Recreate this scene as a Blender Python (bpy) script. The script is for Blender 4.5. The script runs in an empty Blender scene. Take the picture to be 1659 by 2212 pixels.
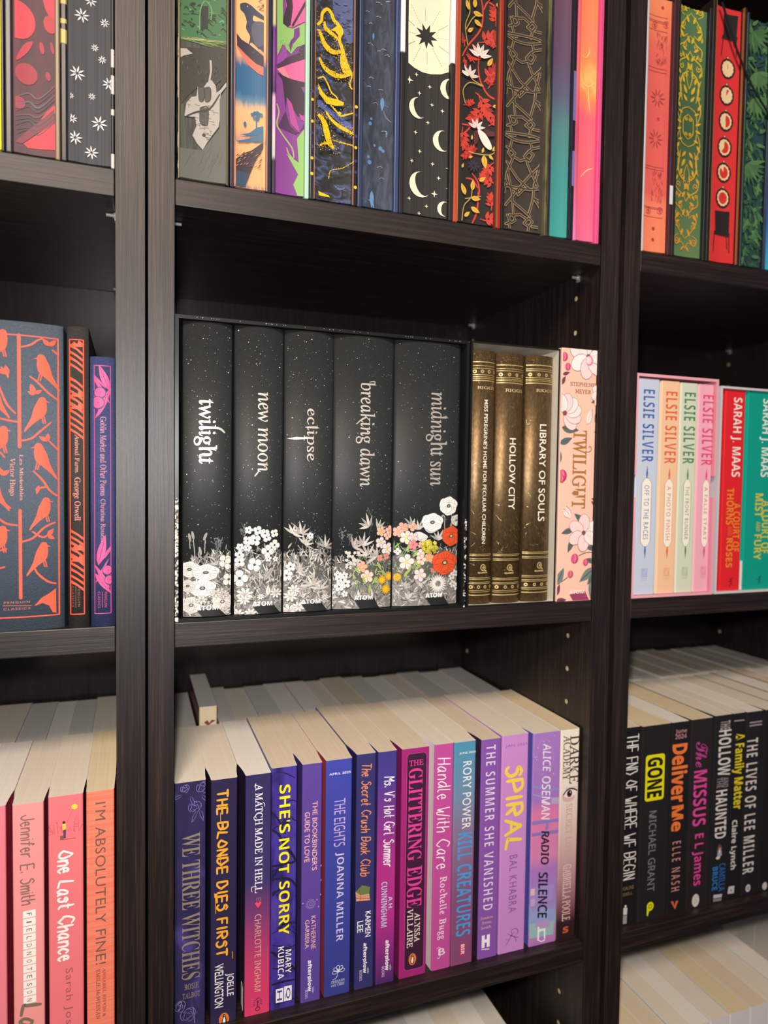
import bpy, math, random
from mathutils import Vector

sc = bpy.context.scene
COL = sc.collection
Z0 = 1450.0          # height of the camera above the floor, mm; all z below are relative to it
rnd = random.Random(11)

# ------------------------------------------------------------------ camera, lights, exposure
cam_d = bpy.data.cameras.new('camera')
cam = bpy.data.objects.new('camera', cam_d)
COL.objects.link(cam)
cam_d.sensor_fit = 'VERTICAL'
cam_d.sensor_height = 36.0
cam_d.lens = 24.447
cam_d.clip_start = 0.01
YAW, PITCH, ROLL = math.radians(19.92718), math.radians(-2.33412), math.radians(0.78233)
fwd = Vector((math.sin(YAW) * math.cos(PITCH), math.cos(YAW) * math.cos(PITCH), math.sin(PITCH)))
right = Vector((math.cos(YAW), -math.sin(YAW), 0))
up = right.cross(fwd)
r_ = right * math.cos(ROLL) + up * math.sin(ROLL)
u_ = -right * math.sin(ROLL) + up * math.cos(ROLL)
from mathutils import Matrix
M4 = Matrix((r_, u_, -fwd)).transposed().to_4x4()
M4.translation = Vector((0, -0.5261, Z0 / 1000))
cam.matrix_world = M4
cam_d.dof.use_dof = True
cam_d.dof.focus_distance = 0.535
cam_d.dof.aperture_fstop = 4.6
sc.camera = cam

world = bpy.data.worlds.new('room_ambient')
sc.world = world
world.use_nodes = True
world.node_tree.nodes['Background'].inputs[0].default_value = (0.80, 0.90, 1.0, 1)
world.node_tree.nodes['Background'].inputs[1].default_value = 0.09

def area(name, loc, target, size, energy, color):
    d = bpy.data.lights.new(name, 'AREA')
    d.shape = 'DISK'
    d.size = size
    d.energy = energy
    d.color = color
    o = bpy.data.objects.new(name, d)
    COL.objects.link(o)
    o.location = loc
    o.rotation_euler = (Vector(target) - Vector(loc)).to_track_quat('-Z', 'Y').to_euler()
    return o
# the phone's torch, just above and left of its lens
FLASH = area('phone_torch', (-0.016, -0.53, 1.495), (0.16, 0.0, 1.43), 0.030, 3.3, (1.0, 0.97, 0.94))
# the ceiling lamp of the room, behind and above the photographer
LAMP = area('ceiling_lamp_light', (-0.35, -1.5, 2.56), (0.1, 0.0, 1.4), 0.42, 31.0, (1.0, 0.83, 0.68))

sc.view_settings.view_transform = 'Standard'
sc.view_settings.look = 'None'
sc.view_settings.gamma = 1.0
sc.view_settings.use_curve_mapping = False
sc.view_settings.exposure = 0.0

# ------------------------------------------------------------------ materials
def lin(h):
    h = h.lstrip('#')
    if len(h) == 3:
        h = ''.join(c * 2 for c in h)
    o = []
    for i in (0, 2, 4):
        c = int(h[i:i + 2], 16) / 255
        o.append(c / 12.92 if c <= 0.04045 else ((c + 0.055) / 1.055) ** 2.4)
    return (*o, 1.0)

MATS = {}
def newmat(name):
    m = bpy.data.materials.new(name)
    m.use_nodes = True
    return m, m.node_tree.nodes, m.node_tree.links, m.node_tree.nodes['Principled BSDF']

def C(h, rough=0.5, metal=0.0, spec=0.4):
    k = (h, rough, metal, spec)
    if k not in MATS:
        m, n, l, b = newmat('paint_' + h.strip('#'))
        b.inputs['Base Color'].default_value = lin(h)
        b.inputs['Roughness'].default_value = rough
        b.inputs['Metallic'].default_value = metal
        b.inputs['Specular IOR Level'].default_value = spec
        MATS[k] = m
    return MATS[k]

def print_mat(name, rough, metal=0.0, spec=0.4):
    m, n, l, b = newmat(name)
    a = n.new('ShaderNodeVertexColor')
    a.layer_name = 'Col'
    l.new(a.outputs['Color'], b.inputs['Base Color'])
    b.inputs['Roughness'].default_value = rough
    b.inputs['Metallic'].default_value = metal
    b.inputs['Specular IOR Level'].default_value = spec
    return m
PRINT = print_mat('printed_ink', 0.55)
FOIL = print_mat('stamped_foil', 0.32, 0.45, 0.6)
SATIN = print_mat('satin_ink', 0.42)

def coords(n, l, scale):
    t = n.new('ShaderNodeTexCoord')
    mp = n.new('ShaderNodeMapping')
    mp.inputs['Scale'].default_value = scale
    l.new(t.outputs['Object'], mp.inputs['Vector'])
    return mp

def ramp(n, stops, interp='LINEAR'):
    r = n.new('ShaderNodeValToRGB')
    r.color_ramp.interpolation = interp
    e = r.color_ramp.elements
    while len(e) < len(stops):
        e.new(0.5)
    for k, (p, h) in enumerate(stops):
        e[k].position = p
        e[k].color = lin(h)
    return r

def noise_mat(key, stops, scale, detail=4, rough=0.6, bump=0.0, interp='LINEAR', distort=0.0, spec=0.4, metal=0.0):
    """colour from a noise texture in object space, optionally with relief"""
    k = ('n', key)
    if k in MATS:
        return MATS[k]
    m, n, l, b = newmat(key)
    mp = coords(n, l, scale)
    t = n.new('ShaderNodeTexNoise')
    t.inputs['Scale'].default_value = 1.0
    t.inputs['Detail'].default_value = detail
    t.inputs['Distortion'].default_value = distort
    l.new(mp.outputs[0], t.inputs['Vector'])
    r = ramp(n, stops, interp)
    l.new(t.outputs['Fac'], r.inputs['Fac'])
    l.new(r.outputs['Color'], b.inputs['Base Color'])
    b.inputs['Roughness'].default_value = rough
    b.inputs['Metallic'].default_value = metal
    b.inputs['Specular IOR Level'].default_value = spec
    if bump:
        bp = n.new('ShaderNodeBump')
        bp.inputs['Strength'].default_value = bump
        bp.inputs['Distance'].default_value = 0.0004
        l.new(t.outputs['Fac'], bp.inputs['Height'])
        l.new(bp.outputs[0], b.inputs['Normal'])
    MATS[k] = m
    return m

def grad_mat(key, stops, h, rough=0.55, noise=0.0, nscale=(300, 300, 60), spec=0.4, edge_lines=False):
    """printed colour running up a spine or a fore-edge of height h (mm): position 0 is the foot"""
    k = ('g', key)
    if k in MATS:
        return MATS[k]
    m, n, l, b = newmat(key)
    t = n.new('ShaderNodeTexCoord')
    s = n.new('ShaderNodeSeparateXYZ')
    l.new(t.outputs['Object'], s.inputs[0])
    mu = n.new('ShaderNodeMath')
    mu.operation = 'MULTIPLY'
    mu.inputs[1].default_value = 1000.0 / h
    l.new(s.outputs['Z'], mu.inputs[0])
    src = mu.outputs[0]
    if noise:
        mp = coords(n, l, nscale)
        tx = n.new('ShaderNodeTexNoise')
        tx.inputs['Scale'].default_value = 1.0
        tx.inputs['Detail'].default_value = 5
        l.new(mp.outputs[0], tx.inputs['Vector'])
        sb = n.new('ShaderNodeMath')
        sb.operation = 'MULTIPLY_ADD'
        sb.inputs[1].default_value = noise
        sb.inputs[2].default_value = -noise * 0.5
        l.new(tx.outputs['Fac'], sb.inputs[0])
        ad = n.new('ShaderNodeMath')
        ad.operation = 'ADD'
        l.new(src, ad.inputs[0])
        l.new(sb.outputs[0], ad.inputs[1])
        src = ad.outputs[0]
    r = ramp(n, stops)
    l.new(src, r.inputs['Fac'])
    l.new(r.outputs['Color'], b.inputs['Base Color'])
    b.inputs['Roughness'].default_value = rough
    b.inputs['Specular IOR Level'].default_value = spec
    MATS[k] = m
    return m

def pages(tone):
    """trimmed paper edge: fine lines of the sheets"""
    c = {'cream': ('#e8dac6', '#efe3d0'), 'tan': ('#e0ccb0', '#e9d7bd'), 'white': ('#efe6da', '#f5ede2'),
         'grey': ('#d8d0c6', '#dfd8ce'), 'yellow': ('#e4cda4', '#ecd9b6')}[tone]
    return noise_mat('paper_' + tone, [(0.35, c[0]), (0.65, c[1])], (1500, 9, 9), 3, 0.9, 0.25, spec=0.1)

def wood(key, axis):
    k = ('w', key)
    if k in MATS:
        return MATS[k]
    m, n, l, b = newmat(key)
    s = [620, 620, 620]
    s[axis] = 14
    mp = coords(n, l, s)
    t = n.new('ShaderNodeTexNoise')
    t.inputs['Scale'].default_value = 1.0
    t.inputs['Detail'].default_value = 6
    t.inputs['Roughness'].default_value = 0.65
    l.new(mp.outputs[0], t.inputs['Vector'])
    s2 = [160, 160, 160]
    s2[axis] = 6
    mp2 = coords(n, l, s2)
    t2 = n.new('ShaderNodeTexNoise')
    t2.inputs['Scale'].default_value = 1.0
    t2.inputs['Detail'].default_value = 3
    t2.inputs['Distortion'].default_value = 0.6
    l.new(mp2.outputs[0], t2.inputs['Vector'])
    mx = n.new('ShaderNodeMath')
    mx.operation = 'MULTIPLY_ADD'
    mx.inputs[1].default_value = 0.3
    l.new(t2.outputs['Fac'], mx.inputs[0])
    m3 = n.new('ShaderNodeMath')
    m3.operation = 'MULTIPLY'
    m3.inputs[1].default_value = 0.7
    l.new(t.outputs['Fac'], m3.inputs[0])
    l.new(m3.outputs[0], mx.inputs[2])
    r = ramp(n, [(0.36, '#130d0c'), (0.5, '#211715'), (0.64, '#372823')])
    l.new(mx.outputs[0], r.inputs['Fac'])
    l.new(r.outputs['Color'], b.inputs['Base Color'])
    b.inputs['Roughness'].default_value = 0.46
    b.inputs['Specular IOR Level'].default_value = 0.6
    bp = n.new('ShaderNodeBump')
    bp.inputs['Strength'].default_value = 0.35
    bp.inputs['Distance'].default_value = 0.0005
    l.new(t.outputs['Fac'], bp.inputs['Height'])
    l.new(bp.outputs[0], b.inputs['Normal'])
    MATS[k] = m
    return m
WOOD_V, WOOD_H = wood('black_brown_oak_upright', 2), wood('black_brown_oak_level', 0)

# ------------------------------------------------------------------ building
def W(x, y, z):
    return Vector((x / 1000, y / 1000, (z + Z0) / 1000))

class MB:
    """collects faces in mm and links them as ONE mesh object"""
    def __init__(s):
        s.v, s.f, s.m, s.c, s.sm = [], [], [], [], []
    def face(s, pts, m=0, col=None, smooth=False):
        k = len(s.v)
        s.v += pts
        s.f.append(tuple(range(k, k + len(pts))))
        s.m.append(m)
        s.c.append(col)
        s.sm.append(smooth)
    def box(s, x0, x1, y0, y1, z0, z1, m=0):
        k = len(s.v)
        s.v += [(x, y, z) for z in (z0, z1) for y in (y0, y1) for x in (x0, x1)]
        for q in ((0, 1, 5, 4), (1, 3, 7, 5), (3, 2, 6, 7), (2, 0, 4, 6), (4, 5, 7, 6), (2, 3, 1, 0)):
            s.f.append(tuple(k + i for i in q))
            s.m.append(m)
            s.c.append(None)
            s.sm.append(False)
    def prism(s, poly, z0, z1, m=0, side=None, smooth=False):
        """poly: (x, y) outline, counter-clockwise from above; side: material of each wall"""
        k, n = len(s.v), len(poly)
        s.v += [(x, y, z0) for x, y in poly] + [(x, y, z1) for x, y in poly]
        for i in range(n):
            j = (i + 1) % n
            s.f.append((k + i, k + j, k + n + j, k + n + i))
            s.m.append(side[i] if side else m)
            s.c.append(None)
            s.sm.append(smooth)
        s.f.append(tuple(k + n + i for i in range(n)))
        s.f.append(tuple(k + n - 1 - i for i in range(n)))
        s.m += [m, m]
        s.c += [None, None]
        s.sm += [False, False]
    def cyl(s, p, axis, r, length, m=0, n=12):
        k = len(s.v)
        for t in (0, 1):
            for i in range(n):
                a = 2 * math.pi * i / n
                d = [r * math.cos(a), r * math.sin(a)]
                q = list(p)
                o = [i2 for i2 in range(3) if i2 != axis]
                q[o[0]] += d[0]
                q[o[1]] += d[1]
                q[axis] += t * length
                s.v.append(tuple(q))
        for i in range(n):
            j = (i + 1) % n
            s.f.append((k + i, k + j, k + n + j, k + n + i))
            s.m.append(m)
            s.c.append(None)
            s.sm.append(True)
        for q in (tuple(k + i for i in range(n)), tuple(k + n + i for i in range(n))):
            s.f.append(q)
            s.m.append(m)
            s.c.append(None)
            s.sm.append(False)
    def build(s, name, mats, parent=None, bevel=0, seg=2, recalc=True):
        me = bpy.data.meshes.new(name)
        o0 = root_loc(parent) if parent else Vector((0, 0, 0))
        me.from_pydata([tuple(W(*p) - o0) for p in s.v], [], s.f)
        if not isinstance(mats, (list, tuple)):
            mats = [mats]
        for m in mats:
            me.materials.append(m)
        me.polygons.foreach_set('material_index', s.m)
        me.polygons.foreach_set('use_smooth', s.sm)
        if any(c is not None for c in s.c):
            at = me.color_attributes.new('Col', 'FLOAT_COLOR', 'CORNER')
            buf = []
            for f, c in zip(s.f, s.c):
                c = c if c is not None else (0.5, 0.5, 0.5, 1)
                buf += list(c) * len(f)
            at.data.foreach_set('color', buf)
        me.update()
        o = bpy.data.objects.new(name, me)
        COL.objects.link(o)
        if parent:
            o.parent = parent
        if bevel:
            b = o.modifiers.new('rounded_edges', 'BEVEL')
            b.width = bevel / 1000
            b.segments = seg
            b.limit_method = 'ANGLE'
        return o

def root_loc(o):
    while o.parent:
        o = o.parent
    return o.location.copy()

def thing(name, label, cat, x, y, z, group=None):
    o = bpy.data.objects.new(name, None)
    COL.objects.link(o)
    o.empty_display_size = 0.02
    o.location = W(x, y, z)
    o['label'] = label
    o['category'] = cat
    if group:
        o['group'] = group
    return o

def structure(o):
    o['kind'] = 'structure'
    return o

# ------------------------------------------------------------------ printed lettering and pictures
ALPH = {'serif': (0x1D400, 0x1D41A, 0x1D7CE), 'it': (0x1D434, 0x1D44E, None), 'bit': (0x1D468, 0x1D482, 0x1D7CE),
        'script': (0x1D4D0, 0x1D4EA, None), 'sansl': (0x1D5A0, 0x1D5BA, 0x1D7E2), 'sansb': (0x1D5D4, 0x1D5EE, 0x1D7EC),
        'sansi': (0x1D608, 0x1D622, None), 'mono': (0x1D670, 0x1D68A, 0x1D7F6)}
def restyle(t, style):
    if style not in ALPH:
        return t
    U, L, D = ALPH[style]
    o = ''
    for ch in t:
        if 'A' <= ch <= 'Z':
            o += chr(U + ord(ch) - 65)
        elif 'a' <= ch <= 'z':
            o += '\u210e' if style == 'it' and ch == 'h' else chr(L + ord(ch) - 97)
        elif ch.isdigit() and D:
            o += chr(D + int(ch))
        else:
            o += ch
    return o

# brush-pen letters: strokes of (x, y) digit pairs; y uses x y z for -1 -2 -3
HAND = {
 'A': '004880|1363', 'B': '0800|0848654404|0444634100', 'C': '67482805034062', 'D': '0800|0838633000', 'E': '580800 50|0454',
 'F': '0800|0858|0444', 'G': '674828050240626444', 'H': '0800|5850|0454', 'I': '0800', 'J': '5852301103', 'K': '0800|5804|0450',
 'L': '180150', 'M': '0008346860', 'N': '00085058', 'O': '38150331625638', 'P': '0800|0848654403', 'R': '0800|0848653404|2450',
 'S': '573817164552301001', 'T': '0868|3830', 'U': '0803205358', 'V': '083068', 'W': '082044406088', 'Y': '0834|6820',
 'a': '45250220434 5|454150', 'b': '0800|0345411000', 'c': '4425022041', 'd': '4525022043|485041', 'e': '034333 3515032041', 'f': '473810|0545',
 'g': '45250220434 5|454z1z', 'h': '0800|03354440', 'i': '0500|0707', 'k': '0800|4502|1350', 'l': '08011020', 'm': '0500|03253430|33556460', 'n': '0500|03254440',
 'o': '25021 0314425', 'p': '050z|0345421001', 'r': '0500|032545', 's': '442504333110 01', 't': '181130|0535', 'u': '0501204 5|454151', 'v': '052045', 'w': '051033416 5', 'y': '051333|451y0y',
 '.': '0001', "'": '0807', '!': '0802|0000', '&': '50264 8371300345'}
def hand_strokes(ch):
    out = []
    for st in HAND.get(ch, '').replace(' ', '').split('|'):
        p = []
        for i in range(0, len(st) - 1, 2):
            y = {'x': -1, 'y': -2, 'z': -3}.get(st[i + 1])
            p.append((int(st[i]), int(st[i + 1]) if y is None else y))
        if len(p) == 1:
            p.append((p[0][0] + .3, p[0][1] + .6))
        if p:
            out.append(p)
    return out

def mixp(a, b, t):
    return (a[0] + (b[0] - a[0]) * t, a[1] + (b[1] - a[1]) * t)

def smooth_path(p, n=4, closed=False):
    if len(p) < 3:
        return list(p)
    q = []
    m = len(p)
    rng = range(m if closed else m - 1)
    for i in rng:
        if closed:
            a, b, c, d = p[(i - 1) % m], p[i], p[(i + 1) % m], p[(i + 2) % m]
        else:
            a, b, c, d = p[max(i - 1, 0)], p[i], p[i + 1], p[min(i + 2, m - 1)]
        for k in range(n):
            t = k / n
            q.append(tuple(0.5 * (2 * b[j] + (c[j] - a[j]) * t + (2 * a[j] - 5 * b[j] + 4 * c[j] - d[j]) * t * t
                                  + (3 * b[j] - a[j] - 3 * c[j] + d[j]) * t ** 3) for j in (0, 1)))
    if not closed:
        q.append(tuple(p[-1]))
    return q

ARTS = []
DIM = {}             # extent of each printed face: x0, x1, z0, z1
class Art:
    """ink on the plane (or the rounded spine) of one book, built as one mesh part"""
    def __init__(s, root, name, y, wrap=None, mat=None, step=0.004, clip=None):
        s.root, s.name, s.y, s.wrap, s.mat, s.step, s.clip = root, name, y, wrap, mat or PRINT, step, clip
        s.mb = MB()
        s.k = 0
        s.texts = []
        s.cache = {}
        if clip is None and root.name in DIM:
            a, b_, c, d = DIM[root.name]
            s.clip = (a + .12, b_ - .12, c + .15, d - .1)
        ARTS.append(s)
    GRID = 1.5
    def yy(s, x, lay):
        if not s.wrap:
            return s.y - 0.10 - lay * s.step
        g = s.GRID
        i = math.floor(x / g)
        t = x / g - i
        return s.w_at(i) * (1 - t) + s.w_at(i + 1) * t - 0.10 - lay * s.step
    def w_at(s, i):
        if i not in s.cache:
            s.cache[i] = s.wrap(i * s.GRID)
        return s.cache[i]
    def poly(s, pts, col, lay=None):
        if lay is None:
            s.k += 1
            lay = s.k
        if isinstance(col, str):
            col = lin(col)
        if s.clip:
            pts = clip_poly(pts, s.clip)
            if len(pts) < 3:
                return
        if s.wrap:
            xs_ = [p[0] for p in pts]
            i0, i1 = math.floor(min(xs_) / s.GRID), math.floor((max(xs_) - 1e-6) / s.GRID)
            if i1 > i0:
                for i in range(i0, i1 + 1):
                    q = clip_poly(pts, (i * s.GRID, (i + 1) * s.GRID, -1e5, 1e5))
                    if len(q) > 2:
                        s.mb.face([(x, s.yy(min(max(x, i * s.GRID + 1e-7), (i + 1) * s.GRID - 1e-7), lay), z) for x, z in q], 0, col)
                return
        s.mb.face([(x, s.yy(x, lay), z) for x, z in pts], 0, col)
    def ell(s, c, rx, rz, col, rot=0, n=14, lay=None):
        ca, sa = math.cos(rot), math.sin(rot)
        s.poly([(c[0] + rx * math.cos(t) * ca - rz * math.sin(t) * sa, c[1] + rx * math.cos(t) * sa + rz * math.sin(t) * ca)
                for t in [2 * math.pi * i / n for i in range(n)]], col, lay)
    def stroke(s, pts, w, col, smooth=True, taper=0.0, lay=None, n=4):
        """ribbon along pts, width w mm; taper 0..1 thins both ends"""
        if smooth:
            pts = smooth_path(pts, n)
        if len(pts) < 2:
            return
        if lay is None:
            s.k += 1
            lay = s.k
        if isinstance(col, str):
            col = lin(col)
        L, Rr = [], []
        m = len(pts)
        for i, p in enumerate(pts):
            a, b = pts[max(i - 1, 0)], pts[min(i + 1, m - 1)]
            dx, dz = b[0] - a[0], b[1] - a[1]
            d = math.hypot(dx, dz) or 1
            h = w / 2 * (1 - taper * abs(2 * i / (m - 1) - 1) ** 1.5)
            L.append((p[0] - dz / d * h, p[1] + dx / d * h))
            Rr.append((p[0] + dz / d * h, p[1] - dx / d * h))
        for i in range(m - 1):
            s.poly([L[i], Rr[i], Rr[i + 1], L[i + 1]], col, lay + 0.95 * i / m)
        if taper < 0.5:
            for j, (q, r0) in enumerate(((pts[0], 1 - taper), (pts[-1], 1 - taper))):
                s.ell(q, w / 2 * r0, w / 2 * r0, col, n=8, lay=lay + 1.1 + 0.2 * j)
    def leaf(s, p, ang, ln, wd, col, vein=None, bend=0.0):
        """pointed leaf from p"""
        ca, sa = math.cos(ang), math.sin(ang)
        pts = []
        for sgn in (1, -1):
            for i in range(7) if sgn > 0 else range(5, 0, -1):
                t = i / 6
                v = sgn * wd / 2 * math.sin(math.pi * t ** 0.8) + bend * ln * t * t
                pts.append((p[0] + ln * t * ca - v * sa, p[1] + ln * t * sa + v * ca))
        s.poly(pts, col)
        if vein:
            s.stroke([(p[0] + ln * t * ca - bend * ln * t * t * sa, p[1] + ln * t * sa + bend * ln * t * t * ca) for t in (0.05, 0.5, 0.9)],
                     wd * 0.09, vein, taper=0.6, n=2)
    def star(s, c, R, r, n, col, rot=math.pi / 2):
        s.poly([(c[0] + (R, r)[i % 2] * math.cos(rot + math.pi * i / n), c[1] + (R, r)[i % 2] * math.sin(rot + math.pi * i / n))
                for i in range(2 * n)], col)
    def moon(s, c, r, rot, col, thick=0.42):
        o = [(math.cos(a), math.sin(a)) for a in [math.radians(70) + math.radians(220) * i / 14 for i in range(15)]]
        e = math.cos(math.radians(70))
        i_ = []
        for a in [math.radians(290) - math.radians(220) * i / 14 for i in range(1, 14)]:
            x, z = math.cos(a), math.sin(a)
            i_.append((e + (x - e) * (1 - thick), z * 0.94))
        ca, sa = math.cos(rot), math.sin(rot)
        s.poly([(c[0] + r * (x * ca - z * sa), c[1] + r * (x * sa + z * ca)) for x, z in o + i_], col)
    def flower(s, c, r, n, col, eye, rot=0, fat=0.5, line=None, squash=1.0):
        wd = r * min(0.47, 1.75 / n) * (0.75 + 0.35 * fat)
        for k in range(n):
            a = rot + 2 * math.pi * k / n
            for g, cc in (((0.07 * r, line), (0, col)) if line else ((0, col),)):
                pts = []
                for i in range(12):
                    t = 2 * math.pi * i / 12
                    u, v = r * 0.56 + (r * 0.44 + g) * math.cos(t), (wd + g) * math.sin(t) * (1 + 0.25 * math.cos(t))
                    pts.append((c[0] + u * math.cos(a) - v * math.sin(a), c[1] + (u * math.sin(a) + v * math.cos(a)) * squash))
                s.poly(pts, cc)
            if line:
                s.stroke([(c[0] + r * 0.25 * math.cos(a), c[1] + r * 0.25 * math.sin(a) * squash),
                          (c[0] + r * 0.7 * math.cos(a), c[1] + r * 0.7 * math.sin(a) * squash)], r * 0.045, line, False, 0.6)
        if eye:
            s.ell(c, r * 0.2, r * 0.2 * squash, eye, n=8)
    def poppy(s, c, r, col, dark, eye, tilt=0.75):
        for a, q in ((2.6, 1.0), (0.4, 1.0), (1.5, 0.95), (4.7, 1.0), (5.5, 0.92), (3.8, 0.92)):
            o = (c[0] + r * 0.36 * math.cos(a), c[1] + r * 0.36 * math.sin(a) * tilt)
            for sc_, cc in ((1.04, dark), (1.0, col)):
                s.poly([(o[0] + r * 0.64 * q * sc_ * (1 + 0.05 * math.sin(5 * t + a)) * math.cos(t),
                         o[1] + r * 0.64 * q * sc_ * tilt * (1 + 0.05 * math.sin(5 * t + a)) * math.sin(t))
                        for t in [2 * math.pi * i / 18 for i in range(18)]], cc)
            for d in (-0.5, -0.15, 0.2, 0.55):
                s.stroke([(c[0] + r * 0.22 * math.cos(a + d), c[1] + r * 0.22 * tilt * math.sin(a + d)),
                          (c[0] + r * 0.8 * math.cos(a + d * 0.9), c[1] + r * 0.8 * tilt * math.sin(a + d * 0.9))], r * 0.025, dark, False)
        s.ell(c, r * 0.22, r * 0.2 * tilt, '#333', n=10)
        s.ell(c, r * 0.13, r * 0.12 * tilt, eye, n=8)
    def t(s, text, style, p0, p1, col, rot=1, off=0.0, sh=0.0, sp=1.0):
        """text fitted to the rectangle p0-p1; rot=1 reads downwards, 0 level"""
        x0, x1 = sorted((p0[0], p1[0]))
        z0, z1 = sorted((p0[1], p1[1]))
        if rot == 0 and z0 + z1 < 0:       # the two corners were read off a line that climbs to the right
            e = min(0.0004 * abs(z0 + z1) / 2 * (x1 - x0), (z1 - z0) * 0.3)
            z0, z1 = z0 + e, z1 - e
        s.k += 1
        if style in ('hand', 'brush'):
            s.handtext(text, (x0, x1, z0, z1), col, rot, off, sh, style)
            return
        if style == 'rom':
            style, sh = 'it', -0.26
            off = off + 0.004
        s.texts.append((restyle(text, style), (x0, x1, z0, z1), lin(col) if isinstance(col, str) else col, rot, off, sh, sp, s.k))
    def handtext(s, text, box, col, rot, w, sh, style='hand'):
        x = 0
        st = []
        for ch in text:
            if ch == ' ':
                x += 4.6
                continue
            hs = hand_strokes(ch)
            if not hs:
                continue
            if ch == 'I':
                x += 0.8
            mx = max(p[0] for q in hs for p in q)
            j = rnd.uniform(-0.25, 0.25)
            for q in hs:
                st.append([(x + p[0] * 0.85 + sh * p[1], p[1] + j) for p in q])
            x += mx * 0.85 + (1.9 if style != 'brush' else 2.2) + (0.8 if ch == 'I' else 0)
        a0, a1 = min(p[0] for q in st for p in q), max(p[0] for q in st for p in q)
        b0, b1 = min(p[1] for q in st for p in q), max(p[1] for q in st for p in q)
        i_ = (w or 1.0) * 0.45
        x0, x1, z0, z1 = box[0] + i_, box[1] - i_, box[2] + i_, box[3] - i_
        for q in st:
            pts = []
            q = [p_ for a_, b_ in zip(q, q[1:]) for p_ in ([a_, mixp(a_, b_, .22), mixp(a_, b_, .78)] if math.dist(a_, b_) > 4.4 else [a_])] + [q[-1]]
            for a, b in q:
                u, v = (a - a0) / (a1 - a0), (b - b0) / max(b1 - b0, .1)
                pts.append((x0 + (x1 - x0) * v, z1 - (z1 - z0) * u) if rot == 1 else (x0 + (x1 - x0) * u, z0 + (z1 - z0) * v))
            s.k += 2
            s.stroke(pts, w or 1.0, col, True, 0.25, lay=s.k, n=5)

def clip_poly(pts, box):
    x0, x1, z0, z1 = box
    for ax, lim, sgn in ((0, x0, 1), (0, x1, -1), (1, z0, 1), (1, z1, -1)):
        out = []
        for i in range(len(pts)):
            a, b = pts[i - 1], pts[i]
            ia, ib = (a[ax] - lim) * sgn >= 0, (b[ax] - lim) * sgn >= 0
            if ia != ib:
                t = (lim - a[ax]) / (b[ax] - a[ax])
                out.append(tuple(a[j] + (b[j] - a[j]) * t for j in (0, 1)))
            if ib:
                out.append(b)
        pts = out
        if not pts:
            return []
    return pts

def finish_arts():
    """turn the lettering into mesh and link every printed part"""
    tmp = []
    for a in ARTS:
        for q in a.texts:
            c = bpy.data.curves.new('lettering', 'FONT')
            c.body = q[0]
            c.offset = q[4]
            c.shear = q[5]
            c.space_character = q[6]
            c.resolution_u = 3
            o = bpy.data.objects.new('lettering', c)
            COL.objects.link(o)
            tmp.append((a, q, o))
    bpy.context.view_layer.update()
    dg = bpy.context.evaluated_depsgraph_get()
    for a, q, o in tmp:
        me = o.evaluated_get(dg).to_mesh()
        vs = [v.co.copy() for v in me.vertices]
        fs = [tuple(p.vertices) for p in me.polygons]
        o.to_mesh_clear()
        if not vs:
            continue
        a0, a1 = min(v.x for v in vs), max(v.x for v in vs)
        b0, b1 = min(v.y for v in vs), max(v.y for v in vs)
        x0, x1, z0, z1 = q[1]
        P = []
        for v in vs:
            u, w = (v.x - a0) / max(a1 - a0, 1e-6), (v.y - b0) / max(b1 - b0, 1e-6)
            P.append((x0 + (x1 - x0) * w, z1 - (z1 - z0) * u) if q[3] == 1 else (x0 + (x1 - x0) * u, z0 + (z1 - z0) * w))
        for f in fs:
            pts = [P[i] for i in f]
            a.poly(pts, q[2], q[7] + 2)
    for a, q, o in tmp:
        c = o.data
        bpy.data.objects.remove(o)
        bpy.data.curves.remove(c)
    for a in ARTS:
        if a.mb.f:
            want = 'page_block' if a.name == 'painted_edge' else ('spine', 'cover', 'left_wall')
            on = [c for c in a.root.children if c.name.split('.')[0] in want]
            a.mb.build(a.name, a.mat, on[0] if on else a.root)

# ------------------------------------------------------------------ the room
FLOOR = -Z0
PLASTER = noise_mat('painted_plaster', [(0.3, '#b9b2a8'), (0.7, '#c6bfb4')], (60, 60, 60), 4, 0.9, 0.1, spec=0.2)
BOARDS = wood('floor_boards', 0)
b = MB()
b.box(-2200, 2600, -2600, 400, FLOOR - 20, FLOOR)
structure(b.build('floor', BOARDS))
b = MB()
b.box(-2200, 2600, 300, 400, FLOOR, FLOOR + 2650)
structure(b.build('wall_back', PLASTER))
b = MB()
b.box(-2200, 2600, 285, 300, FLOOR, FLOOR + 90)
structure(b.build('baseboard_back', C('#ded8cc', 0.5)))

# ------------------------------------------------------------------ three bookcases side by side
SHELF_Z = [535.5, 215.5, -104.0, -423.5, -743.0, -1062.5, -1382.0]
SH_T = 18.5
PIN = C('#d8d8d2', 0.28, 0.7)
HOLE = C('#cdb892', 0.8)
BACK = noise_mat('black_backing_board', [(0.3, '#1b1818'), (0.7, '#262120')], (300, 300, 20), 4, 0.22, 0.04, spec=0.5)

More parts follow.
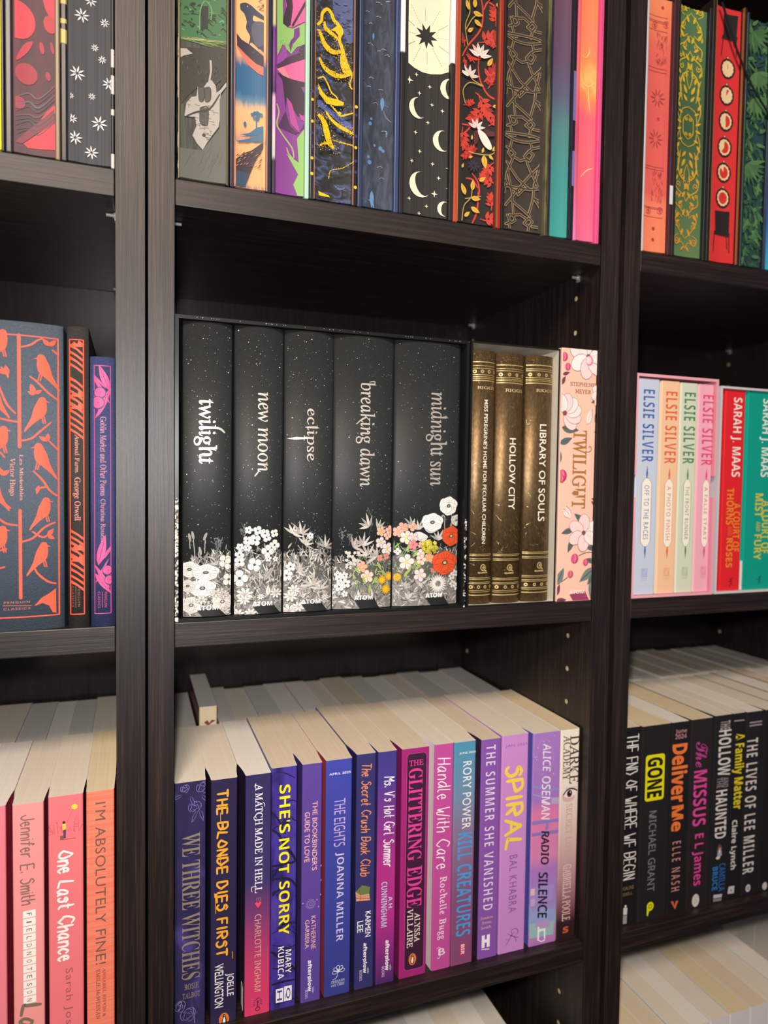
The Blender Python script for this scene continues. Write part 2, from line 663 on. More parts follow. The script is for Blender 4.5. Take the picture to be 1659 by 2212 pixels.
def bookcase(label, x0, i0, i1, x1, ydelta=0.0):
    t = thing('bookcase', label, 'bookcase', (x0 + x1) / 2, 140, FLOOR, 'black-brown bookcases standing side by side')
    for a, c, face, inner in ((x0, i0, i0, 1), (i1, x1, i1, -1)):
        p = MB()
        p.box(a, c, ydelta, 280, FLOOR, 536.5)
        for yh in (36.5, 248):
            for k in range(-3, 60):
                zz = 208.5 - 32.0 * k
                if zz < -1330 or zz > 510:
                    continue
                if inner < 0:
                    p.cyl((face - 0.12, yh, zz), 0, 2.2, 0.2, 1, 10)
                else:
                    p.cyl((face - 0.08, yh, zz), 0, 2.2, 0.2, 1, 10)
        p.build('side_panel', [WOOD_V, HOLE], t, 0.7)
    for z in SHELF_Z:
        s = MB()
        s.box(i0 + 0.4, i1 - 0.4, ydelta + 0.6, 263, z - SH_T, z)
        s.build('top_panel' if z > 500 else 'shelf', WOOD_H, t, 0.7)
    s = MB()
    s.box(i0 + 0.2, i1 - 0.2, 8, 24, FLOOR, -1382.0 - SH_T - 0.3)
    s.build('plinth', WOOD_H, t, 0.7)
    s = MB()
    s.box(i0 + 0.2, i1 - 0.2, 264, 269, -1382, 516)
    s.build('back_panel', BACK, t)
    for xa, d in ((i0, 1), (i1, -1)):
        for yp in (33.5, 246):
            z = 215.5 - SH_T - 2.0
            s = MB()
            s.cyl((xa, yp, z), 0, 1.3, 7 * d, 0, 12)
            s.cyl((xa + 1.0 * d, yp, z), 0, 2.1, 1.2 * d, 0, 12)
            s.box(min(xa, xa + 1.2 * d), max(xa, xa + 1.2 * d), yp - 2.2, yp + 2.2, z - 4, z + 1.6)
            s.build('shelf_pin', PIN, t, 0.2)
    return t

bookcase('black-brown bookcase at the left edge holding cloth-bound classics above pink paperbacks', -392, -374, -10.8, 8.8)
bookcase('black-brown middle bookcase with the starry black boxed set at its centre', 10.8, 28.7, 393.8, 413.2)
bookcase('black-brown bookcase at the right edge with pastel boxed paperbacks and a black row', 418.8, 436.4, 801, 819)

# ------------------------------------------------------------------ book builders
def cover_plan(x0, x1, X0, X1, yf, dep, flare=26.0, rr=1.2):
    """outline seen from above: spine x0..x1 at yf, flaring to X0..X1 further in; returns points and wall tags"""
    left = [(X0, yf + dep), (X0, yf + flare)]
    for t in (0.7, 0.4, 0.18):
        left.append((x0 + (X0 - x0) * t ** 1.6, yf + rr + (flare - rr) * t))
    left += [(x0, yf + rr), (x0 + rr * 0.3, yf + rr * 0.3), (x0 + rr, yf)]
    rgt = [(x1 - rr, yf), (x1 - rr * 0.3, yf + rr * 0.3), (x1, yf + rr)]
    for t in (0.18, 0.4, 0.7):
        rgt.append((x1 + (X1 - x1) * t ** 1.6, yf + rr + (flare - rr) * t))
    rgt += [(X1, yf + flare), (X1, yf + dep)]
    return left, rgt

def paperback(label, group, x0, x1, zb, zt, yf=11, dep=129, spine='#333', left=None, rightc=None, paper='cream', X0=None, X1=None,
              name='paperback_book', cat='book'):
    X0 = x0 if X0 is None else X0
    X1 = x1 if X1 is None else X1
    root = thing(name, label, cat, (x0 + x1) / 2, yf + dep / 2, zb, group)
    DIM[root.name] = (x0, x1, zb, zt)
    sm = spine if not isinstance(spine, str) else C(spine, 0.42)
    lm = sm if left is None else (left if not isinstance(left, str) else C(left, 0.42))
    rm = sm if rightc is None else (rightc if not isinstance(rightc, str) else C(rightc, 0.42))
    l, r = cover_plan(x0, x1, X0, X1, yf, dep)
    outer = l + r
    th = 0.35
    inner = []
    n = len(outer)
    for i, (x, y) in enumerate(outer):
        if i < len(l):
            inner.append((x + th, max(y, yf + th)))
        else:
            inner.append((x - th, max(y, yf + th)))
    m = MB()
    # strip cover: outer walls, inner walls, rims
    nl = len(l)
    for i in range(n - 1):
        a, c = outer[i], outer[i + 1]
        ai, ci = inner[i], inner[i + 1]
        slot = 1 if i < nl - 3 else (2 if i >= nl + 2 else 0)
        m.face([(a[0], a[1], zb), (c[0], c[1], zb), (c[0], c[1], zt), (a[0], a[1], zt)], slot)
        m.face([(ci[0], ci[1], zb), (ai[0], ai[1], zb), (ai[0], ai[1], zt), (ci[0], ci[1], zt)], 3)
        m.face([(a[0], a[1], zt), (c[0], c[1], zt), (ci[0], ci[1], zt), (ai[0], ai[1], zt)], 3)
        m.face([(c[0], c[1], zb), (a[0], a[1], zb), (ai[0], ai[1], zb), (ci[0], ci[1], zb)], 3)
    m.build('cover', [sm, lm, rm, C('#e9e4da', 0.7)], root)
    p = MB()
    pi = [(x + (0.02 if i < nl else -0.02), y + 0.03 if y < yf + dep - 1 else y - 0.6) for i, (x, y) in enumerate(inner)]
    p.prism(pi, zb + 0.2, zt - 0.25)
    p.build('page_block', pages(paper), root)
    return root

def rowbounds(sp, lo=None, hi=None):
    """touching planes between neighbours, from their spine edges"""
    out = []
    for i, (a, c) in enumerate(sp):
        L = (sp[i - 1][1] + a) / 2 if i else (lo if lo is not None else a)
        Rr = (c + sp[i + 1][0]) / 2 if i + 1 < len(sp) else (hi if hi is not None else c)
        out.append((L + 0.06, Rr - 0.06))
    return out

def hard_edge(label, group, x0, x1, p0, p1, zb, zt, bl, br, pg, yf=0.5, dep=150, rim=None, recess=4.0):
    """hardback standing fore-edge outward: two boards, the spine at the back, printed page edges"""
    root = thing('hardback_book', label, 'book', (x0 + x1) / 2, yf + dep / 2, zb, group)
    lm = bl if not isinstance(bl, str) else C(bl, 0.35)
    rm = br if not isinstance(br, str) else C(br, 0.35)
    DIM[root.name] = (p0, p1, zb + 2.6, zt - 2.6)
    tl, tr = min(p0 - x0, 4.0), min(x1 - p1, 4.0)
    for k, (a, c, mm, nm) in enumerate(((x0, x0 + tl, lm, 'front_board'), (x1 - tr, x1, rm, 'back_board'))):
        m = MB()
        m.box(a, c, yf, yf + dep, zb, zt)
        board = m.build(nm, mm, root, min(0.9, (c - a) * 0.35), 3)
        if rim:                                            # foil line along the board's edge
            q = MB()
            e = c - 0.5 if k == 0 else a + 0.1
            q.box(e - 0.15, e + 0.45, yf - 0.08, yf + 2, zb + 0.8, zt - 0.8)
            q.build('board_edge_foil', C(rim, 0.3, 0.5), board)
    m = MB()
    m.box(x0 + tl, x1 - tr, yf + dep - 3, yf + dep, zb, zt)
    m.build('spine', lm, root)
    pts = [(x0 + tl + 0.05, yf + dep - 3.1)]
    n = 10
    for i in range(n + 1):
        t = i / n
        pts.append((p0 + (p1 - p0) * t, yf + recess + 1.1 * math.sin(math.pi * t)))
    pts[1] = (x0 + tl + 0.05, yf + recess)
    pts[-1] = (x1 - tr - 0.05, yf + recess)
    pts.append((x1 - tr - 0.05, yf + dep - 3.1))
    m = MB()
    m.prism(pts, zb + 2.6, zt - 2.6)
    m.build('page_block', pg if not isinstance(pg, str) else C(pg, 0.6), root)
    w = lambda x: yf + recess + 1.1 * math.sin(math.pi * min(max((x - p0) / (p1 - p0), 0), 1)) - 0.25
    return root, w, (p0 + 0.1, p1 - 0.1, zb + 2.7, zt - 2.7)

def round_spine(label, group, x0, x1, zb, zt, yf, dep, mat, k=4.0, paper='cream', name='hardback_book', square=2.5, mats=None):
    """hardback standing spine outward with a rounded spine"""
    root = thing(name, label, 'book', (x0 + x1) / 2, yf + dep / 2, zb, group)
    DIM[root.name] = (x0, x1, zb, zt)
    xm, hw = (x0 + x1) / 2, (x1 - x0) / 2
    w = lambda x: yf + k * min(abs((x - xm) / hw), 1) ** 2.6
    pts = [(x0, yf + dep)]
    n = 24
    for i in range(n + 1):
        x = x0 + (x1 - x0) * i / n
        pts.append((x, w(x)))
    pts.append((x1, yf + dep))
    inner = [(x1 - 2.4, yf + dep), (x1 - 2.4, yf + k + 3)] + [(x0 + 2.4 + (x1 - x0 - 4.8) * (1 - i / 8), yf + 2.5 + k * abs(1 - 2 * i / 8) ** 2.6) for i in range(1, 8)] + [(x0 + 2.4, yf + k + 3), (x0 + 2.4, yf + dep)]
    m = MB()
    m.prism(pts + inner, zb, zt, 0)
    o = m.build('cover', mat, root)
    for i, p in enumerate(o.data.polygons):
        p.use_smooth = 1 <= i <= n
    m = MB()
    m.prism([(x0 + 2.5, yf + dep - 4), (x0 + 2.5, yf + k + 3.2)] + [(x0 + 2.5 + (x1 - x0 - 5) * i / 8, yf + 2.7 + k * abs(1 - 2 * i / 8) ** 2.6) for i in range(1, 8)]
            + [(x1 - 2.5, yf + k + 3.2), (x1 - 2.5, yf + dep - 4)], zb + square, zt - square)
    m.build('page_block', pages(paper), root)
    return root, w

def slipcase(label, x0, x1, zb, zt, yf, dep, mat, inner_mat, th=2.2, notch=None, group=None):
    root = thing('slipcase', label, 'slipcase', (x0 + x1) / 2, yf + dep / 2, zb, group)
    def wall(nm, *bx, mi=mat, inn=None, side=0):
        m = MB()
        m.box(*bx)
        if inn is not None:
            m.m[inn] = 1
        m.build(nm, [mi, inner_mat], root)
    if notch:
        z0, z1, d = notch
        for a, c, nm, inn in ((x0, x0 + th, 'left_wall', 1), (x1 - th, x1, 'right_wall', 3)):
            m = MB()
            for bx in ((yf, yf + dep, zb, z0), (yf, yf + dep, z1, zt), (yf + d, yf + dep, z0, z1)):
                m.box(a, c, *bx)
            for i in (inn, inn + 6, inn + 12):
                m.m[i] = 1
            m.build(nm, [mat, inner_mat], root)
    else:
        wall('left_wall', x0, x0 + th, yf, yf + dep, zb, zt, inn=1)
        wall('right_wall', x1 - th, x1, yf, yf + dep, zb, zt, inn=3)
    wall('top_wall', x0 + th, x1 - th, yf, yf + dep, zt - th, zt, inn=5)
    wall('bottom_wall', x0 + th, x1 - th, yf, yf + dep, zb, zb + th, inn=4)
    wall('back_wall', x0 + th, x1 - th, yf + dep - th, yf + dep, zb + th, zt - th, inn=0)
    return root

# ------------------------------------------------------------------ upper shelf, middle bookcase: fore-edges outward
GT = 'decorated hardbacks with their page edges outward on the upper shelf'
Zb = 215.7
gp = lambda p: min(max((p[1] - Zb) / 233.3, 0), 1)     # height of a printed point as a share of the page edge
X = lambda p: p[0]
def edges(*px):
    return [p[0] for p in px]

# x positions of every board and page block, read at the shelf line
B = edges((30.7,210.6),(31.9,210.5),(65,213.1),(68.1,213.2),(71,213.7),(92.3,214.7),(97.1,213.3),(100.9,213.5),(123.3,214.2),(126.7,214))
D = edges((127.2,211.7),(132,211.6),(161.2,213.5),(165,213.2),(170.1,213.2),(194,215),(199.5,214.9),(207.3,215.2),(243.3,217),(248.8,216.1))
E_ = edges((247.7,213.4),(254.3,213.8),(285.8,214.8),(291.6,213.6),(295,213.6),(329.8,214.8),(338.1,214.9),(338.4,214.9),(357.9,214.5),(363.5,214.2),(367.1,213.7),(384.8,214.4),(390.8,214.1))
rows = [
 ('castle', B[0], B[1], B[2], B[3] - 0.9), ('hare', B[3] - 0.6, B[4], B[5], B[6] + 1), ('petal', B[6] + 1.3, B[7], B[8], B[9]),
 ('marble', B[9] + .3, D[1], D[2], D[3]), ('ocean', D[3] + .3, D[4], D[5], D[6]), ('moon', D[6] + .3, D[7], D[8], E_[0] - .2),
 ('acanthus', E_[0], E_[1], E_[2], E_[3]), ('lattice', E_[3] + .3, E_[4], E_[5], E_[6]), ('teal', E_[6] + .3, E_[7] + 1.2, E_[8], E_[9]),
 ('sunset', E_[9] + .3, E_[10], E_[11], E_[12])]
K = {r[0]: r[1:] for r in rows}

def topbook(key, label, bl, br, pg, zt=449.0, **kw):
    x0, p0, p1, x1 = K[key]
    return hard_edge(label, GT, x0, x1, p0, p1, Zb, zt, bl, br, pg, **kw)

# 1 stone house
r, w, cl = topbook('castle', 'hardback with a dark grey painted page edge of a ruined stone house',
                   noise_mat('ink_scribble_board', [(0.47, '#151516'), (0.5, '#8f8f8b')], (400, 100, 70), 4, 0.4, interp='CONSTANT'), '#151516',
                   noise_mat('charcoal_washed_edge', [(0.35, '#3d3d3a'), (0.7, '#56564f')], (500, 20, 40), 5, 0.7), rim='#8a7a4a')
a = Art(r, 'painted_edge', 0, w, clip=cl)
a.poly([(32.3,371.8),(66,380.6),(65.9,318.3),(49.5,315.7),(32.7,315.2)], '#3f6b45')
for i in range(70):
    q = [(32.7,342.7)], [(65.9,320.8)]
    x = rnd.uniform(q[0][0][0], q[1][0][0]); z = rnd.uniform(q[1][0][1], q[0][0][1] + 8)
    a.stroke([(x, z), (x + rnd.uniform(-2, 3), z + rnd.uniform(-1, 2)), (x + rnd.uniform(-1, 5), z + rnd.uniform(-3, 1))], rnd.uniform(.4, 1.6), rnd.choice(['#2b3a2c', '#1f2a20', '#32322e', '#55a068', '#2e2e2b']), taper=.7)
a.poly([(46.6,341.9),(52.2,343.2),(51.9,326.9),(46.3,327)], '#2c2f2a')
a.stroke([(46.3,325.6),(46.6,339.1),(50.1,346.2),(54.4,341.6),(54.1,333.8)], .7, '#6f9a5e')
for k in range(12):
    a.stroke([(p[0], p[1] - rnd.uniform(-3, 3)) for p in [(33.1,317),(47.4,317),(64.8,317.9)]], rnd.uniform(.2, .5), rnd.choice(['#8f9a58', '#556b46', '#a8a86a']), taper=.8)
a.poly([(32.4,309.8),(45.3,312),(60.2,316),(65.9,313.7),(66,293.6),(59.6,285.1),(61.7,292.7),(54.6,285.5),(45.4,285.1),(37.7,276.5),(33.2,270)], '#383733')
for _ in range(90):
    p, q = (33.1,309.3),(65.3,289.2)
    x, z = rnd.uniform(p[0], q[0]), rnd.uniform(q[1], p[1])
    a.stroke([(x, z), (x + rnd.uniform(-1.5, 1.5), z + rnd.uniform(-3, 3))], rnd.uniform(.2, .5), rnd.choice(['#252522', '#252522', '#77736c', '#1d1d1b']), False, .6)
STONE = '#a8a199'
a.poly([(32.8,308.5),(36.9,309.4),(41.4,306.9),(35.5,304.2),(32.9,302.2)], STONE)
a.poly([(53.1,305.2),(54.6,304.8),(54.9,298.4),(53.5,288.9),(52.1,289),(53.5,296.7)], STONE)
a.poly([(35.6,262),(37,271.4),(40.5,276.3),(44,277.7),(44.8,284.3),(49.6,285.6),(51,288.4),(54.6,291.2),(57.4,287.6),(58.2,282.7),(61,285.4),(66,292.9),(66.4,290.1),(61,282.5),(60.7,272.4),(60.5,264.5),(59.7,258.6),(54.7,251.2),(50.8,244.8),(48.5,240.4),(44.4,244.4),(41.2,249.5),(44,256.4),(43,262.6),(39.1,262.3)], STONE)
for p in ([(45.4,283.7),(48.9,285.1),(49.3,278.8),(48.4,275),(46.1,275.3)], [(50,284.6),(53.5,285.3),(53.9,278.3),(52.5,275.5),(50.2,275.8)], [(46.8,269.8),(51.8,271.4),(52,260),(50.4,258),(47.6,258.5),(46.5,261.9)]):
    a.stroke(p + p[:1], .9, '#35342f'); a.poly(p, '#4d4b46')
a.stroke([(37.4,262.3),(44,266.4),(53.2,270.3),(60.3,281.7)], 1.5, '#33322e', taper=.4)
a.ell((49.3,251), 1.3, 1.3, '#3a3935')
for k in range(26):
    p, q = (37,273.5),(59.7,247.8)
    z = p[1] + (q[1] - p[1]) * k / 26
    x = rnd.uniform(p[0], q[0] - 4)
    a.stroke([(x, z), (x + rnd.uniform(1.5, 5), z - .2)], .28, '#3c3b37', False)
    if k % 2:
        a.stroke([(x + 1, z), (x + 1, z - 2)], .25, '#3c3b37', False)
a.poly([(32.5,238.8),(48.3,240.1),(51.1,244.1),(60.4,257.3),(60.3,278.1),(66.1,289.3),(66.4,214.1),(32.2,208.9)], '#5a5a54')
for k in range(14):
    p, q = (35,237.8),(64.9,217.6)
    x = p[0] + (q[0] - p[0]) * rnd.random(); z = rnd.uniform(q[1], p[1])
    a.stroke([(x, z), (x + 3, z + 5), (x + 5, z + 12)], .3, '#47463f', taper=.8)

# 2 hare
r, w, cl = topbook('hare', 'hardback with a painted page edge of a dark hare above orange and blue water', '#2a2634', '#232230',
                   grad_mat('dusk_sky_edge', [(0, '#3a5f78'), (gp((82.5,221.8)), '#e9a06a'), (gp((82.4,250.3)), '#f0a673'), (gp((82.4,254)), '#b08a7c'), (gp((82.3,260.5)), '#eda472'), (gp((82.2,275.1)), '#f2ad76'), (gp((82.2,281.7)), '#5f7f92'), (gp((82.2,287.5)), '#2e5f86'), (gp((82,307.8)), '#2f6088'), (gp((82,314.3)), '#d99c78'), (gp((81.9,325.8)), '#f5b477'), (1, '#f2ae70')], 233, noise=.05), rim='#c58a7c')
a = Art(r, 'painted_edge', 0, w, clip=cl)
a.poly([(72.4,320.8),(79,316.5),(88,311.2),(94,307.4),(94.4,300.9),(88,303.2),(80.6,308.2),(72.8,318.8)], '#d9705c')
a.poly([(72.4,328.4),(76.1,324.9),(82,322.9),(87.9,319.2),(94.5,314.1),(94.3,307.5),(87.2,309.6),(79.1,315.1),(72.8,319.8)], '#3b3440')
HARE = '#3a4156'
a.poly(smooth_path([(74.8,349.7),(76.3,351.1),(79.2,352.2),(83.3,351),(87,348.3),(93,344.3),(93.3,342.1),(89.2,343.1),(84.8,344.5),(84.4,340.8),(87,340.4),(91.1,340.6),(94.9,336),(94.7,314.8),(91.3,317.4),(87.9,321.4),(83.4,324.7),(81.2,322.4),(82.3,328.8),(79.3,333.9),(79.8,339),(77.8,344.3),(75.2,346.2)], 3, True), HARE)
a.poly(smooth_path([(83.4,336.3),(87,340.4),(92.2,339.8),(94.9,333.8),(93.8,326.3),(87.9,322.1),(84.1,328.5)], 3, True), '#56586a')
a.poly([(87.9,320.6),(90.1,320.4),(94.3,316.2),(94.3,314)], '#e8a070')
a.ell((80.3,349.8), .5, .5, '#c9a080')
for k in range(30):
    p, q = (86.9,355.9),(94.8,348.4)
    x, z = rnd.uniform(p[0], q[0]), rnd.uniform(q[1], p[1])
    a.stroke([(x, z), (x + 2, z + rnd.uniform(-1, 2))], .3, '#6b5560', False)
for k in range(160):
    p, q = (83.3,338.4),(94.3,316.9)
    a.ell((rnd.uniform(p[0], q[0]), rnd.uniform(q[1], p[1])), .14, .14, '#7c7e90', n=5)
TREE = '#3d6784'
c = (87.3,271.7)
for k in range(26):
    t = rnd.uniform(0, 6.28); rr = rnd.uniform(1, 3.6)
    a.ell((c[0] + rr * math.cos(t) * 1.05, c[1] + rr * math.sin(t)), 1.3, 1.2, rnd.choice([TREE, '#35607e', '#4a7490']), n=9)
a.stroke([(87.1,269.5),(87.1,262.9)], .9, TREE)
c = (78.8,264.3)
a.ell(c, 1.2, 1.9, TREE)
a.poly([(75.7,256.1),(82.3,258.7),(87.5,263.3),(93.9,265.2),(93.5,259.3),(83.8,256.4)], TREE)
a.poly([(72.1,250.7),(80.9,254.1),(93.9,260.4),(93.6,253.4),(83.8,252.4),(75,250.1)], '#44687f')
a.poly([(72.1,237.6),(78,243),(83.9,246.2),(90.6,251.8),(93.7,253.2),(91.7,247.6),(86.9,239.4),(82.5,228.4),(81,223.7),(77.7,217.4),(72.2,215.4)], '#3a3238')
for k in range(70):
    p, q = (72.1,244.2),(89.9,232.5)
    x = rnd.uniform(p[0], q[0]); z = rnd.uniform(q[1], p[1])
    a.stroke([(x, z), (x + 1.5, z + 1.2)], .35, rnd.choice(['#6a4c48', '#2d2930', '#d08a68']), False)
a.poly([(72.2,229.6),(82.5,228.4),(78.1,215.9),(93.8,218.4),(93.8,216.1),(72.2,212.9)], '#34455a')
for k in range(26):
    p, q = (78.1,216.7),(93.4,227.2)
    x = p[0] + (q[0] - p[0]) * k / 25
    a.stroke([(x, p[1] - 2), (x + rnd.uniform(-.5, 1), p[1] + rnd.uniform(1, 5))], .35, '#39414f', False, .6)

# 3 petals
r, w, cl = topbook('petal', 'hardback with a purple, pink and lime green abstract petal page edge', grad_mat('banded_board', [(0, '#3a2a3e'), (gp((98.7,240)), '#3a2a3e'), (gp((98.7,243.6)), '#b8b9b0'), (gp((98.6,259)), '#d8c0c4'), (gp((98.6,264.8)), '#e0aac8'), (gp((98.4,286)), '#dba2c4'), (gp((98.4,290.3)), '#4a2a58'), (gp((98.2,312.1)), '#7c3a8a'), (gp((98.1,336.7)), '#632f78'), (gp((98,339.6)), '#bdb58c'), (1, '#c4bc94')], 233), '#a9d2bd', '#7b3b84')
a = Art(r, 'painted_edge', 0, w, clip=cl)
GREEN, BLK, PUR = '#86b262', '#332733', '#7b3a85'
a.poly([(101.6,388.5),(106.2,389.7),(106.7,343.8),(110.4,341.6),(114.6,341.8),(121.1,346.1),(126.1,349.5),(126.3,333.2),(117.4,328.6),(113.2,322.9),(108.2,326.6),(106.6,328.4),(102.5,318.7)], GREEN)
a.poly([(106,389.7),(126.1,394.9),(126.1,349.5),(118,345.4),(114.2,342.3),(110.4,342.1)], '#d75b94')
a.poly([(107.9,366.1),(113.6,363.1),(114.2,357.4),(112.6,343.8),(110.4,341.9),(106.7,343.5),(106.9,347.6),(109.5,357)], BLK)
a.poly([(113.4,344.3),(124.8,366.5),(126.4,365.4),(114.2,342.3)], BLK)
a.poly([(115.3,341.4),(119.2,343.8),(119.6,337.2),(114.3,330.1),(112.8,323.9),(111.4,328.7),(112.7,332.7),(115,335.5)], '#6b2f78')
a.poly([(102.6,316.5),(108.2,329.5),(110.5,320.5),(104.5,313.3),(102.2,311.3)], '#8a4696')
a.poly([(101.8,312),(112.1,320.8),(119,324.5),(118.9,327.5),(125.1,333.3),(126,322.3),(109.8,313.7),(103,309.6)], '#453044')
a.poly([(102.2,309.1),(113.6,316),(125.2,321.4),(125.8,303.3),(112.2,304.6)], '#e0608f')
a.poly([(102.2,309.1),(107.5,312.1),(112.2,304.6),(107.6,305.1)], '#ea7f8f')
a.poly([(102.6,306.6),(112.2,304.6),(125.8,303.3),(125.7,281.2),(118.6,277.6),(110,290.8),(109.3,281),(106.5,302.6)], BLK)
a.poly([(110,290.4),(113.9,286.4),(120.3,265.2),(113.2,271.4)], '#a9458c')
a.poly([(119.4,280),(125.2,276.6),(124.9,274.3),(121,275.1)], '#a9458c')
a.poly([(120.7,299.6),(125.6,299.9),(125.5,291.6)], '#8c3f8f')
a.poly([(109.3,280.3),(110.9,274.7),(113.3,269.2),(119.5,265.1),(125.6,277.4),(125.3,271.4),(117.2,263.9),(103.3,267.3)], '#4a2c4d')
a.poly([(126.4,273.1),(118,261.1),(119.5,243.3),(110.3,248.5),(114.3,242.1),(119.1,234.3),(115.5,226.2),(118.5,219.1),(116.4,214.3),(124.6,213.3),(126.2,215.8)], GREEN)
a.poly([(116.4,263.8),(119,244),(114.2,248.4),(106.4,262.7)], PUR)
a.stroke([(102.4,283.4),(104.1,277.8),(102.5,268.7),(106.4,262.7),(114.2,253.7),(115.8,246.5)], 1.2, '#9aa864', taper=.3)
a.stroke([(110.3,253),(111.9,248.8),(115.4,245.6)], 1.0, '#9aa864', taper=.3)
for k in range(150):
    p, q = (102.8,332),(121.3,322.8)
    a.ell((rnd.uniform(p[0], q[0]), rnd.uniform(q[1], p[1])), .16, .16, rnd.choice(['#4a3350', '#93c668']), n=5)

# 4 yellow and black
r, w, cl = topbook('marble', 'hardback with a black page edge splashed with yellow ridges and blue shadows', '#26232c', '#1d1b22',
                   noise_mat('blue_black_marbled_edge', [(.3, '#1a1b1c'), (.5, '#26282b'), (.58, '#3a425e'), (.66, '#4a5684'), (.75, '#2a2d33')], (110, 30, 160), 6, .6, distort=1.2), rim='#c78c62')
a = Art(r, 'painted_edge', 0, w, clip=cl)
YEL = '#f0bb14'
def splash(pts, wd, n=0, taper=.6, col=YEL):
    wd *= 1.9 if wd > 1 else 1.4
    n = int(n * 1.5)
    a.stroke(pts, wd, col, taper=taper)
    q = smooth_path(pts, 8)
    for _ in range(n):
        c_ = rnd.choice(q)
        d_ = rnd.gauss(0, wd * .7), rnd.gauss(0, wd * .7)
        a.ell((c_[0] + d_[0], c_[1] + d_[1]), rnd.uniform(.12, .4), rnd.uniform(.12, .4), rnd.choice([col, col, '#1d1d1c', '#9a8a3a']), rnd.random() * 3, 6)
a.poly([(142.2,400.4),(160.6,405.2),(161.8,340.9),(157.1,341.4),(152.8,348.3),(146,359.3)], '#4c5684')
for k in range(60):
    p, q = (143.4,369.6),(161.4,339.2)
    x, z = rnd.uniform(p[0], q[0]), rnd.uniform(q[1], p[1])
    a.stroke([(x, z), (x + 1.5, z + rnd.uniform(-1, 1)), (x + 3, z)], rnd.uniform(.3, 1), rnd.choice(['#22252a', '#2c3147', '#6a74a4', '#1f2023']), taper=.8)
a.poly([(133.4,292.4),(135.9,292.9),(149.3,285.2),(161.3,278.7),(161.7,274.8),(156.2,275.4),(144.3,283.5),(133.5,288.5)], '#4c5c96')
splash([(133.5,348.6),(136.1,352.3),(136.9,357.9),(140.6,362),(143.9,360),(146,355.4),(149.4,352.6),(152.4,348.2),(150.4,342.3),(152.5,336.4),(155.1,328.3),(158.2,321.1),(161.2,315.4)], 1.5, 30, .3)
splash([(161.2,315.4),(159.2,310.2),(160.1,306.4),(162.5,305.3)], .8, 8)
a.poly([(143.6,347),(148.6,351.3),(152.4,349),(152.7,346.7),(150,339.8),(150.3,343.8),(147,347)], YEL)
splash([(138.6,352.1),(139.5,347.6),(145.3,344.3),(149.5,341.3)], 1.6, 60)
splash([(133.6,344.7),(136.3,339.9),(138.8,335),(143.8,331.4),(148.8,331.3),(153,333.4)], 2.2, 130)
splash([(153.4,333.5),(153.1,324.7),(155.7,317.4),(159.1,315.7)], 2.6, 130)
splash([(134,323),(138.1,316.9),(144.8,313.5),(151.5,313),(158.3,315.1)], 2.0, 150)
splash([(133.1,306.8),(137.4,308.9),(140.8,304.9),(143.7,299.2),(147.9,296.4),(149.2,293.9)], .8, 10, .2)
a.poly([(133,303.3),(136.7,297.8),(140.9,294.7),(148.4,294.6),(153.9,293.2),(153.5,290.8),(146.8,289.5),(140.1,289.8),(134.2,295.7)], YEL)
splash([(133.4,300.2),(139.2,293.5),(145.9,291.7),(153.5,292.4)], 2.0, 60)
splash([(143.4,288.9),(147.6,285.7),(151,282.4),(156.1,284.1),(162.4,286.5)], .9, 20, .3)
a.ell((150.3,284.2), 1.4, 1.2, YEL)
splash([(133.2,279.8),(137.7,276),(140.3,267.8),(142.5,261),(145.9,256.9)], 2.6, 170)
splash([(139.3,282.9),(144.4,277.2),(152,273),(157.9,270.9),(162.2,269.3)], 1.5, 120)
splash([(133.4,255.5),(138.7,258.8),(143.8,258.1)], 1.0, 80)
splash([(144.5,262.2),(152.1,261.1),(159.8,260.1),(162.4,256.5)], .5, 50)
splash([(141.5,232.3),(143.5,239),(152.3,242),(161.6,248.3)], .3, 40, .2)
a.poly([(133.2,221.5),(137.5,220.6),(141.7,219.6),(145.1,215.3),(140,215.4),(134.2,216.1)], YEL)
splash([(145.8,228.2),(150,225.7),(154.2,227.1)], 1.0, 10, .6, '#5a6690')
# dots on the boards
q = MB()
for z_ in range(7):
    pz = Zb + 12 + z_ * 11 + rnd.uniform(-3, 3)
    q.cyl((K['marble'][3] - 1.5, .42, pz), 1, rnd.uniform(1, 1.5), .12, rnd.choice([0, 0, 1]), 9)
    q.cyl((K['marble'][0] + 1.8, .42, pz + 5), 1, rnd.uniform(.9, 1.4), .12, rnd.choice([0, 1, 1]), 9)
q.build('board_specks', [C(YEL, .4), C('#34356e', .4)], r)

# 5 deep ocean
r, w, cl = topbook('ocean', 'hardback with a deep blue page edge of whales and sea foam between navy boards', '#323b56', '#3b4870',
                   noise_mat('deep_sea_edge', [(.3, '#252a33'), (.5, '#313846'), (.66, '#414b5e'), (.8, '#39435c')], (200, 20, 60), 6, .6, distort=.8))
a = Art(r, 'painted_edge', 0, w, clip=cl)
SEA = '#5d85b0'
for p, ang, ln in (((186.5,305.2), -1.6, 11), ((178.4,353.3), -1.6, 6), ((190.4,279.2), -1.7, 5)):
    a.leaf(p, ang, ln, ln * .3, SEA)
a.stroke([(187.5,294.9),(189.8,289.7),(195.2,285.8)], 1.0, '#56708f', taper=.5)
a.stroke([(188.8,299.2),(191.4,298.1)], .9, SEA, taper=.6)
a.leaf((178.5,231.6), -1.55, 14, 3.6, SEA)
a.stroke([(175.8,223.9),(179.3,222.8),(180.7,216.5)], 1.2, SEA, taper=.5)
for p, rx in (((176.5,283.1), 1.4), ((177.4,286.9), 1.0), ((185.3,265.3), 1.6), ((187.5,263.6), 1.3), ((176.3,253.2), 1.7), ((175.3,257.1), 1.2), ((180.4,266.9), 1.0)):
    a.ell(p, rx, rx * 1.1, '#5678a4')
